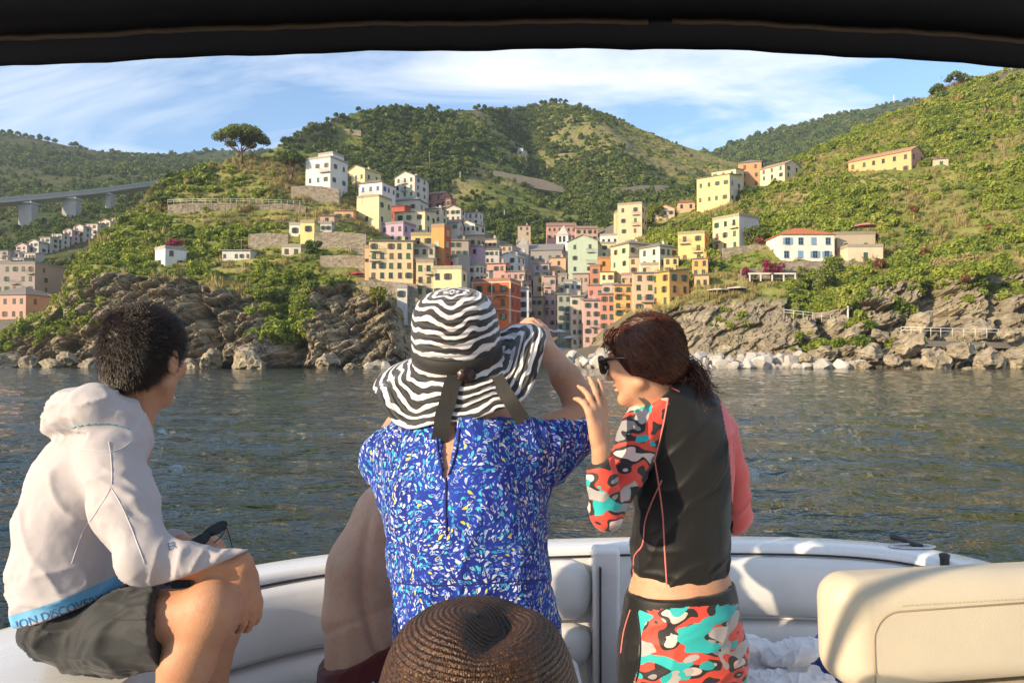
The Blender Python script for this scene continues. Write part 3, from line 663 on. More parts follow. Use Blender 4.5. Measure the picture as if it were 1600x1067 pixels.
B(810,826,831,452,514,(.56,.55,.56),'narrow whitish tall house at the left side of the harbour alley',floors=4,cols=1,scols=1,d=182)
B(469,491,491,348,385,(.70,.62,.26),'narrow lemon yellow tower house on the left terraces',floors=2,cols=1,roof='flat',d=178)
B(452,469,469,352,368,WHITE,'low white house adjoining the lemon yellow tower house',floors=1,cols=1,d=181,roof='flat')
B(491,518,518,350,362,(.55,.52,.46),'low whitish terrace building right of the lemon yellow tower house',floors=1,cols=3,d=184,roof='flat')
B(522,552,552,330,346,PEACH,'small peach cottage left of the plain pale yellow house',floors=1,cols=2,roof='shed',d=204,rc=(.4,.24,.16))
B(500,522,522,338,350,(.58,.36,.28),'small salmon cottage left of the peach cottage',floors=1,cols=1,roof='shed',d=202)
B(347,391,391,392,408,(.60,.58,.55),'long low whitish shed with wide openings on the left terrace',floors=1,cols=5,roof='shed',rc=GREY,d=168,cat='shed',ww=1.2)
B(440,470,470,386,400,(.60,.52,.40),'low beige garage below the lemon yellow tower house',floors=1,cols=2,roof='flat',d=170,cat='shed')
B(231,258,280,388,416,WHITE,'white cube house among shrubs beside magenta bougainvillea',floors=2,cols=1,scols=2,d=169,roof='flat',prob=.8)
B(620,636,636,450,468,(.58,.57,.54),'small white hut under the cream tenement above the rock cove',floors=1,cols=1,d=146,roof='flat',cat='shed')
# ravine and right flank
B(809,829,829,353,369,(.50,.38,.27),'small beige house alone in the wood left of the bell tower',floors=2,cols=2,roof='shed',d=322)
B(855,900,900,353,376,PINK,'dusty pink tenement high in the ravine left part, behind the bell tower',floors=2,cols=6,roof='gx',rc=(.34,.2,.14),d=332,cat='building')
B(900,934,934,357,377,(.52,.32,.24),'dusty salmon tenement high in the ravine right of the bell tower',floors=2,cols=4,roof='gx',rc=(.34,.2,.14),d=334,cat='building')
B(888,934,943,376,428,MINT,'large pale green house at the head of the ravine',floors=3,cols=2,scols=1,roof='gy',rc=SLATE,d=262,prob=.7,side_col=(.52,.56,.42))
B(938,962,962,381,404,PALEY,'pale yellow house right of the large pale green house',floors=2,cols=2,d=270,roof='flat')
B(938,966,971,368,384,WHITE,'white flat house above the pale yellow one near the ravine head',floors=1,cols=3,scols=1,d=288)
B(960,983,1024,380,420,(.64,.52,.32),'big cream house with slate roof on the right flank of the town',floors=2,cols=2,scols=3,roof='hip',d=238)
B(1005,1031,1063,384,418,(.56,.58,.46),'pale greenish-white house with balconies right of the big cream house',floors=2,cols=2,scols=3,roof='hip',d=216)
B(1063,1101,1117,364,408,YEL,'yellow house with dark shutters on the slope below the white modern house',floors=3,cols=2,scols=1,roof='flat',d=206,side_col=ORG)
B(967,1003,1017,318,368,(.64,.48,.30),'tall peach house standing alone above the right flank of the town',floors=3,cols=2,scols=2,roof='flat',d=266)
B(962,976,976,332,366,(.66,.54,.30),'narrow yellow annex left of the tall peach house',floors=3,cols=1,d=268,roof='flat')
B(1024,1054,1060,326,338,(.62,.48,.36),'low pale house with reddish roof right of the tall peach house',floors=1,cols=3,roof='gy',rc=(.42,.2,.12),d=262)
B(1060,1086,1090,316,328,(.60,.38,.24),'low orange-roofed cottage below the cream hilltop house',floors=1,cols=2,roof='hip',rc=TERRA,d=272)
B(1024,1046,1082,424,478,(.68,.34,.10),'orange gabled house nearest the hair of the dark-haired woman',floors=3,cols=2,scols=2,roof='shed',d=172,face='R',rc=SLATE)
B(991,1024,1026,427,486,(.62,.42,.28),'pinkish cream house left of the orange gabled house',floors=4,cols=2,scols=0,d=176,roof='shed',bal=((1,.6,.6),))
B(1002,1030,1036,414,430,(.66,.48,.32),'cream top storey behind the orange gabled house',floors=1,cols=2,scols=1,d=192)
B(960,988,990,446,496,(.66,.38,.14),'tall apricot house in the middle of the sunlit right flank',floors=4,cols=2,scols=0,d=180,roof='shed')
B(972,992,996,430,446,(.60,.34,.24),'salmon house above the tall apricot house',floors=1,cols=2,scols=1,d=196)
B(938,959,963,425,458,PALEY,'sunlit pale yellow house above the red-pink row',floors=2,cols=2,scols=0,d=206,roof='shed')
B(937,976,976,404,420,ORG,'orange low house under the big cream house',floors=1,cols=3,d=226,roof='flat')
B(922,938,940,416,446,(.50,.20,.12),'brick-red narrow house right below the pale green house',floors=2,cols=1,scols=0,d=222)
B(919,942,946,446,468,(.58,.24,.20),'coral pink house above the tall pink seafront house',floors=1,cols=2,scols=1,d=198,roof='shed')
B(938,962,964,460,516,(.56,.24,.18),'rose-red tall house right of the tall pink seafront house',floors=4,cols=2,scols=0,d=178,roof='shed')
B(912,938,939,470,537,(.58,.36,.33),'tall pink seafront house with five rows of windows by the harbour',floors=5,cols=2,scols=0,d=172,roof='shed',bal=((2,.5,.4),))
B(893,912,913,464,542,(.56,.50,.40),'tall cream-grey seafront house left of the tall pink one',floors=5,cols=2,scols=0,d=171,roof='shed')
B(881,908,912,440,472,(.52,.50,.46),'whitish house behind the tall cream-grey seafront house',floors=2,cols=3,scols=0,d=204,roof='flat')
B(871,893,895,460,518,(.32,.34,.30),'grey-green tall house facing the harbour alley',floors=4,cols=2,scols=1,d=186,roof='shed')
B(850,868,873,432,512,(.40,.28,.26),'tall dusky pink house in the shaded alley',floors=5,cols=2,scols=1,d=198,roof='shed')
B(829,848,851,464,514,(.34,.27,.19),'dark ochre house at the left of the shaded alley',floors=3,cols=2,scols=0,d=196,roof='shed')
B(833,852,856,430,472,(.44,.33,.22),'beige tall house behind the dark ochre alley house',floors=3,cols=1,scols=1,d=218,roof='shed')
B(859,884,888,403,434,(.56,.36,.24),'peach house below the bell tower catching some light',floors=2,cols=1,scols=1,d=246,roof='shed')
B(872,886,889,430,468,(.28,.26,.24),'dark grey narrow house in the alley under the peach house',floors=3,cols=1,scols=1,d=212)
B(895,920,924,428,446,(.40,.33,.30),'greyish-pink house left under the pale green house',floors=1,cols=3,scols=1,d=226,roof='shed')
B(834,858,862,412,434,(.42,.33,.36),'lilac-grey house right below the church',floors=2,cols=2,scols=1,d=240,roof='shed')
B(1038,1060,1064,402,428,(.66,.50,.22),'yellow narrow house tucked above the orange gabled house',floors=2,cols=2,scols=0,d=190,roof='shed')
B(984,1008,1012,402,428,(.62,.46,.30),'peach house with shed roof under the big cream house',floors=2,cols=2,scols=0,d=206,roof='shed')
B(1084,1106,1116,404,432,(.64,.34,.12),'orange annex below the yellow house with dark shutters',floors=2,cols=2,scols=1,d=190,roof='shed')
B(905,930,934,398,424,(.46,.36,.30),'brownish house left of the large pale green house foot',floors=2,cols=2,scols=0,d=246,roof='shed')
B(942,966,970,446,470,(.60,.42,.34),'pale salmon house above the rose-red tall house',floors=2,cols=2,scols=0,d=192,roof='flat')
B(1012,1036,1040,440,470,(.66,.44,.16),'golden house squeezed behind the pinkish cream house',floors=2,cols=2,scols=0,d=182,roof='shed')
B(640,668,674,384,404,(.60,.40,.24),'small peach house behind the grey-cream tenement',floors=1,cols=3,scols=0,d=176,roof='shed')
B(694,720,726,326,346,(.56,.50,.42),'beige house below the brick-red houses at the wood edge',floors=2,cols=3,scols=1,d=262,roof='gy')
B(722,748,754,332,352,(.60,.57,.52),'pale house highest right in the upper terrace row',floors=2,cols=3,scols=1,d=276,roof='shed')
B(664,690,696,326,348,(.58,.52,.38),'sandy house between the broad pale yellow one and the pink-red one',floors=2,cols=2,scols=1,d=240,roof='hip')
B(776,800,806,384,402,(.46,.38,.34),'brown-grey house left above the white gabled ravine house',floors=2,cols=3,scols=0,d=246,roof='shed')
B(740,764,770,424,446,(.56,.52,.46),'grey-white house behind the orange-red building, left',floors=2,cols=2,scols=0,d=176,roof='shed')
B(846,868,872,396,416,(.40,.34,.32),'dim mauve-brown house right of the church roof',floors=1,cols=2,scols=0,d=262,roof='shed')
# right hillside
B(1097,1140,1172,272,318,(.68,.54,.26),'long cream hilltop house with many windows beside the brown tower house',floors=2,cols=4,scols=2,roof='shed',d=262,side_col=(.68,.60,.46))
B(1118,1150,1172,264,276,PALEY,'upper storey of the long cream hilltop house',floors=1,cols=3,scols=1,roof='shed',d=268)
B(1157,1190,1202,252,292,(.50,.28,.14),'brown-orange tower house on the right hilltop',floors=3,cols=2,scols=2,roof='hip',d=276)
B(1200,1226,1261,256,277,(.68,.58,.40),'cream gabled farmhouse right of the brown tower house',floors=2,cols=3,scols=2,roof='gx',rc=(.45,.3,.2),d=290)
B(1125,1155,1195,337,390,PALEY,'white and cream modern house with window band on the right slope',floors=3,cols=3,scols=0,roof='flat',d=200,side_col=(.56,.52,.50),prob=1)  # greyish side colour stands in for the shade on the right-facing wall
v = B(1220,1304,1304,366,408,(.78,.70,.62),'pale villa with orange hipped roof and blue shutters above the cliff',floors=2,cols=4,roof='hip',rc=(.55,.17,.05),d=170,cat='villa',shut=(.18,.33,.5),prob=1,ww=1.3)
B(1310,1368,1372,366,402,(.44,.36,.25),'rough stone outbuilding right of the pale villa',floors=1,cols=2,scols=0,roof='flat',d=174,prob=.9)
B(1326,1380,1382,386,412,(.66,.54,.38),'low cream annex with terrace in front of the stone outbuilding',floors=1,cols=1,scols=0,roof='flat',d=166,prob=1)
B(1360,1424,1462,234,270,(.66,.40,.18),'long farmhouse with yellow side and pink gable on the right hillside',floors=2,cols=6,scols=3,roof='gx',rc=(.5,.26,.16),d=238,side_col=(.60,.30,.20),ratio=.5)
B(1462,1482,1488,248,262,(.62,.46,.34),'small beige shed right of the long farmhouse',floors=1,cols=1,scols=0,roof='shed',d=240,cat='shed',prob=.5)
B(1086,1108,1112,430,452,(.54,.40,.2),'ruined ochre shed right behind the orange gabled house',floors=1,cols=2,scols=0,roof='shed',d=176,cat='shed')
# left valley
VB = HV[3]
B(-40,54,61,412,474,(.34,.28,.26),'big greyish-pink apartment block at the left edge of the valley',floors=4,cols=7,scols=2,roof='flat',d=222,cat='building',bvh=VB)
B(-34,40,54,460,500,(.56,.32,.26),'pink house with grey hipped roof at the left edge above the road bridge',floors=2,cols=5,scols=2,roof='hip',d=192,bvh=VB)
B(62,79,79,464,482,(.34,.34,.34),'small grey hut right of the pink house in the valley',floors=1,cols=1,d=200,cat='shed',bvh=VB)
row = [(-12,16,392,414,(.42,.38,.38)),(10,34,396,412,(.48,.46,.44)),(22,46,384,404,(.52,.42,.42)),(42,64,378,402,(.55,.52,.49)),(60,82,371,396,(.50,.47,.44)),(80,100,366,390,(.58,.54,.50)),(98,116,360,384,(.56,.40,.42)),(114,134,354,379,(.56,.52,.49)),(132,156,350,374,(.60,.50,.47)),(154,176,346,368,(.60,.52,.40)),(172,196,341,360,(.58,.46,.36))]
names = ['leftmost','second','third','fourth','fifth','sixth, grey-white','seventh, rosy','eighth','ninth, pinkish','tenth, cream','last and highest']
for (a0, a1, t_, b_, c_), nm in zip(row, names):
    B(a0, a1 - 4, a1, t_, b_, c_, f'{nm} house from the left in the pale row climbing the far left valley', d=312 + max(0, a0) * .28, floors=3, cols=2, scols=1, roof='gy' if a0 % 4 else 'shed', group='houses in the left valley row', rc=(.4,.33,.3), bvh=VB)
for (a0, a1, t_, b_), nm in zip([(-8, 20, 408, 424), (18, 40, 404, 418), (36, 58, 396, 414)], ['left', 'middle', 'right']):
    B(a0, a1 - 3, a1, t_, b_, (.55,.53,.5), f'{nm} one of three low white houses just above the big greyish-pink block', d=262 + a0 * .3, floors=2, cols=3, scols=0, roof='shed', rc=(.4,.38,.36), bvh=VB)
# church and bell tower
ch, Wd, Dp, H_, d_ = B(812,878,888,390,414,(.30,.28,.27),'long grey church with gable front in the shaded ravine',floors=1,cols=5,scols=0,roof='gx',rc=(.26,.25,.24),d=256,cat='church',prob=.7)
m = MB(); m.box((-Wd/2-1.2, -Dp/2-.6, -3), (-Wd/2+3.2, -Dp/2+4, H_ + 2.0)); m.add([(-Wd/2-1.2,-Dp/2-.6,H_+2),(-Wd/2+3.2,-Dp/2-.6,H_+2),(-Wd/2+3.2,-Dp/2+4,H_+2),(-Wd/2-1.2,-Dp/2+4,H_+2),(-Wd/2+1,-Dp/2+1.7,H_+5.2)], [(0,1,4),(1,2,4),(2,3,4),(3,0,4)])
for q in (-.9, 2.9):
    m.tube([(-Wd/2+q, -Dp/2-.4, H_+2), (-Wd/2+q, -Dp/2-.4, H_+3.6), (-Wd/2+q, -Dp/2-.4, H_+4.2)], [.3,.25,.02], 6)
q = m.obj('spire', M_PLASTER, ch); q.color = (.34,.32,.3,1)
m = MB(); m.tube([(-Wd/2+1, -Dp/2-.62, H_-.4), (-Wd/2+1, -Dp/2-.75, H_-.4)], 1.0, 20); q = m.obj('rose_window', M_TRIMM, ch); q.color = (.6,.58,.55,1)
tw = empty('bell_tower', at(881, 396, 270), -.35, 'small white bell tower with pointed roof in the ravine', 'bell tower')
k = 270 / F; m = MB(); hw = 9.5 * k; m.box((-hw, -hw, -6), (hw, hw, 27 * k)); q = m.obj('wall', M_PLASTER, tw); q.color = (.72,.70,.66,1)
m = MB(); m.box((-hw-.25, -hw-.25, 27*k), (hw+.25, hw+.25, 27*k+.35)); m.add([(-hw,-hw,27*k+.35),(hw,-hw,27*k+.35),(hw,hw,27*k+.35),(-hw,hw,27*k+.35),(0,0,44*k)], [(0,1,4),(1,2,4),(2,3,4),(3,0,4)]); q = m.obj('roof', M_ROOF, tw); q.color = (.5,.47,.43,1)
for yaw_, (x_, y_) in ((0, (0, -hw)), (math.pi/2, (hw, 0))):
    for dx_ in (-.75, .75):
        o = link('window', window_mesh(.8, 1.9, 0), None, tw); o.location = (x_ + (dx_ if yaw_ == 0 else 0), y_ + (dx_ if yaw_ else 0), 17 * k); o.rotation_euler = (0, 0, yaw_); o.color = (.1,.1,.1,1)

rb, Wd, Dp, H_, d_ = RB          # cream string courses and loggia surrounds of the orange-red building
for fl in (1, 2, 3):
    m = MB(); z_ = H_ / 3 * fl; m.box((-Wd/2 - .06, -Dp/2 - .10, z_ - .28), (Wd/2 + .06, -Dp/2 + .01, z_ - .02)); m.box((Wd/2 + .0 + .03 * 1, -Dp/2 + .01, z_ - .28), (Wd/2 + .12, Dp/2, z_ - .02)); o = m.obj('string_course', M_TRIMM, rb); o.color = (.66, .55, .42, 1)
for x_ in (-.5, .02, .5):
    m = MB(); m.box((x_ * Wd - .14, -Dp/2 - .07, 0), (x_ * Wd + .14, -Dp/2 + .01, H_)); o = m.obj('pilaster', M_TRIMM, rb); o.color = (.66, .55, .42, 1)
# ================================================================== walls, viaduct, rocks, trees, harbour
def ground(px, py, bv=None, dflt=200):
    h = (bv or COAST_BVH).ray_cast(EYE, ray(px, py)); return h[0] if h[0] is not None else at(px, py, dflt)
def drop(x, y, bv=None, dflt=0.0):
    h = (bv or COAST_BVH).ray_cast(Vector((x, y, 400)), Vector((0, 0, -1))); return h[0].z if h[0] is not None else dflt
def stone_wall(pts, hpx, label, th=.6, mat=None, name='retaining_wall', bv=None, dflt=200, dd=None, cat='wall', n=3):
    """pts: pixels of the wall's top edge"""
    P_ = []
    for px, py in pts:
        q = at(px, py + hpx, dd) if dd else ground(px, py + hpx, bv, dflt); P_.append((q, hpx / F * q.y))
    dm = sorted(q.y for q, _ in P_)[len(P_) // 2]; V = []
    for (px, py), (q, h) in zip(pts, P_):
        e_ = 1.0 if name != 'road_wall' else (.35 if (px, py) in (pts[0], pts[-1]) else 1.0); bot = at(px, py + hpx, dm); top = bot.lerp(at(px, py, dm), e_); V += [(top.x, top.y, top.z), (bot.x, bot.y, bot.z - 1.5), (bot.x, bot.y + th + 1.5, bot.z - 1.5), (top.x, top.y + th + 1.0, top.z)]
    k = len(pts); m = MB(); m.add(V, [(i*4+a, i*4+(a+1) % 4, (i+1)*4+(a+1) % 4, (i+1)*4+a) for i in range(k-1) for a in range(4)] + [(0, 1, 2, 3), tuple(4*(k-1)+a for a in (3, 2, 1, 0))])
    for a_, b_ in zip(V[0::4][:-1], V[0::4][1:]):
        for q in (np.linspace(0, 1, 5) if name != 'road_wall' else ()): CLEAR.append((a_[0] + (b_[0] - a_[0]) * q, a_[1] + (b_[1] - a_[1]) * q, .4))
    o = m.obj(name, mat or M_STONE); return tag(o, label, cat)
stone_wall([(262,320),(300,317),(350,318),(400,320),(440,318),(478,322)], 13, 'long stone retaining wall with path on the left headland')
stone_wall([(455,292),(480,290),(500,291),(530,296)], 24, 'high stone wall under the tall white house', dd=216)
stone_wall([(388,366),(420,364),(450,366)], 20, 'stone terrace wall left of the lemon yellow tower house')
stone_wall([(492,364),(530,362),(572,366)], 26, 'stone terrace wall right of the lemon yellow tower house')
stone_wall([(500,400),(540,398),(574,400)], 22, 'stone terrace wall left of the large cream tenement', dd=160)
stone_wall([(556,438),(580,438),(620,441),(652,444)], 46, 'tall stone sea wall under the large cream tenement', dd=148)
stone_wall([(605,466),(625,458),(652,466),(664,478)], 60, 'dark stone house foundation above the rock cove', dd=147)
stone_wall([(1160,420),(1200,418),(1246,420)], 30, 'stone terrace wall below the magenta bougainvillea', dd=158)
stone_wall([(1220,408),(1300,408),(1382,410)], 24, 'stone terrace wall under the pale villa', dd=163)
stone_wall([(1130,388),(1180,382),(1218,386)], 16, 'stone wall left of the pale villa', dd=178)
stone_wall([(1100,462),(1150,452),(1200,456)], 14, 'low stone wall above the smooth rock slab', dd=153)
M_CONC = simple('grey_concrete', (.15, .135, .115), .9, .25, .25, .3, .1)
stone_wall([(738,262),(770,266),(800,272),(850,281),(880,285)], 12, 'long grey retaining wall of the road across the wooded hill', mat=M_CONC, bv=HB[3], name='road_wall')
stone_wall([(955,288),(1000,290),(1040,290),(1078,293)], 13, 'grey retaining wall with arches at the foot of the terraced hill', mat=M_CONC, bv=HB[3], name='road_wall')
stone_wall([(870,548),(900,545),(930,540),(955,536)], 16, 'grey harbour ramp wall below the seafront houses', dd=158, mat=M_CONC, name='harbour_wall')
stone_wall([(-40,500),(0,499),(30,498),(62,499)], 14, 'road bridge wall under the pink house at the left edge', dd=185, mat=M_CONC, name='bridge_wall')
# viaduct -----------------------------------------------------------------
vd = empty('viaduct', at(100, 340, 400), 0, 'pale concrete road viaduct on tall piers crossing the left valley', 'viaduct'); M_PIER = simple('viaduct_concrete', (.42, .40, .37), .9, .2, .15, .3, .1)
dk = [(at(-140, 326, 330), 0), (at(0, 312, 352), 0), (at(70, 306, 366), 0), (at(150, 298, 384), 0), (at(230, 287, 408), 0), (at(300, 276, 430), 0)]
def deckpart(z0, z1, y0, y1, name, parent=vd):
    V = []
    for q, _ in dk: V += [(q.x, q.y + y0, q.z + z0), (q.x, q.y + y1, q.z + z0), (q.x, q.y + y1, q.z + z1), (q.x, q.y + y0, q.z + z1)]
    k = len(dk); m = MB(); m.add(V, [(i*4+a, (i+1)*4+a, (i+1)*4+(a+1) % 4, i*4+(a+1) % 4) for i in range(k-1) for a in range(4)] + [(3,2,1,0), tuple(4*(k-1)+a for a in range(4))]); o = m.obj(name, M_PIER); adopt2(o, parent); return o
def adopt2(o, parent):
    m = Matrix.Identity(4); q = parent; ch_ = []
    while q is not None: ch_.append(q); q = q.parent
    for q in reversed(ch_): m = m @ q.matrix_parent_inverse @ q.matrix_basis
    o.parent = parent; o.matrix_parent_inverse = m.inverted(); return o
deckpart(-1.6, 0, 0, 8, 'deck'); deckpart(.005, 1.0, -.25, .0, 'parapet'); deckpart(.005, 1.0, 8.0, 8.25, 'parapet')
for px, w_ in ((36, 21), (105, 22), (166, 8), (-60, 21)):
    d_ = float(np.interp(px, [-140, 0, 70, 150, 230, 300], [330, 352, 366, 384, 408, 430])); q = at(px, float(np.interp(px, [-140, 0, 70, 150, 230, 300], [326, 312, 306, 298, 287, 276])), d_); w2 = w_ / F * d_ / 2
    m = MB(); m.box((q.x - w2, q.y + 1.5, q.z - 22), (q.x + w2, q.y + 6.5, q.z - 1.8)); m.box((q.x - w2 * 1.1, q.y + .6, q.z - 2.6), (q.x + w2 * 1.1, q.y + 7.4, q.z - 1.61)); adopt2(m.obj('pier', M_PIER), vd)
# rocks -------------------------------------------------------------------
def rock_mesh(seed, sub=3, sharp=1.0, rough_=.07):
    rs = np.random.RandomState(seed); bm = bmesh.new(); bmesh.ops.create_icosphere(bm, subdivisions=sub, radius=1.0); V = np.array([v.co[:] for v in bm.verts])
    for _ in range(13):
        n = rs.normal(0, 1, 3); n /= np.linalg.norm(n); d = rs.uniform(.52, .86); s = V @ n; V -= np.maximum(s - d, 0)[:, None] * n[None] * sharp
    V += rough_ * np.stack([fbm(V * 2.2 + 9, 4, seed + i) for i in range(3)], 1); V *= np.array([rs.uniform(.9, 1.35), rs.uniform(.8, 1.1), rs.uniform(.62, .9)])
    for v, q in zip(bm.verts, V): v.co = q
    me = bpy.data.meshes.new('boulder'); bm.to_mesh(me); bm.free(); return me
t = NT('pale_boulder'); c = t.co(); oi = t.n('ShaderNodeObjectInfo'); n = t.noise(c, 1.3, 6, .65)
t.base(t.mix(t.ramp(n, [(.35, 0.), (.7, 1.)]), t.mix(oi.outputs['Random'], (.56, .53, .49), (.34, .30, .25)), t.mix(oi.outputs['Random'], (.40, .36, .31), (.22, .19, .15)))).rough(.9); t.bump(t.noise(c, 4., 6, .7), .8, .12); M_BOUL = t.m
t = NT('brown_boulder'); c = t.co(); r_, m_ = rock_nodes(t, t.mapping(c, (3, 3, 3))); t.base(r_).rough(.95); t.bump(t.noise(c, 3., 8, .75), 1.0, .25); M_BROCK = t.m
RM = [rock_mesh(s) for s in range(1, 8)]; BM_ = [rock_mesh(s, 4, 1.0, .34) for s in range(21, 28)]
for m in RM: m.materials.append(M_BOUL)
for m in BM_: m.materials.append(M_BROCK)
rr = random.Random(17)
def boulder(px, py, d, r, label, group, meshes, name='boulder'):
    o = link(name, rr.choice(meshes)); q = at(px, py, d); o.location = q; o.rotation_euler = (rr.uniform(-.5, .5), rr.uniform(-.5, .5), rr.uniform(0, 6.28)); s_ = r * rr.uniform(.85, 1.2); o.scale = (s_, s_ * rr.uniform(.85, 1.1), s_ * rr.uniform(.8, 1.1)); return tag(o, label, 'boulder', group)
for row, (y_, dd_, rad_) in enumerate(((574, 118.5, 1.25), (566, 121, 1.35), (559, 124, 1.25))):
    x = 868.0 + row * 5
    while x < 1345 - row * 22:
        if not (940 < x < 1062 and row == 0 and False):
            yy = y_ + rr.uniform(-3, 2) + (4 if x > 1250 else 0) * (row > 0); boulder(x, yy, dd_ + rr.uniform(-1, 1) + max(0, 960 - x) * .14, rad_ * rr.uniform(.45, 1.3), 'pale boulder of the breakwater along the water right of the zebra hat', 'pale boulders of the breakwater', RM)
        x += rr.uniform(12, 19)
for x, y_, r in ((577, 572, .9), (590, 570, 1.2), (604, 572, .9)): boulder(x, y_, 118, r, 'small pale boulder at the waterline just left of the zebra hat', 'pale boulders left of the hat', RM)
ORD = ['first', 'second', 'third', 'fourth', 'fifth', 'sixth', 'seventh', 'eighth', 'ninth', 'tenth', 'eleventh', 'twelfth', 'thirteenth', 'fourteenth', 'fifteenth', 'sixteenth', 'seventeenth', 'eighteenth']
def rank(lst, text):
    for w_, (_, o) in zip(ORD, sorted(lst, key=lambda q: q[0])): o['label'] = text % w_
RIGHTB, LEFTB, RUST, PINA, PINB, PINC = [], [], [], [], [], []
for x, y_, d_, r in ((1290, 545, 121, 2.4), (1330, 520, 126, 3.2), (1358, 548, 120, 3.4), (1395, 560, 118, 2.8), (1375, 520, 127, 3.0), (1420, 535, 121, 4.2), (1462, 562, 116, 3.6), (1500, 545, 119, 3.8), (1545, 560, 115, 4.0), (1590, 555, 115, 3.6), (1440, 500, 130, 3.6), (1530, 515, 126, 3.4), (1345, 570, 116, 1.8), (1420, 572, 115, 1.6), (1515, 574, 113, 1.8), (1310, 500, 132, 2.6), (1260, 556, 120, 1.9), (1580, 520, 122, 3.0)):
    RIGHTB.append((x, boulder(x, y_ + 4, d_, r * .62, 'x', 'brown boulders under the right cliff', BM_)))
for x, y_, d_, r in ((10, 568, 128, 2.2), (45, 566, 128, 1.8), (80, 570, 126, 1.6), (105, 560, 130, 1.8), (140, 569, 125, 1.5), (330, 566, 117, 2.4), (385, 560, 116, 2.6), (400, 570, 115, 1.8), (298, 572, 118, 1.6), (510, 568, 119, 2.2), (545, 574, 118, 1.6)):
    LEFTB.append((x, boulder(x, y_, d_, r, 'x', 'rocks under the left headland', BM_, 'rock')))
rank(RIGHTB, 'large brown boulder under the right-hand cliff, %s from the left of those'); rank(LEFTB, 'jagged grey-brown rock under the left headland, %s from the left')
# leaf trees ----------------------------------------------------------------
M_BARK = simple('pine_bark', (.16, .10, .065), .95, .3, 3, .6, .05); M_NEEDLE = leaf_mat('pine_needles', [(0, (.05, .09, .018)), (.5, (.11, .16, .03)), (1, (.18, .22, .045))], .15); M_PALM = leaf_mat('palm_frond', [(0, (.04, .07, .02)), (1, (.11, .13, .035))], .2)
M_TREE = leaf_mat('broad_leaf', [(0, (.09, .13, .024)), (.5, (.18, .22, .036)), (1, (.28, .28, .06))], .25); M_BOUG = leaf_mat('bougainvillea_bloom', [(0, (.28, .012, .09)), (.6, (.42, .02, .15)), (1, (.50, .06, .22))], .3)
M_RUST = leaf_mat('rusty_leaf', [(0, (.16, .07, .035)), (.6, (.24, .11, .05)), (1, (.14, .12, .03))], .25)
def crown(rs, lobes, n, size, shell=.6):
    """lobes: list of (centre, radii)"""
    vol = np.array([a * b * c_ for _, (a, b, c_) in lobes]) ** .67; k = rs.choice(len(lobes), n, p=vol / vol.sum()); d = rs.normal(0, 1, (n, 3)); d /= np.linalg.norm(d, axis=1)[:, None]
    ctr = np.array([c_ for c_, _ in lobes])[k]; rad = np.array([r for _, r in lobes])[k]; p = ctr + d * rad * rs.uniform(shell, 1.05, (n, 1)); return leaves(rs, p, d + np.array([0, 0, .3]), size)
def tree(name, base, h, w, label, cat='tree', kind='round', seed=1, group=None, mat=None, n=2600, size=.22):
    rs = np.random.RandomState(seed); root = empty(name, base, rs.uniform(0, 6.28), label, cat, group); tr_ = MB()
    if kind == 'umbrella':
        th = h * .60; lean = Vector((rs.uniform(-.06, .06) * h, rs.uniform(-.05, .05) * h, 0)); tr_.tube([(0, 0, -1), Vector((0, 0, th * .35)) + lean * .3, Vector((0, 0, th * .6)) + lean * .7], [h * .036, h * .030, h * .026], 8); lobes = []
        nb = 9
        for i in range(nb):
            a = i / nb * 6.28 + rs.uniform(-.2, .2); r = w * rs.uniform(.24, .40); e = Vector((math.cos(a) * r, math.sin(a) * r, h * rs.uniform(.52, .66))); s_ = Vector((0, 0, th * rs.uniform(.25, .5))) + lean * .6; md = s_.lerp(e, .5) + Vector((0, 0, -h * .03))
            tr_.tube(catmull([s_, md, e], 4), [h * (.017 - .0013 * q) for q in range(9)], 6)
            for _ in range(3):
                e2 = e + Vector((rs.uniform(-1, 1) * w * .10, rs.uniform(-1, 1) * w * .10, h * rs.uniform(.02, .07))); tr_.tube([md.lerp(e, .6), e2], [h * .007, h * .003], 5)
        for i in range(46):
            a = rs.uniform(0, 6.28); r = math.sqrt(rs.uniform(0, 1)) * w * .43; z = h * (.56 + .34 * (1 - (r / (w * .46)) ** 2)) + rs.uniform(-.04, .04) * h; s_ = w * rs.uniform(.085, .135); lobes.append(((math.cos(a) * r, math.sin(a) * r, z), (s_, s_, s_ * .62)))
        V, Fc = crown(rs, lobes, n, size, .35)
    elif kind == 'column':
        tr_.tube([(0, 0, -1), (.1, 0, h * .5), (0, 0, h * .9)], [h * .03, h * .02, h * .006], 6); lobes = [((rs.normal(0, .14) * w, rs.normal(0, .14) * w, h * rs.uniform(.2, .95)), (w * .26, w * .26, h * .11)) for _ in range(16)]; V, Fc = crown(rs, lobes, n, size, .3)
    else:
        tr_.tube([(0, 0, -1), (.05 * h, 0, h * .3), (.02 * h, 0, h * .62)], [h * .045, h * .035, h * .014], 6); lobes = []
        for i in range(6): a = i * 1.05; e = (math.cos(a) * w * .3, math.sin(a) * w * .3, h * rs.uniform(.55, .8)); tr_.tube([(.04 * h, 0, h * .35), e], [h * .02, h * .006], 5)
        for i in range(15): a = rs.uniform(0, 6.28); r = math.sqrt(rs.uniform(0, 1)) * w * .36; z = h * rs.uniform(.38, .88); s_ = w * rs.uniform(.13, .22); lobes.append(((math.cos(a) * r, math.sin(a) * r, z), (s_, s_, s_ * .85)))
        V, Fc = crown(rs, lobes, n, size, .45)
    tr_.obj('trunk', M_BARK, root); link('crown', np_mesh('crown', V, Fc, False), mat or M_NEEDLE, root); return root
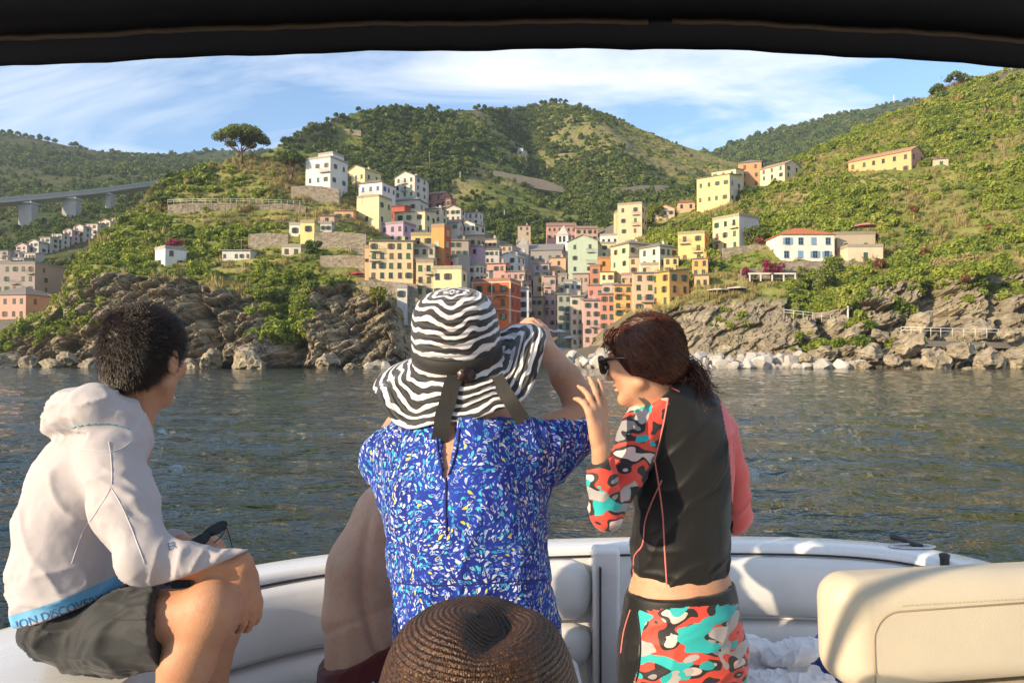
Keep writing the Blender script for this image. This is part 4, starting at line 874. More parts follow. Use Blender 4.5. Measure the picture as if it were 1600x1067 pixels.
def tree_px(px, ybase, ytop, wpx, label, d=None, bv=None, **k):
    q = at(px, ybase, d) if d else ground(px, ybase, bv); s_ = q.y / F; return tree(k.pop('name', 'tree'), q - Vector((0, 0, .4)), (ybase - ytop) * s_ + .4, wpx * s_, label, **k)
tree_px(378, 250, 195, 92, 'big umbrella pine with flat spreading crown on the left headland', d=236, kind='umbrella', name='umbrella_pine', n=15000, size=.40, seed=3)
tree_px(455, 284, 232, 46, 'smaller umbrella pine left of the tall white house', d=226, kind='umbrella', name='umbrella_pine', n=4500, size=.34, seed=5)
tree_px(250, 336, 300, 44, 'low umbrella pine on the left ridge above the wall', d=205, kind='umbrella', name='umbrella_pine', n=3000, size=.32, seed=6)
tree_px(264, 282, 268, 14, 'small pine on the crest beside the end of the viaduct', d=224, n=900, size=.3, seed=7)
tree_px(654, 238, 206, 18, 'pale poplar on the central hill, left one of two', bv=HB[3], kind='column', mat=M_TREE, n=1500, size=.6, seed=8)
tree_px(694, 240, 210, 20, 'pale poplar on the central hill, right one of two', bv=HB[3], kind='column', mat=M_TREE, n=1500, size=.6, seed=9)
tree_px(815, 262, 240, 26, 'light green tree on the slope above the long grey road wall', bv=HB[3], mat=M_TREE, n=1500, size=.6, seed=10)
tree_px(918, 286, 262, 20, 'sunlit tree on the terraced hill above the ravine', bv=HB[3], mat=M_TREE, n=1500, size=.5, seed=11)
tree_px(1025, 345, 318, 34, 'round green tree just right of the tall peach house', mat=M_TREE, n=2200, size=.35, seed=12)
tree_px(1178, 392, 350, 46, 'olive tree right of the white and cream modern house', d=184, mat=M_TREE, n=3000, size=.3, seed=13)
tree_px(1172, 318, 290, 34, 'dark tree in front of the brown tower house', d=246, n=2200, size=.35, seed=14)
tree_px(1494, 140, 112, 34, 'pine with ragged crown on the skyline at the upper right', d=300, kind='umbrella', name='pine_tree', n=1800, size=.4, seed=15)
tree_px(1464, 150, 132, 26, 'dark round pine on the right skyline below the ragged one', d=302, name='pine_tree', n=1500, size=.4, seed=16)
tree_px(590, 478, 446, 30, 'bright green fig bush on top of the rock pinnacle', d=135, mat=M_TREE, n=2200, size=.24, seed=17)
tree_px(490, 400, 376, 36, 'dark round tree right of the beige garage', d=166, n=2200, size=.25, seed=18)
tree_px(1290, 470, 400, 60, 'dark ivy-clad tree in the shaded gap under the pale villa', d=152, n=4000, size=.28, seed=19)
tree_px(1270, 345, 318, 44, 'large leafy tree on the slope above the pale villa', d=216, mat=M_TREE, n=2600, size=.32, seed=20)
tree_px(1490, 440, 400, 66, 'feathery reed clump on the cliff edge at the right', d=147, mat=M_DRY, n=4500, size=.3, seed=21, name='reed_clump', cat='reeds')
for i, (px, y_, w_) in enumerate(((1362, 372, 22), (1445, 395, 24), (1510, 430, 26), (1550, 356, 18), (1430, 330, 20), (1375, 412, 22))):
    RUST.append((px, tree_px(px, y_ + 10, y_ - 8, w_, 'x', mat=M_RUST, n=900, size=.3, seed=30 + i, name='bush', cat='bush', group='rusty bushes on the right slope')))
for i, px in enumerate((4, 16, 28, 40, 50, 62, 74, 86, 112, 118)):
    yb = float(np.interp(px, [0, 60, 130], [211, 221, 235])); PINA.append((px, tree_px(px, yb + 2, yb - 9 - (i * 7 % 4), 9, 'thin pine in the row standing along the left skyline', d=848, kind='umbrella', name='pine_tree', n=260, size=1.3, seed=50 + i, group='pines on the left skyline')))
for i, px in enumerate((182, 190, 199, 208, 218, 228, 238, 247, 256, 266, 276, 284)):
    yb = float(np.interp(px, [130, 190, 260, 300], [235, 245, 248, 254])); PINB.append((px, tree_px(px, yb + 2, yb - 8 - (i * 5 % 5), 11, 'dark pine in the clump on the low left skyline behind the viaduct end', d=870, kind='umbrella', name='pine_tree', n=260, size=1.3, seed=70 + i, group='pines on the low left skyline')))
for i, px in enumerate((512, 525, 560, 684, 742, 748, 757, 846, 852, 862, 868, 876, 884)):
    yb = float(np.interp(px, [470, 520, 570, 610, 680, 750, 800, 830, 880, 920], [206, 187, 173, 169, 173, 172, 174, 166, 161, 171])); d_ = float(np.interp(px, [520, 610, 750, 830, 880], [440, 476, 560, 650, 660])); PINC.append((px, tree_px(px, yb + 2, yb - 7 - (i * 3 % 4), 7, 'thin pine standing out on the skyline of the central hill', d=d_, kind='umbrella', name='pine_tree', n=260, size=.9, seed=90 + i, group='pines on the central skyline')))
rank(RUST, 'rust-brown bush among green ones on the right hillside, %s from the left'); rank(PINA, 'thin pine in the row along the far left skyline, %s from the left'); rank(PINB, 'dark pine in the clump above the viaduct end, %s from the left'); rank(PINC, 'thin pine on the skyline of the central hill, %s from the left')
def palm(px, yb, yt, wpx, label, d=None, seed=1):
    q = at(px, yb, d) if d else ground(px, yb); k_ = q.y / F; h = (yb - yt) * k_; w = wpx * k_; rs = random.Random(seed); root = empty('palm_tree', q - Vector((0, 0, .3)), 0, label, 'palm tree'); m = MB(); m.tube([(0, 0, -.5), (.1, 0, h * .35), (0, 0, h * .6)], [.28, .22, .2], 7); m.obj('trunk', M_BARK, root); m = MB()
    for i in range(26):
        a = rs.uniform(0, 6.28); el = rs.uniform(-.2, 1.2); L_ = w * .55; dr = Vector((math.cos(a), math.sin(a), 0)); P_ = [Vector((0, 0, h * .6)) + dr * L_ * t_ * math.cos(el * (1 - t_ * .3)) + Vector((0, 0, L_ * (t_ * math.sin(el) - .55 * t_ * t_))) for t_ in np.linspace(0, 1, 6)]; sd = Vector((-dr.y, dr.x, 0))
        for j in range(1, 6):
            for s_ in (-1, 1): b_ = P_[j-1].lerp(P_[j], .5); tip = P_[j] + sd * s_ * L_ * .17 + Vector((0, 0, -L_ * .06)); m.add([P_[j-1], b_ + (tip - b_) * .5 + dr * .03, tip, b_ + (tip - b_) * .4], [(0, 1, 2, 3)])
    m.obj('crown', M_PALM, root); return root
palm(556, 296, 270, 26, 'palm tree in front of the yellow gabled house', 236, 1); palm(1438, 268, 246, 24, 'palm tree in front of the pink gable of the long farmhouse', 232, 2); palm(1350, 420, 388, 40, 'bushy palm tree on the terrace right of the pale villa', 161, 3)
def boug(px, py, wpx, hpx, d, label, seed):
    q = at(px, py, d); k_ = d / F; rs = np.random.RandomState(seed); root = empty('bougainvillea', q, 0, label, 'bougainvillea'); w, h = wpx * k_ / 2, hpx * k_ / 2
    lobes = [((rs.uniform(-.7, .7) * w, rs.uniform(-.4, .4) * w * .6, rs.uniform(0, 1.2) * h), (w * .36, w * .3, h * .5)) for _ in range(12)]; V, Fc = crown(rs, lobes, 1300, .22, .4); link('blossom', np_mesh('blossom', V, Fc, False), M_BOUG, root)
    V, Fc = crown(rs, lobes, 350, .24, .5); link('leaves', np_mesh('leaves', V, Fc, False), M_TREE, root); m = MB(); m.tube([(0, 0, -1), (.1, 0, 0), (.2 * w, 0, h * .6)], [.12, .1, .05], 6); m.obj('stem', M_BARK, root)
boug(1208, 424, 40, 22, 156, 'large magenta bougainvillea hanging over the terrace left of the pale villa', 1); boug(1165, 428, 14, 18, 157, 'small magenta bougainvillea left of the large one', 2); boug(272, 384, 34, 14, 170, 'magenta bougainvillea beside the white cube house', 3); boug(164, 418, 26, 12, 156, 'pinkish red bougainvillea at the left cliff top', 4); boug(1186, 378, 14, 8, 180, 'small red flowering bush left of the pale villa', 5)
# terrace with pergola, parasols, poles, railings ------------------------------
tr_ = empty('pergola', at(1205, 436, 156), 0, 'white beamed pergola terrace under the magenta bougainvillea', 'pergola'); M_WHT = simple('white_paint', (.62, .58, .5), .7, .1, 2, .1); k_ = 156 / F
m = MB(); m.box((-36 * k_, -.4, 7 * k_), (38 * k_, .0, 9.5 * k_)); m.obj('beam', M_WHT, tr_); m = MB(); m.box((-36 * k_, .0, -.6 * k_), (38 * k_, 3, .4 * k_)); m.obj('terrace_floor', M_CONC, tr_)
for q in (-35, -18, 0, 18, 36): m = MB(); m.box((q * k_, -.35, -.5), (q * k_ + .25, -.1, 7 * k_)); m.obj('post', M_WHT, tr_)
def parasol(px, yb, yt, wpx, d, col, label):
    q = at(px, yb, d); k_ = d / F; h = (yb - yt) * k_; w = wpx * k_ / 2; root = empty('parasol', q, 0, label, 'parasol'); m = MB(); m.tube([(0, 0, -1), (0, 0, h * .95)], .05, 6); m.obj('pole', M_RAIL, root)
    m = MB(); V = [(0, 0, h)] + [(w * math.cos(a), w * math.sin(a), h * .78) for a in np.linspace(0, 6.283, 9)[:-1]] + [(w * math.cos(a), w * math.sin(a), h * .78 - .18) for a in np.linspace(0, 6.283, 9)[:-1]]; m.add(V, [(0, i + 1, (i + 1) % 8 + 1) for i in range(8)] + [(i + 1, i + 9, (i + 1) % 8 + 9, (i + 1) % 8 + 1) for i in range(8)]); o = m.obj('canopy', M_TRIMM, root); o.color = (*col, 1)
parasol(1352, 368, 348, 34, 172, (.55, .22, .2), 'pink parasol on the roof terrace right of the pale villa'); parasol(1122, 462, 450, 34, 152, (.6, .53, .42), 'beige parasol on the rock terrace, left one'); parasol(1152, 460, 447, 32, 152, (.6, .53, .42), 'beige parasol on the rock terrace, right one')
parasol(854, 532, 512, 26, 176, (.55, .57, .62), 'grey-white parasol by the harbour, left one'); parasol(874, 534, 514, 28, 175, (.55, .57, .62), 'grey-white parasol by the harbour, middle one'); parasol(890, 540, 524, 20, 172, (.5, .52, .58), 'grey-white parasol by the harbour, right one'); parasol(559, 440, 424, 22, 150, (.4, .04, .05), 'closed-in red parasol left of the large cream tenement')
def railing(pts, d, label, h=1.0, step=1.6):
    P_ = [at(px, py, d) for px, py in pts]; root = empty('railing', P_[0], 0, label, 'railing'); L_ = [q - P_[0] for q in P_]; m = MB(); m.tube([q + Vector((0, 0, h)) for q in L_], .05, 5); m.tube([q + Vector((0, 0, h * .5)) for q in L_], .04, 5); m.obj('rail', M_WHT, root)
    for a, b in zip(L_[:-1], L_[1:]):
        n = max(1, int((b - a).length / step))
        for i in range(n): q = a.lerp(b, i / n); m = MB(); m.tube([q + Vector((0, 0, -.6)), q + Vector((0, 0, h))], .05, 5); m.obj('post', M_WHT, root)
railing([(1225, 492), (1270, 497), (1325, 503)], 138, 'pale railing along the cliff path below the villa'); railing([(1408, 520), (1470, 522), (1560, 524), (1600, 526)], 124, 'pale railing of the path across the rocks at the right'); railing([(262, 318), (350, 316), (420, 318), (478, 320)], 201, 'thin railing on top of the long stone wall on the headland'); railing([(100, 492), (150, 490), (196, 492)], 142, 'pale railing on the rock spur at the left')
pth = at(1400, 529, 124); m = MB(); m.add([at(1395, 531, 124), at(1610, 536, 124), at(1610, 536, 124) + Vector((0, 2.4, 0)), at(1395, 531, 124) + Vector((0, 2.4, 0)), at(1395, 540, 124), at(1610, 545, 124)], [(0, 1, 2, 3), (4, 5, 1, 0)]); tag(m.obj('footpath', M_CONC), kind='structure')
def pole(px, yb, yt, d, label, name='utility_pole', r=.09, arm=True, mat=None):
    q = at(px, yb, d); h = (yb - yt) / F * d; m = MB(); m.tube([q + Vector((0, 0, -1)), q + Vector((0, 0, h))], [r, r * .7], 6)
    if arm: m.box((q.x - .8, q.y - .06, q.z + h * .9), (q.x + .8, q.y + .06, q.z + h * .9 + .12))
    return tag(m.obj(name, mat or M_RAIL), label, 'pole')
M_WOODP = simple('weathered_wood', (.30, .24, .17), .9, .3, 3, .3, .02)
pole(671, 262, 236, 420, 'utility pole standing on the central hillside', mat=M_WOODP, r=.16); pole(719, 276, 268, 400, 'short pale post in the wood above the town', arm=False, mat=M_WHT, r=.2); pole(788, 338, 328, 380, 'short white post low on the wooded slope', arm=False, mat=M_WHT, r=.2)
pole(1471, 148, 118, 303, 'wooden pole on the right skyline', mat=M_WOODP, r=.14); pole(1428, 166, 150, 307, 'thin pole lower on the right skyline', mat=M_WOODP, r=.1); pole(1397, 161, 149, 998, 'small mast on top of the far right hill', mat=M_WHT, r=.9); pole(1268, 258, 236, 296, 'utility pole beside the cream gabled farmhouse', mat=M_WOODP, r=.1); pole(1276, 308, 278, 226, 'thin wooden pole on the slope above the villa', mat=M_WOODP, r=.07); pole(1325, 508, 478, 137, 'white pole on the cliff path below the villa', arm=False, mat=M_WHT, r=.22); pole(377, 405, 372, 168, 'wooden pole beside the long low whitish shed', mat=M_WOODP, r=.08); pole(557, 310, 292, 206, 'grey lamp pole left of the plain pale yellow house', arm=False, r=.1)
# white building and pylons far up the central hill
house(803, 817, 824, 233, 243, (.5, .5, .48), 'tiny white house far up the central hill', d=520, bvh=HB[3], floors=1, cols=2, scols=0, roof='gy', rc=(.4, .38, .34))
stone_wall([(527, 203), (545, 202), (564, 204)], 5, 'short pale wall near the top of the central hill', bv=HB[3]); stone_wall([(1560, 118), (1580, 112), (1600, 108)], 5, 'pale road wall at the top of the right hill', dd=290, mat=M_CONC)
# moored boats drawn up by the harbour ramp
def dinghy(px, py, d, rz, col, label):
    q = at(px, py, d); root = empty('dinghy', q, rz, label, 'boat'); V = []; n = 9
    for i in range(n):
        t_ = i / (n - 1); x = (t_ - .5) * 4.6; w = .8 * math.sin(math.pi * min(1, .25 + t_ * .75)) ** .7 * (1 if t_ < .97 else .15); s_ = .12 * (2 * t_ - 1) ** 2
        V += [(x, -w, .75 + s_), (x, -w * .75, .2), (x, 0, .02), (x, w * .75, .2), (x, w, .75 + s_), (x, w * .86, .72 + s_), (x, 0, .3), (x, -w * .86, .72 + s_)]
    m = MB(); m.add(V, [(i*8+a, (i+1)*8+a, (i+1)*8+(a+1) % 8, i*8+(a+1) % 8) for i in range(n-1) for a in range(8)] + [tuple(range(7, -1, -1)), tuple(8*(n-1)+a for a in range(8))]); o = m.obj('hull', M_TRIMM, root); o.color = (*col, 1)
    for x in (-.9, .6): m = MB(); m.box((x - .15, -.62, .5), (x + .15, .62, .56)); m.obj('thwart', M_WOODP, root)
dinghy(848, 541, 176, .3, (.55, .55, .56), 'small white boat drawn up at the left of the harbour'); dinghy(868, 545, 173, -.2, (.10, .2, .4), 'small blue boat drawn up in the harbour'); dinghy(888, 549, 170, .1, (.6, .58, .55), 'small white boat at the right of the harbour ramp')
# haze ------------------------------------------------------------------------
m = MB(); m.box((-1500, -30, -4), (1500, 1300, 372)); hz = m.obj('haze', None); tm = bpy.data.materials.new('haze_air'); tm.use_nodes = True; tn_ = tm.node_tree; tn_.nodes.clear(); vo = tn_.nodes.new('ShaderNodeVolumePrincipled'); ou = tn_.nodes.new('ShaderNodeOutputMaterial'); tn_.links.new(vo.outputs[0], ou.inputs['Volume'])
vo.inputs['Color'].default_value = (.72, .82, .95, 1); vo.inputs['Density'].default_value = .00016; vo.inputs['Anisotropy'].default_value = .2; hz.data.materials.append(tm); tag(hz, kind='stuff')
rs = np.random.RandomState(5)
fc = COAST_F; fu = uu[fc].mean(1); fv = vv[fc].mean(1); fm = co_mid = COAST_CO[fc].mean(1)
nrm = np.cross(COAST_CO[fc[:, 2]] - COAST_CO[fc[:, 0]], COAST_CO[fc[:, 3]] - COAST_CO[fc[:, 1]]); nrm /= np.linalg.norm(nrm, axis=1)[:, None] + 1e-9
ftown = sstep(560, 640, fu) * (1 - sstep(960, 1020, fu))
patch = fbm(fm / 22., 3, 55)
w = sstep(.98, 1.15, fv) * (1 - sstep(4.05, 4.2, fv)) * (1 - .97 * ftown) * (0.12 + sstep(-.28, .2, patch))
w *= 1 - .8 * ((fu > 60) & (fu < 130) & (fv > 1))                        # bare rocky spur at the left
dry_zone = np.exp(-((fu - 400) / 90) ** 2) * np.exp(-((fv - 3.4) / .5) ** 2) + np.exp(-((fu - 1130) / 60) ** 2) * np.exp(-((fv - 1.2) / .3) ** 2)
w *= 1 - .75 * np.clip(dry_zone, 0, 1)
w *= np.where((fu > 1000) & (fu < 1240) & (fv < 1.7), .25, 1.0)
def clear_view(pts, sc):
    """gardens: no shrub inside a house, low ones before its front"""
    keep = np.ones(len(pts), bool); sc = sc.copy()
    for x, y, R in CLEAR:
        rel = pts[:, :2] - np.array((x, y)); dc = -np.array((x, y)) / math.hypot(x, y); al = rel @ dc; ac = np.abs(rel @ np.array((-dc[1], dc[0])))
        keep &= ~((al > -R) & (al < R + 2.0) & (ac < R + .5)); m = (al >= R) & (al < R + 14) & (ac < R + 1); sc[m] = np.minimum(sc[m], .55)
    return keep, sc
pts, k = sample_faces(COAST_CO, fc, 19000, rs, w)
sc = np.exp(rs.normal(-.15, 1.0, len(k)) * np.where(fu[k] > 1100, .62, .48)) * np.where(fu[k] > 1100, .95, .85)
keep, sc = clear_view(pts, sc); pts, sc = pts[keep], sc[keep]
scatter('hillside_shrubs', pts, np.clip(sc, .35, 2.6), SHR, 6, 'dense green shrubs covering the sunlit hillsides above the cliffs', 'shrubs', 3)
# bushes clinging to cliff ledges and in clefts
w = (fv > .25) * (fv < 1.15) * sstep(.05, .4, patch) * (np.abs(nrm[:, 2]) > .3) * (1 - ftown * .7) + 2.5 * np.exp(-((fu - 440) / 30) ** 2) * (fv > .35) * (fv < 1.2) + 3. * np.exp(-((fu - 1310) / 42) ** 2) * (fv > .75) * (fv < 1.9)
w = w + 1.6 * np.exp(-((fu - 1490) / 45) ** 2) * (fv > .85) * (fv < 1.2)
pts, k = sample_faces(COAST_CO, fc, 2600, rs, w + 1e-6)
scatter('cliff_bushes', pts, np.clip(np.exp(rs.normal(-.1, .4, len(k))) * 1.0, .35, 2.2), SHR, 6, 'dark bushes clinging to ledges and clefts of the sea cliffs', 'bushes', 4)
w = sstep(.85, 1.05, fv) * (1 - sstep(4.05, 4.2, fv)) * (1 - .95 * ftown) * (.15 + sstep(.2, -.3, patch)) * (1 + 2 * np.clip(dry_zone, 0, 1))
pts, k = sample_faces(COAST_CO, fc, 9000, rs, w)
scatter('dry_grass', pts, np.clip(np.exp(rs.normal(.1, .35, len(k))), .5, 2.4), DRY, 3, 'dry yellow grass tufts between the shrubs on the slopes', 'grass', 5)
def wood(name, H, n, seed, mean, label, fn=None, coll_=None, nk=4):
    rs = np.random.RandomState(seed); co, fc, v = H[1], H[2], H[4]
    fm = co[fc].mean(1); w = .06 + sstep(-.25, .25, fbm(fm / 55., 3, seed)); fv = v[fc].mean(1)
    if fn is not None: w = w * fn(fm, fv)
    w = w / (1 + (fm[:, 1] / 500.) ** 1.0)
    p, k = sample_faces(co, fc, n, rs, w)
    keep, s_ = clear_view(p, np.clip(np.exp(rs.normal(0, .38, n)), .4, 2.6) * mean); p = p[keep]
    scatter(name, p, s_[keep], coll_ or WOO, nk, label, 'wood', seed)
wood('hill_wood', HB, 12500, 101, 1.7, 'dark green wood and scrub covering the central hill behind the town', lambda m, v: (v < 3.3) * (1 - .85 * sstep(20, 130, m[:, 0]) * sstep(1.5, 2.1, v)))
wood('hill_scrub', HB, 6000, 102, .95, 'low sunlit scrub between field terraces of the central hill', lambda m, v: (v < 3.1) * sstep(1.4, 2.0, v), SHR, 6)
wood('far_wood', HD, 9000, 103, 3.0, 'distant wood covering the far hill at the right', lambda m, v: v < 2.2)
wood('left_wood', HE, 9000, 104, 2.2, 'scrub and woodland on the shaded hill behind the viaduct', lambda m, v: v < 3.2)
wood('rear_wood', HE2, 1500, 105, 2.8, 'far wood on the low hill behind the left ridge', lambda m, v: v < 1.2)
wood('valley_scrub', HV, 6000, 106, 1.1, 'dark green scrub in the shaded valley under the viaduct', None)
# ================================================================== boat
PLAN = catmull([(-1.80,-1.6,0),(-1.79,0.2,0),(-1.68,1.1,0),(-1.45,1.9,0),(-1.17,2.42,0),(-.80,2.77,0),(-.3,2.98,0),(.3,3.08,0),(.9,3.11,0),(1.34,3.06,0),(1.62,2.9,0),(1.77,2.6,0),(1.86,2.0,0),(1.90,.6,0),(1.88,-1.6,0)], 14)
def nrm_out(i):
    a = PLAN[max(i-1, 0)]; b = PLAN[min(i+1, len(PLAN)-1)]; t = (b - a).normalized(); return Vector((-t.y, t.x, 0))
def loft(i0, i1, prof, close=False, cap=False, side=None):
    """prof: [(offset outward, z)] or function(i)->list"""
    V = []; n = None
    for i in range(i0, i1 + 1):
        pr = prof(i) if callable(prof) else prof; n = len(pr); o = nrm_out(i)
        V += [PLAN[i] + o * s + Vector((0, 0, z)) for s, z in pr]
    k = i1 - i0; Fc = [(a*n+b, a*n+(b+1) % n, (a+1)*n+(b+1) % n, (a+1)*n+b) for a in range(k) for b in range(n if close else n-1)]
    mb = MB(); mb.add(V, Fc, 0, True)
    if cap and close:
        mb.F.append(list(range(n))[::-1]); mb.F.append([k*n + b for b in range(n)]); mb.M += [0, 0]; mb.sm += [False, False]
    return mb
def gel(name, col, rough=.28, coat=.3, var=.05):
    t = NT(name); c = t.co(); n = t.noise(c, 3., 5, .6)
    t.base(t.mix(t.ramp(n, [(.4, 0.), (.8, 1.)]), col, tuple(x * (1 - var * 2) for x in col))).rough(t.ramp(t.noise(c, 9., 4), [(.3, rough * .8), (.7, rough * 1.3)]))
    t.b.inputs['Coat Weight'].default_value = coat; t.b.inputs['Coat Roughness'].default_value = .1; return t.m
def vinyl(name, col, rough=.5):
    t = NT(name); c = t.co(); v = t.n('ShaderNodeTexVoronoi', ins={'Vector': c, 'Scale': 420.})
    n = t.noise(c, 5., 5, .6); t.base(t.mix(t.ramp(n, [(.35, 0.), (.8, 1.)]), col, tuple(x * .88 for x in col))).rough(rough)
    t.bump(t.math('ADD', t.math('MULTIPLY', v.outputs['Distance'], .35), t.noise(c, 14., 3)), .25, .004); return t.m
M_GEL = gel('white_gelcoat', (.74, .74, .73)); M_VIN = vinyl('white_vinyl', (.70, .69, .67)); M_CREAM = vinyl('cream_vinyl', (.60, .52, .39))
M_BLACK = simple('black_rubber', (.02, .02, .022), .45, .2, 20, .1, .002); M_NAVY = simple('navy_canvas', (.0025, .003, .009), .8, .2, 300, .3, .001); M_DECK = simple('deck_grey', (.5, .49, .47), .6, .08, 30, .2, .002)
boat = empty('motorboat', (0, 1.5, 0), 0, 'white motorboat stern with padded coaming around the cockpit', 'boat')
def bpart(mb, name, mat, parent=None):
    o = mb.obj(name, mat); o.parent = parent or boat
    o.matrix_parent_inverse = (parent or boat).matrix_basis.inverted() if parent is None else Matrix.Identity(4)
    if parent is not None:
        o.parent = parent
    return o
N_ = len(PLAN) - 1
wl = lambda i: sstep(70, 30, np.array(float(i)))          # the port coaming is a broader seat deck than the transom
def top_w(i): return .15 + .17 * float(1 - sstep(38, 62, np.array(float(i))))
bpart(loft(0, N_, [(.10, -.3), (.20, .25), (.21, .7), (.19, .98), (.215, 1.0), (.215, 1.05), (.18, 1.07), (.12, 1.18), (.06, 1.235), (0, 1.25)]), 'hull', M_GEL)
bpart(loft(0, N_, lambda i: [(.004, 1.2505), (-.01, 1.254), (-top_w(i) + .03, 1.254), (-top_w(i) + .008, 1.248), (-top_w(i), 1.232), (-top_w(i), 1.0)]), 'coaming', M_GEL)
bpart(loft(0, N_, lambda i: [(-top_w(i) - .001, 1.223), (-top_w(i) - .007, 1.223), (-top_w(i) - .007, 1.216), (-top_w(i) - .001, 1.216)], close=True, cap=True), 'seam_cord', M_BLACK)
def bol(i0, i1, name, z1=1.212, z0=.985):
    def pr(i):
        e = min(1.0, (min(i - i0, i1 - i) + .15) / 1.6) ** .5; w = top_w(i); c_ = (z1 + z0) / 2; hz = (z1 - z0) / 2
        return [(-w + .02, c_ + hz * e), (-w - .03 * e, c_ + hz * e * .98), (-w - .062 * e, c_ + hz * e * .82), (-w - .078 * e, c_ + hz * e * .35), (-w - .08 * e, c_ - hz * e * .3), (-w - .066 * e, c_ - hz * e * .82), (-w - .03 * e, c_ - hz * e), (-w + .02, c_ - hz * e)]
    return bpart(loft(i0, i1, pr, close=True, cap=True), name, M_VIN)
def find_x(x): return min(range(N_ // 3, 2 * N_ // 3 + 20), key=lambda i: abs(PLAN[i].x - x) + (0 if PLAN[i].y > 2 else 9))
gA, gB = find_x(.30), find_x(.42)
for a_, b_ in ((30, 58), (58, gA)): bol(a_, b_, 'bolster'); bol(a_, b_, 'bolster', .972, .80)
bol(gB + 2, 150 if N_ > 160 else N_ - 24, 'bolster'); bol(gB + 2, N_ - 30, 'bolster', .972, .72)
bpart(loft(0, N_, lambda i: [(-top_w(i), 1.0), (-top_w(i) - .012, .98), (-top_w(i) - .012, .42)]), 'liner', M_GEL)
# gate post between the port bolsters and the starboard ones
gp = PLAN[find_x(.365)]
m = MB(); m.box((gp.x - .035, gp.y - .235, .45), (gp.x + .07, gp.y - .13, 1.262)); g = bpart(m, 'gate_post', M_GEL)
bv = g.modifiers.new('bevel', 'BEVEL'); bv.width = .018; bv.segments = 4
m = MB(); m.box((gp.x - .012, gp.y - .26, .45), (gp.x - .006, gp.y - .232, 1.2)); bpart(m, 'gate_seam', M_BLACK)
m = MB(); m.box((-1.7, -1.6, .38), (1.75, 2.85, .45)); bpart(m, 'deck', M_DECK)
# stern bench cushions
def cushion(lo, hi, name='bench_cushion', mat=None, r=.035):
    m = MB(); m.box(lo, hi); o = bpart(m, name, mat or M_VIN); b_ = o.modifiers.new('bevel', 'BEVEL'); b_.width = r; b_.segments = 5
    for p_ in o.data.polygons: p_.use_smooth = True
    return o
cushion((-1.15, 2.05, .78), (-.42, 2.52, .91)); cushion((-.80, .5, .80), (-.44, 2.03, .93)); cushion((-.41, 2.12, .78), (.24, 2.74, .91)); cushion((.52, 2.16, .78), (1.5, 2.82, .935))
m = MB(); m.box((-1.12, 2.08, .45), (.22, 2.7, .78)); bpart(m, 'bench_base', M_GEL)
m = MB(); m.box((.55, 2.2, .45), (1.48, 2.8, .78)); bpart(m, 'bench_base', M_GEL)
# port side seat panel under the seated man
m = MB(); m.add([(-1.46, .3, 1.285), (-1.00, .3, 1.275), (-.86, 1.75, 1.275), (-1.22, 2.0, 1.285), (-1.46, .3, .45), (-.96, .3, .45), (-.82, 1.75, .45), (-1.22, 2.0, .45)], [(0,1,2,3), (1,5,6,2), (2,6,7,3), (0,4,5,1), (3,7,4,0)])
o = bpart(m, 'side_panel', M_GEL)
# helm seat backrest at the right
hs = empty('helm_seat', (0, 0, 0)); hs.parent = boat; hs.matrix_parent_inverse = boat.matrix_basis.inverted()
hs.location = at(1326, 1092, 1.30); hs.rotation_euler = (math.radians(-3), 0, math.radians(9))
def rbox(lo, hi, r, name, mat, parent, seg=6):
    m = MB(); m.box(lo, hi); o = m.obj(name, mat, parent); b_ = o.modifiers.new('bevel', 'BEVEL'); b_.width = r; b_.segments = seg
    for p_ in o.data.polygons: p_.use_smooth = True
    return o
hz0 = at(1290, 912, 1.30).z - hs.location.z
bk = rbox((0, 0, .0), (.66, .125, hz0), .05, 'backrest', M_CREAM, hs, 10)
rbox((.012, .0, -.5), (.66, .12, -.010), .03, 'seat_base', M_CREAM, hs)
m = MB(); r_ = .05; path = [(.052, -.0005, .0)] + [(.052, -.0005, hz0 - .055 - r_)] + [(.052 + r_ * (1 - math.cos(q)), -.0005, hz0 - .055 - r_ + r_ * math.sin(q)) for q in np.linspace(0, math.pi/2, 8)] + [(.62, -.0005, hz0 - .05)]
m.tube(path, .0016, 6); m.obj('piping', simple('tan_thread', (.38, .29, .18), .8), bk)
for dz_ in (.0045, -.0045):
    m = MB()
    for q in np.arange(.11, .6, .0085): m.box((q, -.0012, hz0 - .05 + dz_ - .0007), (q + .005, .0, hz0 - .05 + dz_ + .0007))
    m.obj('stitching', simple('cream_thread', (.5, .42, .3), .8), bk)
# cleat, cord and fairlead on the starboard quarter
ck = at(1476, 879, 2.72); m = MB(); m.tube([ck + Vector((0, 0, -.03)), ck + Vector((0, 0, .012)), ck + Vector((0, 0, .03)), ck + Vector((0, 0, .036))], [.014, .016, .019, .010], 10)
m.box((ck.x + .01, ck.y - .012, ck.z - .03), (ck.x + .05, ck.y + .012, ck.z - .016)); bpart(m, 'cleat', M_BLACK)
fp = at(1425, 856, 2.92); fp.z = 1.258
m = MB(); ring = [fp + Vector((.085 * math.cos(q), .03 * math.sin(q), 0)) for q in np.linspace(0, 6.2832, 25)]; m.tube(ring, .006, 8, cap=False); bpart(m, 'fairlead', simple('steel', (.5, .5, .5), .25, .1, 10, 0, metal=1.0))
c_ = [at(1392, 843, 3.06), at(1402, 846, 3.04), at(1415, 850, 3.0), at(1425, 855, 2.95), at(1440, 861, 2.9)]
for q in c_: q.z = max(q.z, 1.262)
m = MB(); m.tube(catmull(c_, 6), .011, 8); bpart(m, 'mooring_cord', M_BLACK)
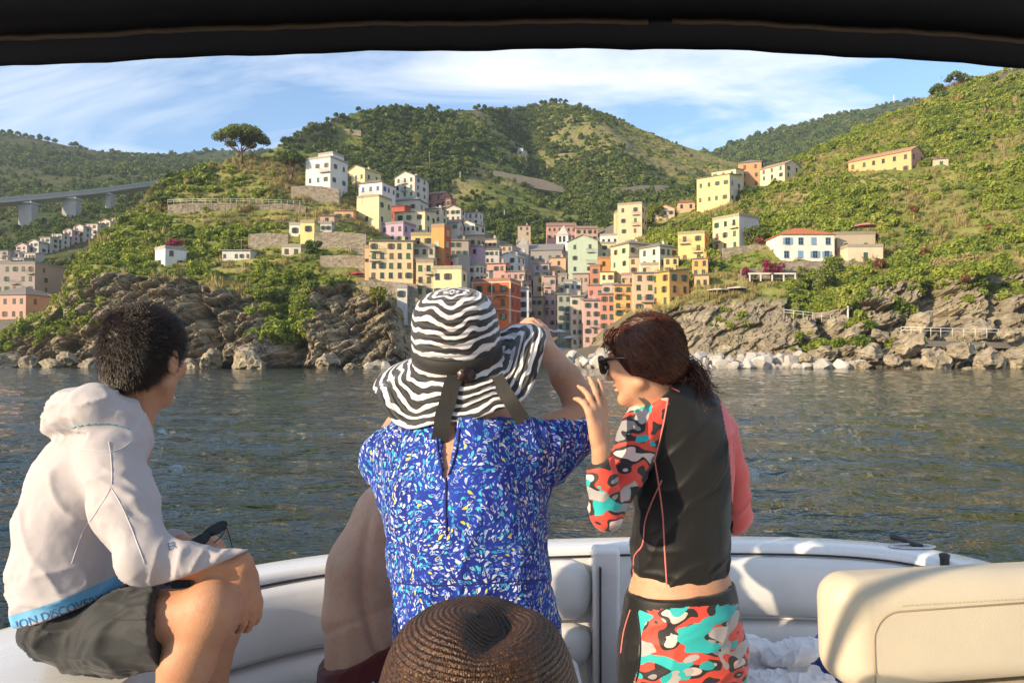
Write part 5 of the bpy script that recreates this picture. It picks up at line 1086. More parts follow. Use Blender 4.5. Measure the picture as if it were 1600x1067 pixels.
# canopy
def can_z(x, py_off=0): return None
cx_ = np.linspace(-1.06, 1.06, 61); dC = 1.1
edge_px = [(-800, 190), (-300, 128), (0, 105), (200, 95), (400, 86.5), (600, 81), (800, 78.5), (900, 77.5), (1000, 77), (1020, 76.5), (1100, 78), (1300, 87), (1450, 96), (1600, 106), (1900, 130), (2400, 190)]
V = []; prof = [(0.0, 0.0), (.006, .004), (.004, .012), (-.004, .030), (-.012, .0335), (-.013, .0355), (-.012, .039), (-.006, .043), (-.004, .07), (-.05, .085), (-.25, .11), (-.8, .135), (-1.6, .14), (-2.6, .09), (-2.6, .11), (-1.6, .16), (-.8, .155), (-.25, .13), (-.02, .10), (.014, .07), (.016, .01)]
for x in cx_:
    px = 800 + x / dC * F; z = at(px, np.interp(px, [e[0] for e in edge_px], [e[1] for e in edge_px]), dC).z
    z += .0012 * math.sin(x * 23) + .0008 * math.sin(x * 57 + 1)
    V += [(x, dC + a_, z + b_) for a_, b_ in prof]
n = len(prof); Fc = [(i*n+j, (i+1)*n+j, (i+1)*n+(j+1) % n, i*n+(j+1) % n) for i in range(len(cx_)-1) for j in range(n)]
m = MB(); m.add(V, Fc, 0, True); m.F += [list(range(n)), [(len(cx_)-1)*n + j for j in range(n)][::-1]]; m.M += [0, 0]; m.sm += [False] * 2
canopy = bpart(m, 'canopy', M_NAVY)
for x0_, x1_ in ((-1.04, .20), (.235, 1.04)):
    m = MB(); pts = []
    for x in np.linspace(x0_, x1_, 50):
        k = np.interp(x, cx_, np.arange(61)); i = int(min(k, 59)); v0 = Vector(V[i*n+5]); v1 = Vector(V[(i+1)*n+5]); p_ = v0.lerp(v1, k - i); pts.append(p_ + Vector((0, -.0015, .0 + .0006 * math.sin(x * 90))))
    m.tube(pts, .0042, 6); o = m.obj('zip_strip', simple('canvas_zip', (.06, .04, .025), .7, .3, 200, .4, .001)); o.parent = canopy; o.matrix_parent_inverse = canopy.matrix_basis.inverted() @ canopy.matrix_parent_inverse.inverted() if False else Matrix.Identity(4)
    o.matrix_parent_inverse = (boat.matrix_basis @ canopy.matrix_parent_inverse @ canopy.matrix_basis).inverted()
for s_ in (-1, 1):
    m = MB(); m.tube([(s_ * 1.05, .1, 2.5), (s_ * 1.45, .15, 1.9), (s_ * 1.72, .2, 1.25)], .014, 10); bpart(m, 'canopy_pole', simple('alloy', (.6, .6, .6), .3, .1, 10, 0, metal=1.0))
# ================================================================== organic bodies: smooth unions of tapered shapes
def A3(v): return np.array(tuple(v), np.float32)
class SDF:
    def __init__(s): s.p = []; s.cuts = []
    def cone(s, a, b, r0, r1, k=.02, flat=None, sub=False):
        """round cone; flat=(unit vector, factor): squash along that vector"""
        s.p.append(('c', A3(a), A3(b), r0, r1, k, None if flat is None else (A3(Vector(flat[0]).normalized()), flat[1]), sub)); return s
    def chain(s, pts, k=.02, flat=None):
        for (a, r0), (b, r1) in zip(pts[:-1], pts[1:]): s.cone(a, b, r0, r1, k, flat)
        return s
    def ell(s, c, r, R=None, k=.02, sub=False):
        s.p.append(('e', A3(c), np.array(r, np.float32), np.array(R if R is not None else np.eye(3), np.float32), k, sub)); return s
    def cut(s, pt, n, k=.004):
        n = Vector(n).normalized(); s.cuts.append((A3(n), float(n.dot(Vector(pt))), k)); return s
    def bounds(s):
        lo = np.full(3, 1e9); hi = -lo
        for p in s.p:
            if p[-1]: continue
            if p[0] == 'c':
                r = max(p[3], p[4]) * max(1, p[6][1] if p[6] else 1)
                for q in (p[1], p[2]): lo = np.minimum(lo, q - r); hi = np.maximum(hi, q + r)
            else: r = max(p[2]); lo = np.minimum(lo, p[1] - r); hi = np.maximum(hi, p[1] + r)
        return lo, hi
    def mesh(s, name, h=.006, disp=None):
        lo, hi = s.bounds(); lo = lo - 4 * h; n = np.ceil((hi - lo) / h).astype(int) + 5
        ax = [lo[i] + h * np.arange(n[i]) for i in range(3)]; D = np.full(n, 0.5, np.float32)
        for p in s.p:
            sub = p[-1]; k = p[5] if p[0] == 'c' else p[4]
            if p[0] == 'c':
                r = max(p[3], p[4]) * max(1, p[6][1] if p[6] else 1); l_ = np.minimum(p[1], p[2]) - r; h_ = np.maximum(p[1], p[2]) + r
            else: r = max(p[2]); l_ = p[1] - r; h_ = p[1] + r
            m_ = k + 3 * h; i0 = np.maximum(np.floor((l_ - m_ - lo) / h).astype(int), 0); i1 = np.minimum(np.ceil((h_ + m_ - lo) / h).astype(int) + 1, n)
            if (i1 <= i0).any(): continue
            X = ax[0][i0[0]:i1[0]][:, None, None]; Y = ax[1][i0[1]:i1[1]][None, :, None]; Z = ax[2][i0[2]:i1[2]][None, None, :]
            if p[0] == 'c':
                a, b = p[1], p[2]; ab = b - a; L2 = float(ab @ ab) + 1e-12
                qx, qy, qz = X - a[0], Y - a[1], Z - a[2]
                t = np.clip((qx * ab[0] + qy * ab[1] + qz * ab[2]) / L2, 0, 1)
                qx = qx - t * ab[0]; qy = qy - t * ab[1]; qz = qz - t * ab[2]; f = 1.0
                if p[6]:
                    w, f = p[6]; dw = (qx * w[0] + qy * w[1] + qz * w[2]) * (1 / f - 1); qx = qx + dw * w[0]; qy = qy + dw * w[1]; qz = qz + dw * w[2]
                d = (np.sqrt(qx * qx + qy * qy + qz * qz) - (p[3] + (p[4] - p[3]) * t)) * min(1.0, f)
            else:
                R = p[3]; q = [X - p[1][0], Y - p[1][1], Z - p[1][2]]
                l = [(q[0] * R[0][i] + q[1] * R[1][i] + q[2] * R[2][i]) / p[2][i] for i in range(3)]     # columns of R are the local axes
                k0 = np.sqrt(l[0]**2 + l[1]**2 + l[2]**2); k1 = np.sqrt(sum((l[i] / p[2][i])**2 for i in range(3))) + 1e-9; d = k0 * (k0 - 1) / k1
            sl = tuple(slice(i0[i], i1[i]) for i in range(3)); old = D[sl]
            if sub:
                d = -d; hh = np.clip(.5 - .5 * (old - d) / k, 0, 1); D[sl] = old * (1 - hh) + d * hh + k * hh * (1 - hh)
            else:
                hh = np.clip(.5 + .5 * (old - d) / k, 0, 1); D[sl] = old * (1 - hh) + d * hh - k * hh * (1 - hh)
        for nrm, off, k in s.cuts:
            d = (ax[0][:, None, None] * nrm[0] + ax[1][None, :, None] * nrm[1] + ax[2][None, None, :] * nrm[2] - off).astype(np.float32)
            hh = np.clip(.5 - .5 * (D - d) / k, 0, 1); D = D * (1 - hh) + d * hh + k * hh * (1 - hh)
        for i in range(3):
            sl = [slice(None)] * 3
            for e in (0, -1): sl[i] = e; D[tuple(sl)] = np.maximum(D[tuple(sl)], h)
        V, Fc = surface_nets(D, lo, h)
        return V, Fc
def surface_nets(D, lo, h):
    S_ = D < 0; c = [S_[a:D.shape[0]-1+a, b:D.shape[1]-1+b, e:D.shape[2]-1+e] for a in (0, 1) for b in (0, 1) for e in (0, 1)]
    cnt = sum(x.astype(np.int8) for x in c); act = (cnt > 0) & (cnt < 8); idx = np.argwhere(act)
    num = np.full(act.shape, -1, np.int64); num[act] = np.arange(len(idx))
    acc = np.zeros((len(idx), 3)); w = np.zeros(len(idx))
    corners = [(a, b, e) for a in (0, 1) for b in (0, 1) for e in (0, 1)]
    val = {q: D[idx[:, 0] + q[0], idx[:, 1] + q[1], idx[:, 2] + q[2]] for q in corners}
    for a in corners:
        for axn in range(3):
            if a[axn]: continue
            b = list(a); b[axn] = 1; b = tuple(b); va, vb = val[a], val[b]; m = (va < 0) != (vb < 0)
            t = np.where(m, va / np.where(m, va - vb, 1), 0); pt = np.array(a, float)[None].repeat(len(idx), 0); pt[:, axn] += t
            acc += pt * m[:, None]; w += m
    V = lo + h * (idx + acc / w[:, None]); Fs = []
    for axn in range(3):
        u, v = [(1, 2), (2, 0), (0, 1)][axn]
        sa = [slice(None)] * 3; sb = [slice(None)] * 3; sa[axn] = slice(0, -1); sb[axn] = slice(1, None)
        A_, B_ = S_[tuple(sa)], S_[tuple(sb)]
        for flip, m in ((False, A_ & ~B_), (True, ~A_ & B_)):
            e = np.argwhere(m); ok = (e[:, u] > 0) & (e[:, v] > 0) & (e[:, u] < D.shape[u] - 1) & (e[:, v] < D.shape[v] - 1); e = e[ok]
            def g(du, dv):
                q = e.copy(); q[:, u] += du; q[:, v] += dv; return num[q[:, 0], q[:, 1], q[:, 2]]
            f = np.stack([g(-1, -1), g(0, -1), g(0, 0), g(-1, 0)], 1); Fs.append(f[:, ::-1] if flip else f)
    return V, np.concatenate(Fs)
def relax(V, Fc, it=3, lam=.5):
    e = np.concatenate([Fc[:, [0, 1]], Fc[:, [1, 2]], Fc[:, [2, 3]], Fc[:, [3, 0]]]); n = len(V)
    deg = np.bincount(e.ravel(), minlength=n).astype(float)
    for _ in range(it):
        s = np.stack([np.bincount(e[:, 0], V[e[:, 1], i], n) + np.bincount(e[:, 1], V[e[:, 0], i], n) for i in range(3)], 1) / np.maximum(deg, 1)[:, None]
        V = V * (1 - lam) + s * lam
    return V
def vnormals(V, Fc):
    fn = np.cross(V[Fc[:, 2]] - V[Fc[:, 0]], V[Fc[:, 3]] - V[Fc[:, 1]]); N = np.zeros_like(V)
    for i in range(4):
        for a in range(3): N[:, a] += np.bincount(Fc[:, i], fn[:, a], len(V))
    return N / (np.linalg.norm(N, axis=1)[:, None] + 1e-12)
def grow(sdf, name, mat, parent, h=.006, it=2, disp=None, attrs=None):
    """mesh the field, relax it, displace it with disp(V, N) metres along the normal, add attributes"""
    V, Fc = sdf.mesh(name, h); V = relax(V, Fc, it)
    if disp is not None: V = V + vnormals(V, Fc) * disp(V, vnormals(V, Fc))[:, None]
    me = np_mesh(name, V, Fc, True)
    if attrs:
        for k, f in attrs.items(): fattr(me, k, f(V))
    o = link(name, me, mat); adopt(o, parent)
    o['_n'] = 1; del o['_n']
    return o, V, Fc
def adopt(o, parent):
    """make o (built in world coordinates) a child without moving it"""
    if parent is None: return o
    m = Matrix.Identity(4); q = parent; chain = []
    while q is not None: chain.append(q); q = q.parent
    for q in reversed(chain): m = m @ q.matrix_parent_inverse @ q.matrix_basis
    o.parent = parent; o.matrix_parent_inverse = m.inverted(); return o
def RPX(px, d): return px / F * d
def frame(fwd, up=(0, 0, 1)):
    """columns: right, forward, up"""
    f = Vector(fwd).normalized(); r = f.cross(Vector(up)).normalized(); u = r.cross(f); return np.array([[r.x, f.x, u.x], [r.y, f.y, u.y], [r.z, f.z, u.z]])
def head(s, c, R, sc=1.0, ears=True, k=.012):
    def L(x, y, z): return Vector(A3(c) + R @ np.array((x, y, z)) * sc)
    def E(p, r, kk=k, sub=False): s.ell(L(*p), tuple(q * sc for q in r), R, kk, sub)
    E((0, -.012, .036), (.074, .096, .084)); E((0, .028, -.028), (.060, .072, .082)); E((0, .078, -.098), (.026, .022, .020))
    for q in (-1, 1):
        s.cone(L(q * .052, .005, -.06), L(q * .012, .075, -.098), .021 * sc, .017 * sc, k); E((q * .038, .070, -.018), (.026, .026, .024))
        E((q * .032, .106, .010), (.017, .012, .011), .006, True)
        E((q * .031, .090, .010), (.013, .012, .012), .003)
        if ears:
            Re = R; E((q * .077, -.008, -.008), (.011, .021, .033), .006); E((q * .088, -.002, -.004), (.006, .012, .018), .004, True)
    s.cone(L(0, .098, .012), L(0, .119, -.030), .008 * sc, .012 * sc, .008); E((-.011, .108, -.034), (.008, .010, .007), .005); E((.011, .108, -.034), (.008, .010, .007), .005)
    E((0, .100, -.056), (.022, .009, .006), .004); E((0, .098, -.069), (.019, .010, .007), .004); E((0, .104, -.0625), (.024, .008, .0016), .0025, True); E((0, .088, .030), (.048, .014, .011))
    return L
def hand(s, wrist, d, pn, side=1, sc=1.0, curl=(.25, .35, .3), spread=.09, thumb=.7, tcurl=.3, fc=None):
    """d: towards the fingertips; pn: the way the palm faces; side +1: thumb on the (d x pn) side"""
    d = Vector(d).normalized(); pn = (Vector(pn) - d * d.dot(pn)).normalized(); w = d.cross(pn).normalized() * side; w0 = Vector(wrist)
    kk = .006
    s.cone(w0 - d * .02, w0 + d * .03, .021 * sc, .024 * sc, .01, (pn, .72))
    for i, (off, ln, mc) in enumerate(((.029, .074, .088), (.010, .082, .092), (-.010, .076, .088), (-.028, .060, .080))):
        base = w0 + d * .012 * sc + w * off * .55 * sc; kn = w0 + d * mc * sc + w * off * sc
        s.cone(base, kn, .014 * sc, .0105 * sc, .010)
        cu = fc[i] if fc else curl; a = 0; p = kn; dd = (d + w * (off / .03) * spread).normalized()
        for j, (fr, r0, r1) in enumerate(((.45, .0098, .0086), (.31, .0086, .0078), (.24, .0078, .0062))):
            a += cu[j]; v = dd * math.cos(a) + pn * math.sin(a); q = p + v * ln * fr * sc; s.cone(p, q, r0 * sc, r1 * sc, .003); p = q
    b = w0 + d * .022 * sc + w * .022 * sc + pn * .006; v = (d * math.cos(thumb) + w * math.sin(thumb) + pn * .35).normalized(); m = b + v * .042 * sc
    s.cone(b, m, .0155 * sc, .0115 * sc, .008); v2 = (v * math.cos(tcurl) + d * math.sin(tcurl) * .7 + pn * math.sin(tcurl) * .5).normalized(); e = m + v2 * .030 * sc; s.cone(m, e, .0108 * sc, .0098 * sc, .004)
    v3 = (v2 * math.cos(tcurl) + d * math.sin(tcurl) * .6 + pn * math.sin(tcurl) * .5).normalized(); s.cone(e, e + v3 * .026 * sc, .0098 * sc, .0070 * sc, .004)
def strands(name, roots, dirs_fn, n_seg, length, rad, mat, parent, seed=1, sides=3):
    """hair: roots n x 3; dirs_fn(points, step) -> unit directions; tapered 3-sided strands"""
    rs = np.random.RandomState(seed); n = len(roots); P_ = [np.array(roots, float)]; ln = length * rs.uniform(.6, 1.2, n)
    for k in range(n_seg): P_.append(P_[-1] + dirs_fn(P_[-1], k) * (ln / n_seg)[:, None])
    P_ = np.array(P_); V = []; 
    for k in range(n_seg + 1):
        t = P_[min(k + 1, n_seg)] - P_[max(k - 1, 0)]; t /= np.linalg.norm(t, axis=1)[:, None] + 1e-9
        a = np.cross(t, [0.3, 0.2, 0.93]); a /= np.linalg.norm(a, axis=1)[:, None] + 1e-9; b = np.cross(t, a); r = rad * (1 - .85 * k / n_seg)
        for j in range(sides): th = 2 * math.pi * j / sides; V.append(P_[k] + (a * math.cos(th) + b * math.sin(th)) * r)
    V = np.array(V).reshape(n_seg + 1, sides, n, 3); ids = np.arange((n_seg + 1) * sides * n).reshape(n_seg + 1, sides, n); Fc = []
    for k in range(n_seg):
        for j in range(sides): Fc.append(np.stack([ids[k, j], ids[k, (j+1) % sides], ids[k+1, (j+1) % sides], ids[k+1, j]], 1))
    me = np_mesh(name, V.reshape(-1, 3), np.concatenate(Fc), True); o = link(name, me, mat); adopt(o, parent); return o
def bvh_np(V, Fc): return BVHTree.FromPolygons([tuple(v) for v in V], [tuple(f) for f in Fc])
def on_surf(bv, px, py, off=.0015):
    h = bv.ray_cast(EYE, ray(px, py))
    return None if h[0] is None else h[0] + h[1] * (off if h[1].dot(ray(px, py)) < 0 else -off)
def seam(bv, pts, r, name, mat, parent, off=.0, n=10):
    """a cord laid on a surface along a line of photograph pixels (measured), rising off + r above it"""
    path = []
    for q in catmull([(a, b, 0) for a, b in pts], n):
        h = on_surf(bv, q.x, q.y, off)
        if h is not None: path.append(h)
    if len(path) < 2: return None
    m = MB(); m.tube(path, r, 6); o = m.obj(name, mat); adopt(o, parent); return o

from mathutils.kdtree import KDTree
def comb(name, V, Fc, n, target, length, rad, mat, parent, seed=1, seg=6, jit=.25):
    """overlapping strands lying on a cap, all combed towards one point"""
    rs = np.random.RandomState(seed); N = vnormals(V, Fc); kd = KDTree(len(V))
    for i, v in enumerate(V): kd.insert(v, i)
    kd.balance(); k = rs.choice(len(V), n); P0 = V[k] + rs.normal(0, .0015, (n, 3)); lay = rs.uniform(.0006, .0042, n); j = rs.normal(0, jit, (n, 3)); T_ = np.array(target); tgt = T_[None] + rs.normal(0, .010, (n, 3))
    cur = [P0]; state = {'n': N[k]}
    def fn(P_, s_):
        d = tgt - P_; L_ = np.linalg.norm(d, axis=1)[:, None]; d = d / (L_ + 1e-6) + j * (.5 if s_ else .25) * np.minimum(1, L_ / .06); nn = state['n']; d = d - nn * (d * nn).sum(1)[:, None]; d /= np.linalg.norm(d, axis=1)[:, None] + 1e-9
        step = length / seg; q = P_ + d * step; idx = np.array([kd.find(x)[1] for x in q]); nn = N[idx]; hgt = ((q - V[idx]) * nn).sum(1); q = q + nn * (lay - hgt)[:, None]; state['n'] = nn
        v = q - P_; return v / (np.linalg.norm(v, axis=1)[:, None] + 1e-9)
    return strands(name, P0 + N[k] * lay[:, None], fn, seg, length, rad, mat, parent, seed)
# ================================================================== people
def skin(name, col):
    t = NT(name); c = t.co(); n = t.noise(c, 9., 5, .6); n2 = t.noise(c, 60., 4, .6)
    base = t.mix(t.ramp(n, [(.35, 0.), (.75, .7)]), col, (col[0] * .92, col[1] * .74, col[2] * .68))
    base = t.mix(t.ramp(t.noise(c, 24., 4, .7), [(.45, 0.), (.75, .45)]), base, (col[0] * .95, col[1] * .62, col[2] * .52)); base = t.mix(t.ramp(n2, [(.5, 0.), (.75, .35)]), base, (col[0] * .7, col[1] * .55, col[2] * .5))
    t.base(base).rough(.58); t.b.inputs['Subsurface Weight'].default_value = .08; t.b.inputs['Subsurface Radius'].default_value = (.012, .005, .003); t.b.inputs['Subsurface Scale'].default_value = 1.0
    t.b.inputs['Specular IOR Level'].default_value = .4
    t.bump(t.math('ADD', t.noise(c, 260., 3), t.math('MULTIPLY', n2, .6)), .4, .0022); return t.m
M_SKIN_M = skin('tanned_skin', (.50, .27, .155)); M_SKIN_F = skin('fair_skin', (.58, .335, .21)); M_SKIN_B = skin('pale_back_skin', (.56, .355, .245))
def cloth(name, col, rough=.8, weave=900., trans=0.0, var=.06, wr=.35, wd=.004):
    t = NT(name); c = t.co(); n = t.noise(c, 6., 4)
    base = t.mix(n, col, tuple(x * (1 - var * 2) for x in col)) if not callable(col) else col(t, c)
    t.base(base).rough(rough); t.b.inputs['Sheen Weight'].default_value = .15; t.b.inputs['Specular IOR Level'].default_value = .25
    w = t.n('ShaderNodeTexVoronoi', ins={'Vector': c, 'Scale': weave}).outputs['Distance']
    t.bump(t.math('ADD', t.math('MULTIPLY', w, .12), t.noise(c, 22., 4, .6, .8)), wr, wd)
    if trans:
        tr = t.n('ShaderNodeBsdfTranslucent'); (t.l(base, tr.inputs[0]) if isinstance(base, bpy.types.NodeSocket) else None)
        mxs = t.n('ShaderNodeMixShader', ins={0: trans}); t.l(t.b.outputs[0], mxs.inputs[1]); t.l(tr.outputs[0], mxs.inputs[2]); t.l(mxs.outputs[0], t.out.inputs[0])
    return t.m
def hair_mat(name, dark, light, rough=.35):
    t = NT(name); g = t.n('ShaderNodeNewGeometry'); c = t.co()
    v = t.math('ADD', t.math('MULTIPLY', g.outputs['Random Per Island'], .7), t.math('MULTIPLY', t.noise(c, 30., 3), .3))
    t.base(t.ramp(v, [(.2, dark), (.9, light)])).rough(rough); t.b.inputs['Specular IOR Level'].default_value = .5; return t.m
def folds(V, dirs, amp, sc, seed, k=2.0):
    """soft folds running along dirs: ridged noise compressed across them"""
    d = np.array(Vector(dirs).normalized()); al = V @ d; q = V - al[:, None] * d[None] * .82
    q = q + .03 * np.stack([fbm(V * 7, 2, seed + i) for i in range(3)], 1)
    n = 1 - np.abs(vnoise(q / sc, seed)) * 1.6; return amp * (np.clip(n, -.4, 1) ** k * np.sign(n) * .8 - .2)
def px_of(V):
    """photograph pixel of world points (used only to measure where seams lie)"""
    q = V - np.array(EYE); y = q[:, 1] * cP + q[:, 2] * sP; z = -q[:, 1] * sP + q[:, 2] * cP
    return 800 + F * q[:, 0] / y, 533.5 - F * z / y
def lin(pts, v): p_ = np.array(pts, float); return np.interp(v, p_[:, 1], p_[:, 0])     # x of a near-vertical line at row v

# ---------------------------------------------------------------- seated man in white hoodie
man = empty('person', (-1.0, 1.75, 1.28), 0, 'person in white hooded shirt and dark shorts sitting on the boat edge, head turned away', 'person')
b = SDF(); hc = at(228, 560, 1.84); Rm = frame((.14, .98, -.10)); Lm = head(b, hc, Rm, 1.0)
b.cone(at(224, 605, 1.85), at(192, 668, 1.83), .052, .062, .03)
b.chain([(at(178, 700, 1.82), .085), (at(125, 800, 1.80), .10), (at(110, 945, 1.77), .085)], .03)
b.chain([(at(165, 715, 1.72), .055), (at(226, 875, 1.62), .042), (at(378, 884, 1.66), .026)], .02)
b.chain([(at(174, 720, 1.94), .045), (at(222, 862, 1.97), .036), (at(282, 850, 1.93), .026)], .02)
hand(b, at(381, 890, 1.66), (.10, .08, -1), (-.75, .5, 0), 1, .98, (.25, .45, .4), .05, .35, .2)
hand(b, at(284, 850, 1.925), (.95, -.12, .12), (-.1, .1, -1), -1, .92, (.75, .8, .5), .05, .6, .6)
b.chain([(at(150, 992, 1.75), .045), (at(250, 968, 1.63), .058), (at(324, 956, 1.61), .055)], .025); b.ell(at(332, 950, 1.61), (.052, .054, .056), None, .025)
b.chain([(at(326, 962, 1.61), .050), (at(292, 1035, 1.60), .053), (at(262, 1130, 1.62), .042), (at(236, 1255, 1.66), .033)], .025); b.cone(at(236, 1268, 1.66), at(330, 1315, 1.72), .034, .024, .02, ((0, 0, 1), .8))
b.chain([(at(150, 945, 1.88), .07), (at(270, 915, 1.88), .070), (at(340, 893, 1.86), .052)], .03); b.chain([(at(340, 898, 1.86), .050), (at(340, 985, 1.86), .050), (at(328, 1080, 1.88), .038), (at(320, 1180, 1.9), .031)], .025); b.cone(at(330, 1190, 1.9), at(410, 1215, 1.98), .032, .022, .02, ((0, 0, 1), .8))
grow(b, 'body', M_SKIN_M, man, .005, 2)
# hooded shirt
s = SDF(); FY = ((0, 1, 0), 1.30)
def T(px, py, d, hw): return (at(px, py, d), RPX(hw, d))
s.chain([T(158, 700, 1.83, 56), T(140, 745, 1.82, 68), T(126, 815, 1.80, 76), T(122, 885, 1.78, 77), T(128, 960, 1.77, 78)], .035, FY)
s.cone(at(185, 690, 1.74), at(150, 745, 1.76), RPX(48, 1.74), RPX(66, 1.76), .04)
s.chain([T(172, 715, 1.70, 46), T(196, 790, 1.66, 45), T(226, 872, 1.61, 38), T(300, 884, 1.63, 30), T(384, 880, 1.66, 23)], .028)
s.chain([T(172, 716, 1.94, 42), T(192, 800, 1.96, 38), T(222, 854, 1.97, 30), T(274, 850, 1.94, 21)], .028)
# hood lying on the back and open collar
s.chain([T(84, 660, 1.77, 20), T(110, 642, 1.73, 30), T(150, 640, 1.71, 36), T(190, 655, 1.73, 28), T(208, 680, 1.78, 18)], .022); s.chain([T(90, 655, 1.84, 22), T(130, 632, 1.92, 26), T(175, 640, 1.95, 24), T(208, 680, 1.92, 18)], .022)
s.chain([T(168, 618, 1.78, 14), T(152, 628, 1.83, 18), T(165, 622, 1.9, 14)], .02); s.chain([T(170, 620, 1.78, 15), T(198, 645, 1.74, 16), T(214, 684, 1.78, 13)], .018)
hemA, hemB = at(20, 976, 1.75), at(192, 918, 1.75); hn = Vector((0, 1, 0)).cross(hemB - hemA); hn = hn if hn.z < 0 else -hn; hn.normalize(); s.cut(hemA, hn, .006)
s.cut(at(386, 884, 1.66), Vector((1, .1, -.15)), .004)
s.cone(at(228, 585, 1.85), at(205, 650, 1.83), .055, .060, .01, None, True)
wA, wB = at(284, 850, 1.93), at(236, 856, 1.99)
def mdisp(V, N):
    u, v = px_of(V); arm = sstep(820, 880, v) * sstep(180, 230, u)
    body = folds(V, (.55, .1, -.8), .010, .075, 5) * sstep(690, 760, v) + folds(V, (.9, .2, .25), .009, .055, 8) * sstep(830, 930, v) * (1 - sstep(180, 230, u))
    return (body + folds(V, (.3, .3, 1), .008, .040, 9) * arm + .0032 * fbm(V * 22, 3, 4) + folds(V, (.8, .2, -.35), .006, .032, 91) * sstep(.0, .5, fbm(V * 6, 2, 12)) + folds(V, (.95, .3, .1), .008, .030, 92) * (1 - sstep(690, 715, v))) * (1 - sstep(.012, .0, np.abs(V @ np.array(hn) - hn.dot(hemA))))
def hoodcol(t, c):
    a = t.n('ShaderNodeAttribute', attribute_name='hem').outputs['Fac']; n = t.noise(c, 7., 4)
    base = t.mix(n, (.54, .49, .485), (.46, .425, .44))
    return t.mix(t.ramp(a, [(.0, 0.), (.004, 1.), (.034, 0.)], 'CONSTANT'), base, (.16, .42, .66))
def hemdist(V): return hn.dot(hemA) - V @ np.array(hn)
M_HOOD = cloth('white_shirt_knit', hoodcol, .85, 1200., .10)
shirt, Vs, Fs = grow(s, 'hooded_shirt', M_HOOD, man, .0055, 2, mdisp, {'hem': lambda V: np.where(px_of(V)[0] < 192, hemdist(V), 1.0)}); bvS = bvh_np(Vs, Fs)
M_LINE = cloth('shirt_seam', (.60, .57, .58), .85, 1200.)
for q in ([(170, 690), (174, 720), (173, 760), (150, 800), (130, 830), (112, 880)], [(173, 760), (195, 800), (215, 850), (226, 880)], [(205, 690), (176, 705), (120, 700)]): seam(bvS, q, .0012, 'seam', M_LINE, shirt, .0003)
M_CORD = cloth('teal_cord', (.10, .35, .42), .7)
for i in range(9):
    t0 = i / 9; q = lambda t_: (112 + 96 * t_, 668 - 10 * math.sin(t_ * 2.4) + 12 * t_ * t_)
    seam(bvS, [q(t0), q(t0 + .03), q(t0 + .065)], .0016, 'drawcord', M_CORD, shirt, .0008, 4)
# lettering on the hem band, bent onto the cloth
def letters(txt, p0, p1, size_px, bv, name, mat, parent, lift=.0012):
    cu = bpy.data.curves.new('lettering', 'FONT'); cu.body = txt; cu.size = 1.0; tmp = bpy.data.objects.new('lettering', cu); C.objects.link(tmp)
    me = bpy.data.meshes.new_from_object(tmp.evaluated_get(bpy.context.evaluated_depsgraph_get())); bpy.data.objects.remove(tmp)
    bmx = bmesh.new(); bmx.from_mesh(me); bmesh.ops.triangulate(bmx, faces=bmx.faces[:]); bmesh.ops.subdivide_edges(bmx, edges=[e for e in bmx.edges if e.calc_length() > .25], cuts=2)
    L_ = max(v.co.x for v in bmx.verts); a = Vector((*p0, 0)); e = Vector((*p1, 0)); d = (e - a); up = Vector((d.y, -d.x, 0)).normalized(); bad = []
    for v in bmx.verts:
        q = a + d * (v.co.x / L_) + up * v.co.y * size_px; h = on_surf(bv, q.x, q.y, lift)
        if h is None: bad.append(v)
        else: v.co = h
    bmesh.ops.delete(bmx, geom=bad, context='VERTS'); bmx.to_mesh(me); bmx.free(); me.materials.clear(); o = link(name, me, mat); adopt(o, parent); return o
M_INK = simple('navy_print', (.03, .10, .26), .7, .1, 30, 0)
letters('ION DISCOVERY EX', (27, 983), (190, 931), 19, bvS, 'lettering', M_INK, shirt)
letters('ER', (264, 860), (277, 856), 16, bvS, 'lettering', M_INK, shirt)
# shorts
s = SDF(); s.ell(at(128, 962, 1.77), (RPX(70, 1.77), .155, RPX(62, 1.77)), None, .03)
s.chain([T(140, 1000, 1.70, 48), T(192, 986, 1.65, 58), T(300, 972, 1.61, 69)], .03); s.chain([T(140, 950, 1.88, 58), T(300, 918, 1.87, 56)], .03)
s.cut(hemA - hn * .035, -hn, .004); tn = (at(258, 970, 1.63) - at(130, 985, 1.70)).normalized(); s.cut(at(258, 976, 1.62), Vector((1, .12, .2)), .004)
M_SHORT = cloth('charcoal_nylon', (.022, .023, .0235), .55, 1500., 0, .1, .5, .005)
sh, Vh, Fh = grow(s, 'shorts', M_SHORT, man, .0055, 2, lambda V, N: folds(V, (.55, 0, .8), .010, .036, 14) + folds(V, (.9, 0, .1), .004, .03, 15)); bvH = bvh_np(Vh, Fh)
seam(bvH, [(160, 962), (190, 968), (240, 966), (256, 965)], .0016, 'seam', M_SHORT, sh)
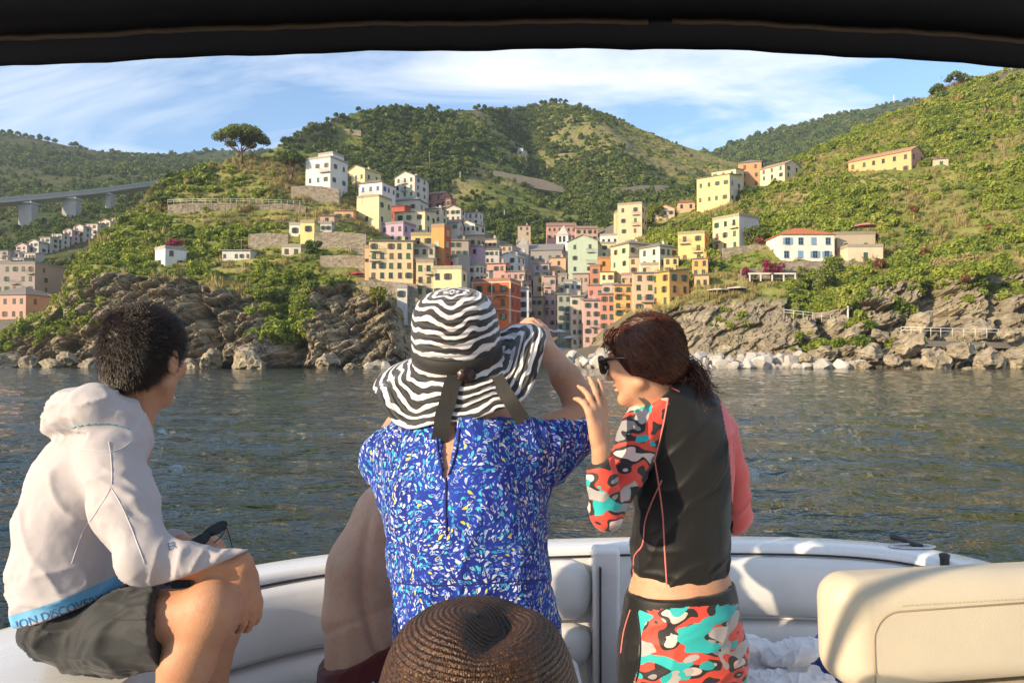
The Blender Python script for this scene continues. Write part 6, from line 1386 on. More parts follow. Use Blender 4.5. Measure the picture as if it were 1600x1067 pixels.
# short dark hair
M_HAIR1 = hair_mat('dark_brown_hair', (.008, .005, .004), (.07, .038, .022))
def scalp(c, R, sc, n, seed, test):
    rs = np.random.RandomState(seed); d = rs.normal(0, 1, (n * 3, 3)); d /= np.linalg.norm(d, axis=1)[:, None]; r = np.array((.077, .099, .087)) * sc
    L_ = d * r; ok = test(L_ / sc); L_ = L_[ok][:n]; nl = L_ / r ** 2; nl /= np.linalg.norm(nl, axis=1)[:, None]
    return np.array(c)[None] + (L_ + np.array((0, -.012, .036)) * sc) @ R.T, nl @ R.T
def man_hair(l): return (l[:, 2] > -.055 + .55 * np.maximum(l[:, 1] + .0, 0) - .25 * np.minimum(l[:, 1] + .05, 0) * 0) & ~((np.abs(l[:, 0]) > .06) & (l[:, 2] < -.02) & (l[:, 1] > -.02)) & (l[:, 1] < .085)
s = SDF(); s.ell(Lm(0, -.014, .038), (.080, .102, .090), Rm, .01); s.ell(Lm(0, -.055, -.01), (.068, .056, .066), Rm, .02); s.cut(Lm(0, .055, .02), Rm @ np.array((0, .85, -.55)), .01); s.cut(Lm(0, .0, -.055), Rm @ np.array((0, .25, -1)), .008)
_, Vm, Fm = grow(s, 'hair', M_HAIR1, man, .005, 1, lambda V, N: .003 * fbm(V * 60, 3, 3)); km = np.random.RandomState(6).choice(len(Vm), 17000); rt = Vm[km] + np.random.RandomState(7).normal(0, .0022, (17000, 3)); nl = vnormals(Vm, Fm)[km]; rj = np.random.RandomState(8).normal(0, .15, rt.shape)
whorl = np.array(Lm(.0, -.075, .085)); sw = np.cross(nl, rt - whorl); sw /= np.linalg.norm(sw, axis=1)[:, None] + 1e-6; dn = np.array((0, 0, -1.0))
def mdir(P_, k):
    v = nl * (.30 - .08 * k) + (rt - whorl) * 5.0 + sw * .35 + rj + dn * .22 * k; return v / np.linalg.norm(v, axis=1)[:, None]
strands('hair_strands', rt, mdir, 3, .021, .00065, M_HAIR1, man)
# sunglasses he holds
gl = empty('sunglasses', at(325, 838, 1.9), 0, 'dark aviator sunglasses held in the seated person\'s hand', 'sunglasses')
M_LENS = simple('smoked_lens', (.05, .07, .085), .08, .1, 5, 0); M_WIRE = simple('gunmetal', (.05, .05, .05), .3, .1, 5, 0, metal=.8)
for cxp, cyp, rxp in ((308, 846, 21), (335, 827, 20)):
    m = MB(); c0 = at(cxp, cyp, 1.885); ax_ = (at(cxp + rxp, cyp - rxp * .42, 1.875) - c0); ay = Vector((.05, .2, 1)).normalized() * .014
    ring = [c0 + ax_ * math.cos(q) + ay * math.sin(q) * (1 + .25 * math.cos(q)) for q in np.linspace(0, 2 * math.pi, 25)[:-1]]; nn = ax_.cross(ay).normalized() * .0012
    m.add([q + nn for q in ring] + [q - nn for q in ring], [list(range(24)), list(range(47, 23, -1))] + [(i, i + 24, (i + 1) % 24 + 24, (i + 1) % 24) for i in range(24)]); adopt(m.obj('lens', M_LENS), gl)
    m = MB(); m.tube(ring + [ring[0]], .0013, 6, cap=False); adopt(m.obj('rim', M_WIRE), gl)
m = MB(); m.tube(catmull([at(352, 820, 1.87), at(358, 835, 1.85), at(364, 858, 1.82), at(371, 880, 1.78)], 5), .0016, 6); adopt(m.obj('temple', M_WIRE), gl)
m = MB(); m.tube(catmull([at(354, 822, 1.9), at(345, 838, 1.9), at(330, 850, 1.9), at(312, 858, 1.9)], 5), .0014, 6); adopt(m.obj('temple', M_WIRE), gl)

# ---------------------------------------------------------------- woman in blue print dress and striped hat
lady = empty('person', (-.1, 1.95, .45), 0, 'person in blue leaf print dress and zebra striped sun hat raising both arms, back turned', 'person')
D2 = 1.9
def torso2(s, g, FYx):
    s.chain([T(722, 690, D2, 86 - g), T(722, 735, D2, 116 - g), T(726, 790, D2, 120 - g), T(731, 850, D2, 118 - g), T(738, 912, D2, 117 - g), T(745, 985, D2, 121 - g), T(750, 1080, D2, 136 - g), T(752, 1210, D2, 130 - g)], .03, FYx)
    s.cone(at(640, 700, D2), at(812, 696, D2), RPX(44 - g, D2), RPX(46 - g, D2), .04)
b = SDF(); FY2 = ((0, 1, 0), .80); torso2(b, 5, FY2); hc2 = at(714, 572, 1.96); R2 = frame((.05, 1, .28)); head(b, hc2, R2, 1.0)
b.cone(at(712, 630, 1.94), at(706, 695, 1.91), .052, .066, .03)
b.chain([T(812, 698, 1.92, 36), T(915, 656, 2.0, 27), T(905, 625, 2.03, 26), T(884, 590, 2.06, 23), T(862, 556, 2.1, 17)], .015); b.chain([T(640, 702, 1.92, 36), T(605, 700, 2.0, 28), T(628, 668, 2.05, 25), T(690, 600, 2.14, 16)], .015)
hand(b, at(862, 556, 2.1), (-.35, .12, .85), (-.7, .5, -.3), -1, .95, (.5, .7, .4), .06, .6, .4); hand(b, at(690, 600, 2.14), (.5, .2, .7), (.6, .5, -.2), 1, .95, (.5, .7, .4), .06, .6, .4)
for q in (-1, 1): b.chain([(Vector((-.08 + q * .10, 1.92, .95)), .095), (Vector((-.08 + q * .10, 1.9, .72)), .062), (Vector((-.08 + q * .10, 1.93, .53)), .04)], .03); b.cone((-.08 + q * .10, 1.92, .49), (-.08 + q * .12, 2.08, .478), .035, .026, .02)
grow(b, 'body', M_SKIN_F, lady, .0055, 2)
def printcol(t, c):
    sp = t.n('ShaderNodeSeparateXYZ', ins={0: c}); x_ = t.n('ShaderNodeAttribute', attribute_name='wrap').outputs['Fac']; v2 = t.n('ShaderNodeCombineXYZ', ins={0: x_, 1: sp.outputs[2]}).outputs[0]
    flow = t.noise(v2, 7.0, 2, .5); big = t.noise(v2, 11.0, 3, .6)
    base = t.mix(t.ramp(t.noise(v2, 4., 3), [(.4, 0.), (.65, 1.)]), (.006, .018, .20), (.016, .045, .36))
    def layer(base, scale, off, lo, la, lb, pal, fl):
        vs = t.n('ShaderNodeVectorMath', operation='MULTIPLY_ADD', ins={0: v2, 1: (scale, scale, 1), 2: (off, off * .7, 0)}).outputs[0]
        vo = t.n('ShaderNodeTexVoronoi', voronoi_dimensions='2D', ins={'Vector': vs, 'Scale': 1.0, 'Randomness': .85})
        dl = t.n('ShaderNodeVectorMath', operation='SUBTRACT', ins={0: vs, 1: vo.outputs['Position']}).outputs[0]
        rgb = t.n('ShaderNodeSeparateColor', ins={0: vo.outputs['Color']}); ang = t.math('ADD', t.math('MULTIPLY', flow, 16.0), t.math('MULTIPLY', rgb.outputs[0], fl))
        rt_ = t.n('ShaderNodeVectorRotate', rotation_type='Z_AXIS', ins={'Vector': dl, 'Angle': ang}).outputs[0]
        xy = t.n('ShaderNodeSeparateXYZ', ins={0: rt_}); ex = t.math('DIVIDE', xy.outputs[0], la); ey = t.math('DIVIDE', xy.outputs[1], t.math('MULTIPLY', lb, t.math('SUBTRACT', 1.0, t.math('MULTIPLY', t.math('MULTIPLY', ex, ex), .55))))
        r = t.math('SQRT', t.math('ADD', t.math('MULTIPLY', ex, ex), t.math('MULTIPLY', ey, ey)))
        ins = t.math('LESS_THAN', r, 1.0); core = t.math('LESS_THAN', r, .62); on = t.math('GREATER_THAN', rgb.outputs[2], lo)
        colr = t.ramp(t.math('ADD', t.math('MULTIPLY', rgb.outputs[1], .7), t.math('MULTIPLY', big, .42)), pal, 'CONSTANT')
        fillin = t.math('GREATER_THAN', rgb.outputs[0], .42); edge = t.mix(t.math('MULTIPLY', core, t.math('SUBTRACT', 1.0, fillin)), colr, (.015, .05, .40))
        return t.mix(t.math('MULTIPLY', ins, on), base, edge)
    P1 = [(0, (.02, .10, .55)), (.30, (.40, .48, .72)), (.44, (.62, .68, .8)), (.55, (.03, .34, .58)), (.68, (.08, .50, .60)), (.79, (.68, .58, .08)), (.86, (.66, .70, .8)), (.95, (.22, .24, .62))]
    P2 = [(0, (.45, .52, .74)), (.35, (.06, .16, .6)), (.52, (.66, .70, .8)), (.62, (.05, .42, .58)), (.76, (.45, .5, .74)), (.92, (.68, .58, .08))]
    base = layer(base, 105., 3., .38, .45, .17, P2, 1.6); base = layer(base, 58., 0., .46, .50, .19, P1, .8); base = layer(base, 78., 7.3, .60, .48, .19, P1, 1.4)
    return base
M_DRESS = cloth('blue_leaf_print', printcol, .75, 1400., 0, 0, .3, .004)
s = SDF(); torso2(s, 0, ((0, 1, 0), .84))
s.chain([T(812, 700, 1.91, 44), T(860, 690, 1.95, 44), T(918, 658, 2.0, 34)], .03); s.cone(at(842, 735, 1.93), at(908, 680, 1.99), RPX(34, 1.93), RPX(26, 1.99), .04)
s.chain([T(640, 702, 1.91, 46), T(606, 712, 1.97, 38), T(606, 704, 2.0, 33)], .03); s.cone(at(620, 760, 1.93), at(608, 720, 1.98), RPX(30, 1.93), RPX(32, 1.98), .04)
s.cut(at(914, 655, 2.0), (at(922, 642, 2.02) - at(880, 690, 1.96)), .004)
s.cut(at(700, 655, D2), Vector((0, .12, 1)), .006); s.cut((0, 0, .80), Vector((0, 0, -1)), .006)
for q in range(7): py_ = 660 + q * 13; s.ell(at(702 + q * -.6, py_, D2 - .115 + .0 * q), (RPX(13 - 1.6 * q, D2), .055, .014), None, .003, True)
dress, Vd, Fd = grow(s, 'dress', M_DRESS, lady, .0055, 2, lambda V, N: folds(V, (.25, 0, 1), .010, .060, 24) + folds(V, (-.5, 0, .8), .006, .05, 26) * sstep(700, 760, px_of(V)[1]) + folds(V, (1, 0, .35), .006, .05, 25) * sstep(880, 930, px_of(V)[1]) - .004 * np.exp(-((px_of(V)[1] - 912) / 4) ** 2), {'wrap': lambda V: V[:, 0] + np.sign(V[:, 0] + .12) * .75 * np.maximum(V[:, 1] - 1.755, 0)}); bvD = bvh_np(Vd, Fd)
M_NAVZ = cloth('navy_zip_tape', (.01, .014, .10), .7)
seam(bvD, [(697, 742), (697, 770), (697, 800), (698, 836)], .0030, 'zip', M_NAVZ, dress, .0005); seam(bvD, [(683, 668), (684, 700), (692, 735), (697, 745)], .0024, 'zip', M_NAVZ, dress, .001); seam(bvD, [(718, 668), (714, 700), (704, 735), (698, 745)], .0024, 'zip', M_NAVZ, dress, .001)
seam(bvD, [(618, 910), (660, 914), (740, 913), (800, 908), (856, 905)], .0022, 'waist_seam', M_NAVZ, dress, -.0008)
# hat: crown and rippling brim as one thin shell
def hatcol(t, c):
    sA = t.n('ShaderNodeAttribute', attribute_name='arc').outputs['Fac']; th = t.n('ShaderNodeAttribute', attribute_name='turn').outputs['Fac']
    wob = t.math('MULTIPLY', t.math('SINE', t.math('ADD', t.math('MULTIPLY', th, 30.0), t.math('MULTIPLY', t.noise(c, 8., 1), 9.))), .0056)
    wob = t.math('ADD', wob, t.math('MULTIPLY', t.math('SUBTRACT', t.noise(c, 14., 2), .5), .046))
    ph = t.math('MULTIPLY', t.math('ADD', sA, wob), 2 * math.pi / .0268); wv = t.math('SINE', ph)
    wid = t.math('MULTIPLY_ADD', t.noise(c, 20., 2), 1.0, -.25)
    return t.mix(t.math('GREATER_THAN', wv, wid), (.012, .011, .012), (.74, .70, .70))
t = NT('zebra_ribbon'); c = t.co(); t.base(hatcol(t, c)).rough(.6); t.b.inputs['Sheen Weight'].default_value = .3
rib = t.n('ShaderNodeTexWave', wave_type='BANDS', ins={'Vector': t.n('ShaderNodeCombineXYZ', ins={0: t.n('ShaderNodeAttribute', attribute_name='turn').outputs['Fac']}).outputs[0], 'Scale': 90.0})
rw = t.math('SINE', t.math('MULTIPLY', t.n('ShaderNodeAttribute', attribute_name='arc').outputs['Fac'], 2 * math.pi / .0134))
t.bump(t.math('ADD', t.math('MULTIPLY', rib.outputs['Fac'], .25), rw), .55, .003); M_ZEB = t.m
prof = [(0.002, .156), (.028, .155), (.057, .149), (.082, .134), (.098, .107), (.1055, .072), (.1085, .036), (.1095, .0), (.110, -.022), (.120, -.034), (.14, -.044), (.165, -.056), (.19, -.068), (.215, -.080), (.228, -.090)]
pr = [Vector((a_, 0, b_)) for a_, b_ in prof]; pr = catmull(pr, 5); arc = [0]
for i in range(1, len(pr)): arc.append(arc[-1] + (pr[i] - pr[i-1]).length)
nT = 160; hp = at(714, 547, 1.90); tiltx = math.radians(24); Rh = Matrix.Rotation(math.radians(-3), 3, 'Y') @ Matrix.Rotation(tiltx, 3, 'X')
HV_, AR, TU = [], [], []
for i, q in enumerate(pr):
    bf = float(sstep(.112, .2, np.array(q.x)))
    for j in range(nT):
        th = 2 * math.pi * j / nT; r = q.x; z = q.z           # th 0: +X, 3pi/2: towards the camera
        z += bf * (.012 * math.sin(4 * th + .6) + .008 * math.sin(7 * th + 2)); r *= 1 + bf * (.05 * math.sin(3 * th + 1.0) + .03 * math.sin(5 * th))
        right = max(0, math.cos(th - .25)) ** 3; front = max(0, math.sin(th)) ** 2; backd = max(0, -math.sin(th)) ** 2
        z += bf * (.105 * right + .02 * front - .022 * backd * 1.0); r *= 1 - bf * (.08 * right + .10 * front + .22 * backd)
        left = max(0, -math.cos(th)) ** 2; z -= bf * .012 * left
        v = Vector((r * math.cos(th) * 1.04, r * math.sin(th), z)); v = Rh @ v + hp
        HV_.append(v); AR.append(arc[i]); TU.append(j / nT if j <= nT / 2 else 1 - j / nT)
FcH = [(i*nT+j, i*nT+(j+1) % nT, (i+1)*nT+(j+1) % nT, (i+1)*nT+j) for i in range(len(pr)-1) for j in range(nT)]
me = np_mesh('sun_hat', np.array(HV_), np.array(FcH)[:, ::-1], True); fattr(me, 'arc', AR); fattr(me, 'turn', TU)
hat = link('sun_hat', me, M_ZEB); adopt(hat, lady); so = hat.modifiers.new('thick', 'SOLIDIFY'); so.thickness = .003
hat['label'] = 'wide floppy sun hat with wavy black and white stripes'
bvHat = bvh_np(np.array(HV_), np.array(FcH))
M_RIB = cloth('black_grosgrain', (.03, .028, .026), .6, 600.)
m = MB(); band = []
for j in range(nT + 1):
    th = 2 * math.pi * j / nT; band.append(((.1095 * 1.04) * math.cos(th), .1095 * math.sin(th)))
Vb = [Rh @ Vector((x * k_, y * k_, z_)) + hp for x, y in band for k_, z_ in ((.985, .018), (1.012, .016), (1.03, -.016), (1.0, -.018))]
m.add(Vb, [(j*4+a_, j*4+(a_+1) % 4, (j+1)*4+(a_+1) % 4, (j+1)*4+a_) for j in range(nT) for a_ in range(4)], 0, True); adopt(m.obj('hat_band', M_RIB), hat)
def tail(pts, w, name='ribbon_tail'):
    P_ = catmull(pts, 6); V = []; n = len(P_)
    for i, q in enumerate(P_):
        d = (P_[min(i+1, n-1)] - P_[max(i-1, 0)]).normalized(); vw = (q - EYE).normalized(); sd = d.cross(vw).normalized() * w / 2; up = sd.cross(d).normalized() * .0011
        V += [q - sd + up, q + sd + up, q + sd - up, q - sd - up]
    m = MB(); m.add(V, [(i*4+a_, i*4+(a_+1) % 4, (i+1)*4+(a_+1) % 4, (i+1)*4+a_) for i in range(n-1) for a_ in range(4)] + [(3,2,1,0), tuple(4*(n-1)+a_ for a_ in range(4))]); adopt(m.obj(name, M_RIB), hat)
def surf_pt(px, py, dflt, off=.006):
    h = on_surf(bvHat, px, py, off); return h if h is not None else at(px, py, dflt)
tail([surf_pt(712, 588, 1.8), surf_pt(706, 605, 1.78, .008), surf_pt(699, 630, 1.76, .008), surf_pt(693, 652, 1.75, .008), at(690, 672, 1.765), at(686, 692, 1.775)], .040)
tail([surf_pt(774, 590, 1.8), surf_pt(784, 610, 1.79, .008), surf_pt(798, 632, 1.78, .008), at(818, 658, 1.80)], .036)
bunp = surf_pt(727, 585, 1.78, .0)
m = SDF(); m.ell(bunp + Vector((0, .004, 0)), (.026, .020, .024), None, .01); M_HAIR2 = hair_mat('auburn_black_hair', (.006, .003, .003), (.085, .022, .012), .28)
grow(m, 'hair_bun', M_HAIR2, lady, .003, 1, lambda V, N: .0015 * np.sin(V[:, 2] * 900 + V[:, 0] * 500))
s = SDF(); s.ell(hc2 + Vector((0, -.02, .0)), (.082, .105, .095), R2, .01); grow(s, 'hair', M_HAIR2, lady, .006, 1, lambda V, N: .003 * fbm(V * 40, 3, 3))

# ---------------------------------------------------------------- dark-haired woman in rash guard
girl = empty('person', (.43, 1.95, .45), 0, 'dark-haired person with ponytail, sunglasses and black rash guard with camouflage sleeve, standing', 'person')
D4 = 1.9; FY4 = ((0, 1, 0), .78)
def torso4(s, g): s.chain([T(1052, 650, D4, 62 - g), T(1062, 690, D4, 75 - g), T(1066, 740, D4, 72 - g), T(1065, 800, D4, 68 - g), T(1062, 850, D4, 70 - g), T(1064, 905, D4, 74 - g)], .03, FY4)
b = SDF(); torso4(b, 10); b.chain([T(1064, 905, D4, 65), T(1064, 940, D4, 78), T(1064, 1000, D4, 90)], .03, FY4)
hc4 = at(1009, 563, 1.86); R4 = frame((-.80, .56, -.16)); L4 = head(b, hc4, R4, .90, False)
b.cone(at(1018, 612, 1.87), at(1046, 660, 1.89), .047, .060, .03)
b.chain([T(1008, 668, 1.85, 30), T(946, 806, 1.74, 21), T(938, 700, 1.70, 14)], .015); b.chain([T(1118, 680, 1.95, 26), T(1146, 800, 2.04, 17), T(1080, 790, 2.2, 13)], .015)
hand(b, at(938, 694, 1.70), (-.10, .10, 1), (-.55, .6, 0), -1, .92, (.10, .18, .15), .10, .45, .25, [(.1, .1, .1), (.15, .2, .15), (.3, .4, .3), (.45, .5, .4)]); hand(b, at(1080, 790, 2.2), (-.8, .4, .3), (0, .4, .6), 1, .92)
for q in (-1, 1):
    x_ = .432 + q * .072; b.chain([(Vector((x_, 1.9, 1.22)), .082), (Vector((x_, 1.89, .98)), .070), (Vector((x_, 1.9, .86)), .055), (Vector((x_, 1.93, .72)), .052), (Vector((x_, 1.94, .54)), .034)], .025); b.cone((x_, 1.93, .487), (x_ - .03, 2.08, .474), .034, .024, .02)
grow(b, 'body', M_SKIN_F, girl, .0048, 2)
def camo(t, c):
    cc_ = t.mapping(c, (1, .8, 1.9)); w = t.n('ShaderNodeTexNoise', ins={'Vector': c, 'Scale': 9., 'Detail': 2.}).outputs['Color']; cc_ = t.n('ShaderNodeVectorMath', operation='MULTIPLY_ADD', ins={0: w, 1: (.08, .08, .08), 2: cc_}).outputs[0]
    col = t.ramp(t.noise(cc_, 11., 1, .4), [(0, (.70, .52, .47)), (.40, (.03, .028, .03)), (.46, (.74, .075, .05)), (.575, (.03, .028, .03)), (.64, (.30, .28, .28))], 'CONSTANT')
    col = t.mix(t.ramp(t.noise(t.mapping(cc_, loc=(3, 7, 1)), 12.5, 1, .4), [(0, 0.), (.585, 1.)], 'CONSTANT'), col, (.03, .42, .42))
    return t.mix(t.ramp(t.noise(t.mapping(cc_, loc=(9, 2, 5)), 12.5, 1, .4), [(0, 0.), (.63, 1.)], 'CONSTANT'), col, (.42, .39, .38))
M_CAMO = cloth('camouflage_lycra', camo, .55, 1600., 0, 0, .2, .002); M_LYC = cloth('black_lycra', (.011, .0105, .0105), .5, 1600., 0, .05, .25, .003); M_CORAL = cloth('coral_lycra', (.78, .14, .13), .55, 1600., 0, .05, .2, .003); M_PIPE = simple('coral_piping', (.75, .20, .17), .6, .05, 30, 0)
s = SDF(); torso4(s, 0); s.chain([T(1046, 640, 1.885, 45), T(1012, 668, 1.86, 38)], .03); s.chain([T(1080, 645, 1.92, 45), T(1115, 678, 1.95, 36)], .03)
s.cone(at(1022, 625, 1.875), at(1046, 655, 1.89), RPX(38, 1.88), RPX(56, 1.89), .02)
s.chain([T(1008, 668, 1.85, 37), T(975, 745, 1.79, 30), T(947, 802, 1.74, 26), T(941, 750, 1.71, 22), T(939, 702, 1.70, 18)], .012); s.chain([T(1120, 680, 1.95, 33), T(1142, 740, 2.0, 27), T(1146, 804, 2.04, 27), T(1085, 792, 2.2, 20)], .012)
ca, cb = at(992, 914, D4), at(1136, 893, D4); cn = Vector((0, 1, 0)).cross(cb - ca); cn = cn if cn.z < 0 else -cn; s.cut(ca, cn, .004)
s.cut(at(939, 704, 1.70), Vector((-.05, .1, 1)) if False else Vector((0, 0, 1)), .003) if False else None
s.cut(at(1018, 617, 1.87), (at(1012, 600, 1.862) - at(1046, 660, 1.89)), .004)
def gdisp(V, N):
    u, v = px_of(V); hm = sstep(.001, .02, np.abs(V @ np.array(cn.normalized()) - cn.normalized().dot(ca))); return folds(V, (1, .1, .12), .0055, .055, 33) * sstep(800, 880, v) * (u > 985) * hm + hm * folds(V, (.6, .2, .6), .0060, .045, 35) + .0012 * fbm(V * 25, 2, 3)
V4, F4 = s.mesh('rash_guard', .005); V4 = relax(V4, F4, 2); V4 = V4 + vnormals(V4, F4) * gdisp(V4, None)[:, None]
fu_, fv_ = px_of(V4[F4].mean(1)); fd_ = V4[F4].mean(1)[:, 1]
rag = lin([(1046, 600), (1045, 625), (1036, 665), (1026, 705), (1006, 745), (1000, 790), (985, 840)], fv_); isL = (fu_ < rag) & (fv_ < 840) & ~((fu_ > 985) & (fv_ > 760)) & ~((fv_ < 622) & (fu_ > 1020)); ragR = lin([(1120, 600), (1128, 640), (1139, 700), (1143, 760), (1146, 850)], fv_); isR = (fu_ > ragR) & (fv_ < 850) | ((fd_ > 2.04) & (fv_ > 720))
def subset(mask, name, mat, parent):
    f = F4[mask]; u_, inv = np.unique(f, return_inverse=True); o = link(name, np_mesh(name, V4[u_], inv.reshape(f.shape), True), mat); adopt(o, parent); return o
rg = subset(~isL & ~isR, 'rash_guard', M_LYC, girl); sL = subset(isL, 'sleeve', M_CAMO, girl); sL['label'] = 'camouflage sleeve in coral, turquoise, grey and black'; sR = subset(isR, 'sleeve', M_CORAL, girl); sR['label'] = 'plain coral pink sleeve'
bvG = bvh_np(V4, F4)
seam(bvG, [(1044, 622), (1036, 665), (1026, 705), (1020, 722)], .0022, 'piping', M_PIPE, rg, .0002); seam(bvG, [(1022, 715), (1028, 750), (1035, 800), (1038, 850), (1042, 912)], .0022, 'piping', M_PIPE, rg, .0002)
seam(bvG, [(1034, 750), (1018, 785), (1008, 815), (1004, 850), (991, 870), (990, 905)], .0020, 'piping', M_PIPE, rg, .0002); seam(bvG, [(1012, 617), (1022, 606), (1042, 604), (1062, 612)], .0022, 'piping', M_PIPE, rg, .0002)
# shorts
s = SDF(); s.chain([T(1064, 900, D4, 74), T(1064, 945, D4, 82), T(1064, 1005, D4, 90), T(1063, 1050, D4, 90)], .03, ((0, 1, 0), .86))
for q in (-1, 1): x_ = .432 + q * .070; s.cone((x_, 1.9, 1.25), (x_ + q * .004, 1.89, 1.10), .092, .086, .02)
wa, wb = at(985, 922, D4), at(1150, 905, D4); wn_ = Vector((0, 1, 0)).cross(wb - wa); wn_ = wn_ if wn_.z > 0 else -wn_; s.cut(wa, wn_, .004); s.cut((0, 0, 1.10), (0, 0, -1), .004)
V4, F4 = s.mesh('shorts', .005); V4 = relax(V4, F4, 2); V4 = V4 + vnormals(V4, F4) * folds(V4, (1, 0, .5), .004, .05, 44)[:, None]
fu_, fv_ = px_of(V4[F4].mean(1)); wl_ = 955 - (fu_ - 985) * .07; isW = fv_ < wl_; isP = (~isW) & (fu_ < lin([(994, 940), (1000, 990), (998, 1040), (990, 1067)], fv_))
srt = subset(~isW & ~isP, 'shorts', M_CAMO, girl); subset(isW, 'waistband', M_LYC, srt); subset(isP, 'side_panel', M_LYC, srt); bvW = bvh_np(V4, F4)
seam(bvW, [(996, 955), (1001, 1000), (998, 1045), (994, 1064)], .0024, 'piping', M_LYC, srt, .0005); seam(bvW, [(985, 952), (975, 985), (970, 1020)], .0018, 'piping', M_PIPE, srt, .0003)
# hair combed back into a low ponytail
M_HAIR4 = hair_mat('dark_auburn_hair', (.014, .005, .003), (.20, .058, .026), .24); tie = at(1064, 586, 1.90)
def girl_test(l): return (l[:, 2] > -.062 + .75 * np.maximum(l[:, 1] - .005, 0)) & ~((l[:, 1] > .03) & (l[:, 2] < .030)) & (l[:, 1] < .094)
s = SDF(); s.ell(L4(0, -.014, .038), (.072, .092, .081), R4, .01); s.ell(L4(0, -.055, -.015), (.050, .040, .048), R4, .03); s.ell(L4(0, -.005, -.005), (.074, .042, .048), R4, .02); s.cone(L4(0, -.07, -.015), tie, .034, .016, .03); s.cut(L4(0, .060, .01), R4 @ np.array((0, .85, -.52)), .012); s.cut(L4(0, .03, -.055), R4 @ np.array((0, .45, -1)), .01)
cap, Vc, Fc4 = grow(s, 'hair', simple('hair_base', (.012, .005, .004), .35, .4, 40, .3, .002), girl, .0045, 2)
rt, nl = scalp(hc4, R4, 1.0, 500, 5, girl_test); tj = np.random.RandomState(2).normal(0, .012, rt.shape); rj = np.random.RandomState(4).normal(0, .10, rt.shape)
cc4 = np.array(L4(0, -.012, .036)); rr4 = np.array((.080, .102, .090)) * .98
def gdir(P_, k):
    to = np.array(tie) + tj - P_; to /= np.linalg.norm(to, axis=1)[:, None] + 1e-6; l = ((P_ - cc4) @ R4) / rr4; r = np.linalg.norm(l, axis=1)[:, None]; n_ = ((l / rr4) @ R4.T); n_ /= np.linalg.norm(n_, axis=1)[:, None]
    v = to + rj * (.6 if k else .2); v -= n_ * (v * n_).sum(1)[:, None] * (r < 1.06); v /= np.linalg.norm(v, axis=1)[:, None] + 1e-6; v += n_ * np.clip(1.07 - r, -.3, .6) * 1.2; return v / np.linalg.norm(v, axis=1)[:, None]
comb('hair_strands', Vc, Fc4, 16000, tie, .08, .00075, M_HAIR4, girl, 3, 6, .13)
fr = np.random.RandomState(12); fx = fr.uniform(-.06, .06, 420); fx = fx * .9; froot = np.array([L4(a_, .062 + fr.uniform(-.012, .014), .098 + fr.uniform(-.012, .006)) for a_ in fx]); fj = fr.normal(0, .12, froot.shape); ff = R4 @ np.array((0, 1.0, 0)); fu3 = R4 @ np.array((0, 0, 1.0)); fr3 = (R4 @ np.array((1.0, 0, 0)))[None] * (fx * 5)[:, None]
def fdir(P_, k): v = ff[None] * (.48 - .20 * k) - fu3[None] * (.42 + .28 * k) + fj * .45 + fr3; return v / np.linalg.norm(v, axis=1)[:, None]
strands('fringe', froot, fdir, 5, .058, .0011, M_HAIR4, girl, 6)
pr_ = np.random.RandomState(15); n = 1700; po = pr_.normal(0, .013, (n, 3)); pj = pr_.normal(0, .17, (n, 3)); curlp = pr_.uniform(0, 6.28, n)
def pdir(P_, k):
    base = [(.9, -.25, .15), (.9, -.2, -.2), (.6, -.1, -.8), (.2, 0, -1), (-.1, 0, -1), (-.3, 0, -.8), (.1, 0, -.7), (.6, 0, -.3)][min(k, 7)]
    v = np.array(base)[None] + pj * (1 + .25 * k) + (po * 18) * (1 if k < 2 else -.3) + .25 * np.stack([np.cos(curlp + k), np.sin(curlp + k), 0 * curlp], 1) * (k > 2); return v / np.linalg.norm(v, axis=1)[:, None]
s = SDF(); s.ell(at(1082, 597, 1.885), (.026, .024, .034), None, .01); s.cone(tie, at(1080, 590, 1.885), .014, .02, .015); _, Vp, Fp = grow(s, 'ponytail_core', simple('hair_base_red', (.03, .010, .006), .35, .4, 40, .3, .002), girl, .004, 1); comb('ponytail_curls', Vp, Fp, 1500, at(1096, 632, 1.88), .05, .0013, M_HAIR4, girl, 9, 6, .5)
strands('ponytail', np.array(tie)[None] + po, pdir, 8, .115, .0015, M_HAIR4, girl, 7)
m = MB(); ring = [tie + Vector((.004, 0, 0)) + Vector((.3, 0, .95)).normalized() * math.cos(q) * .019 + Vector((0, 1, 0)) * math.sin(q) * .019 for q in np.linspace(0, 6.2832, 19)]; m.tube(ring, .005, 6, cap=False); adopt(m.obj('hair_tie', M_LYC), girl)
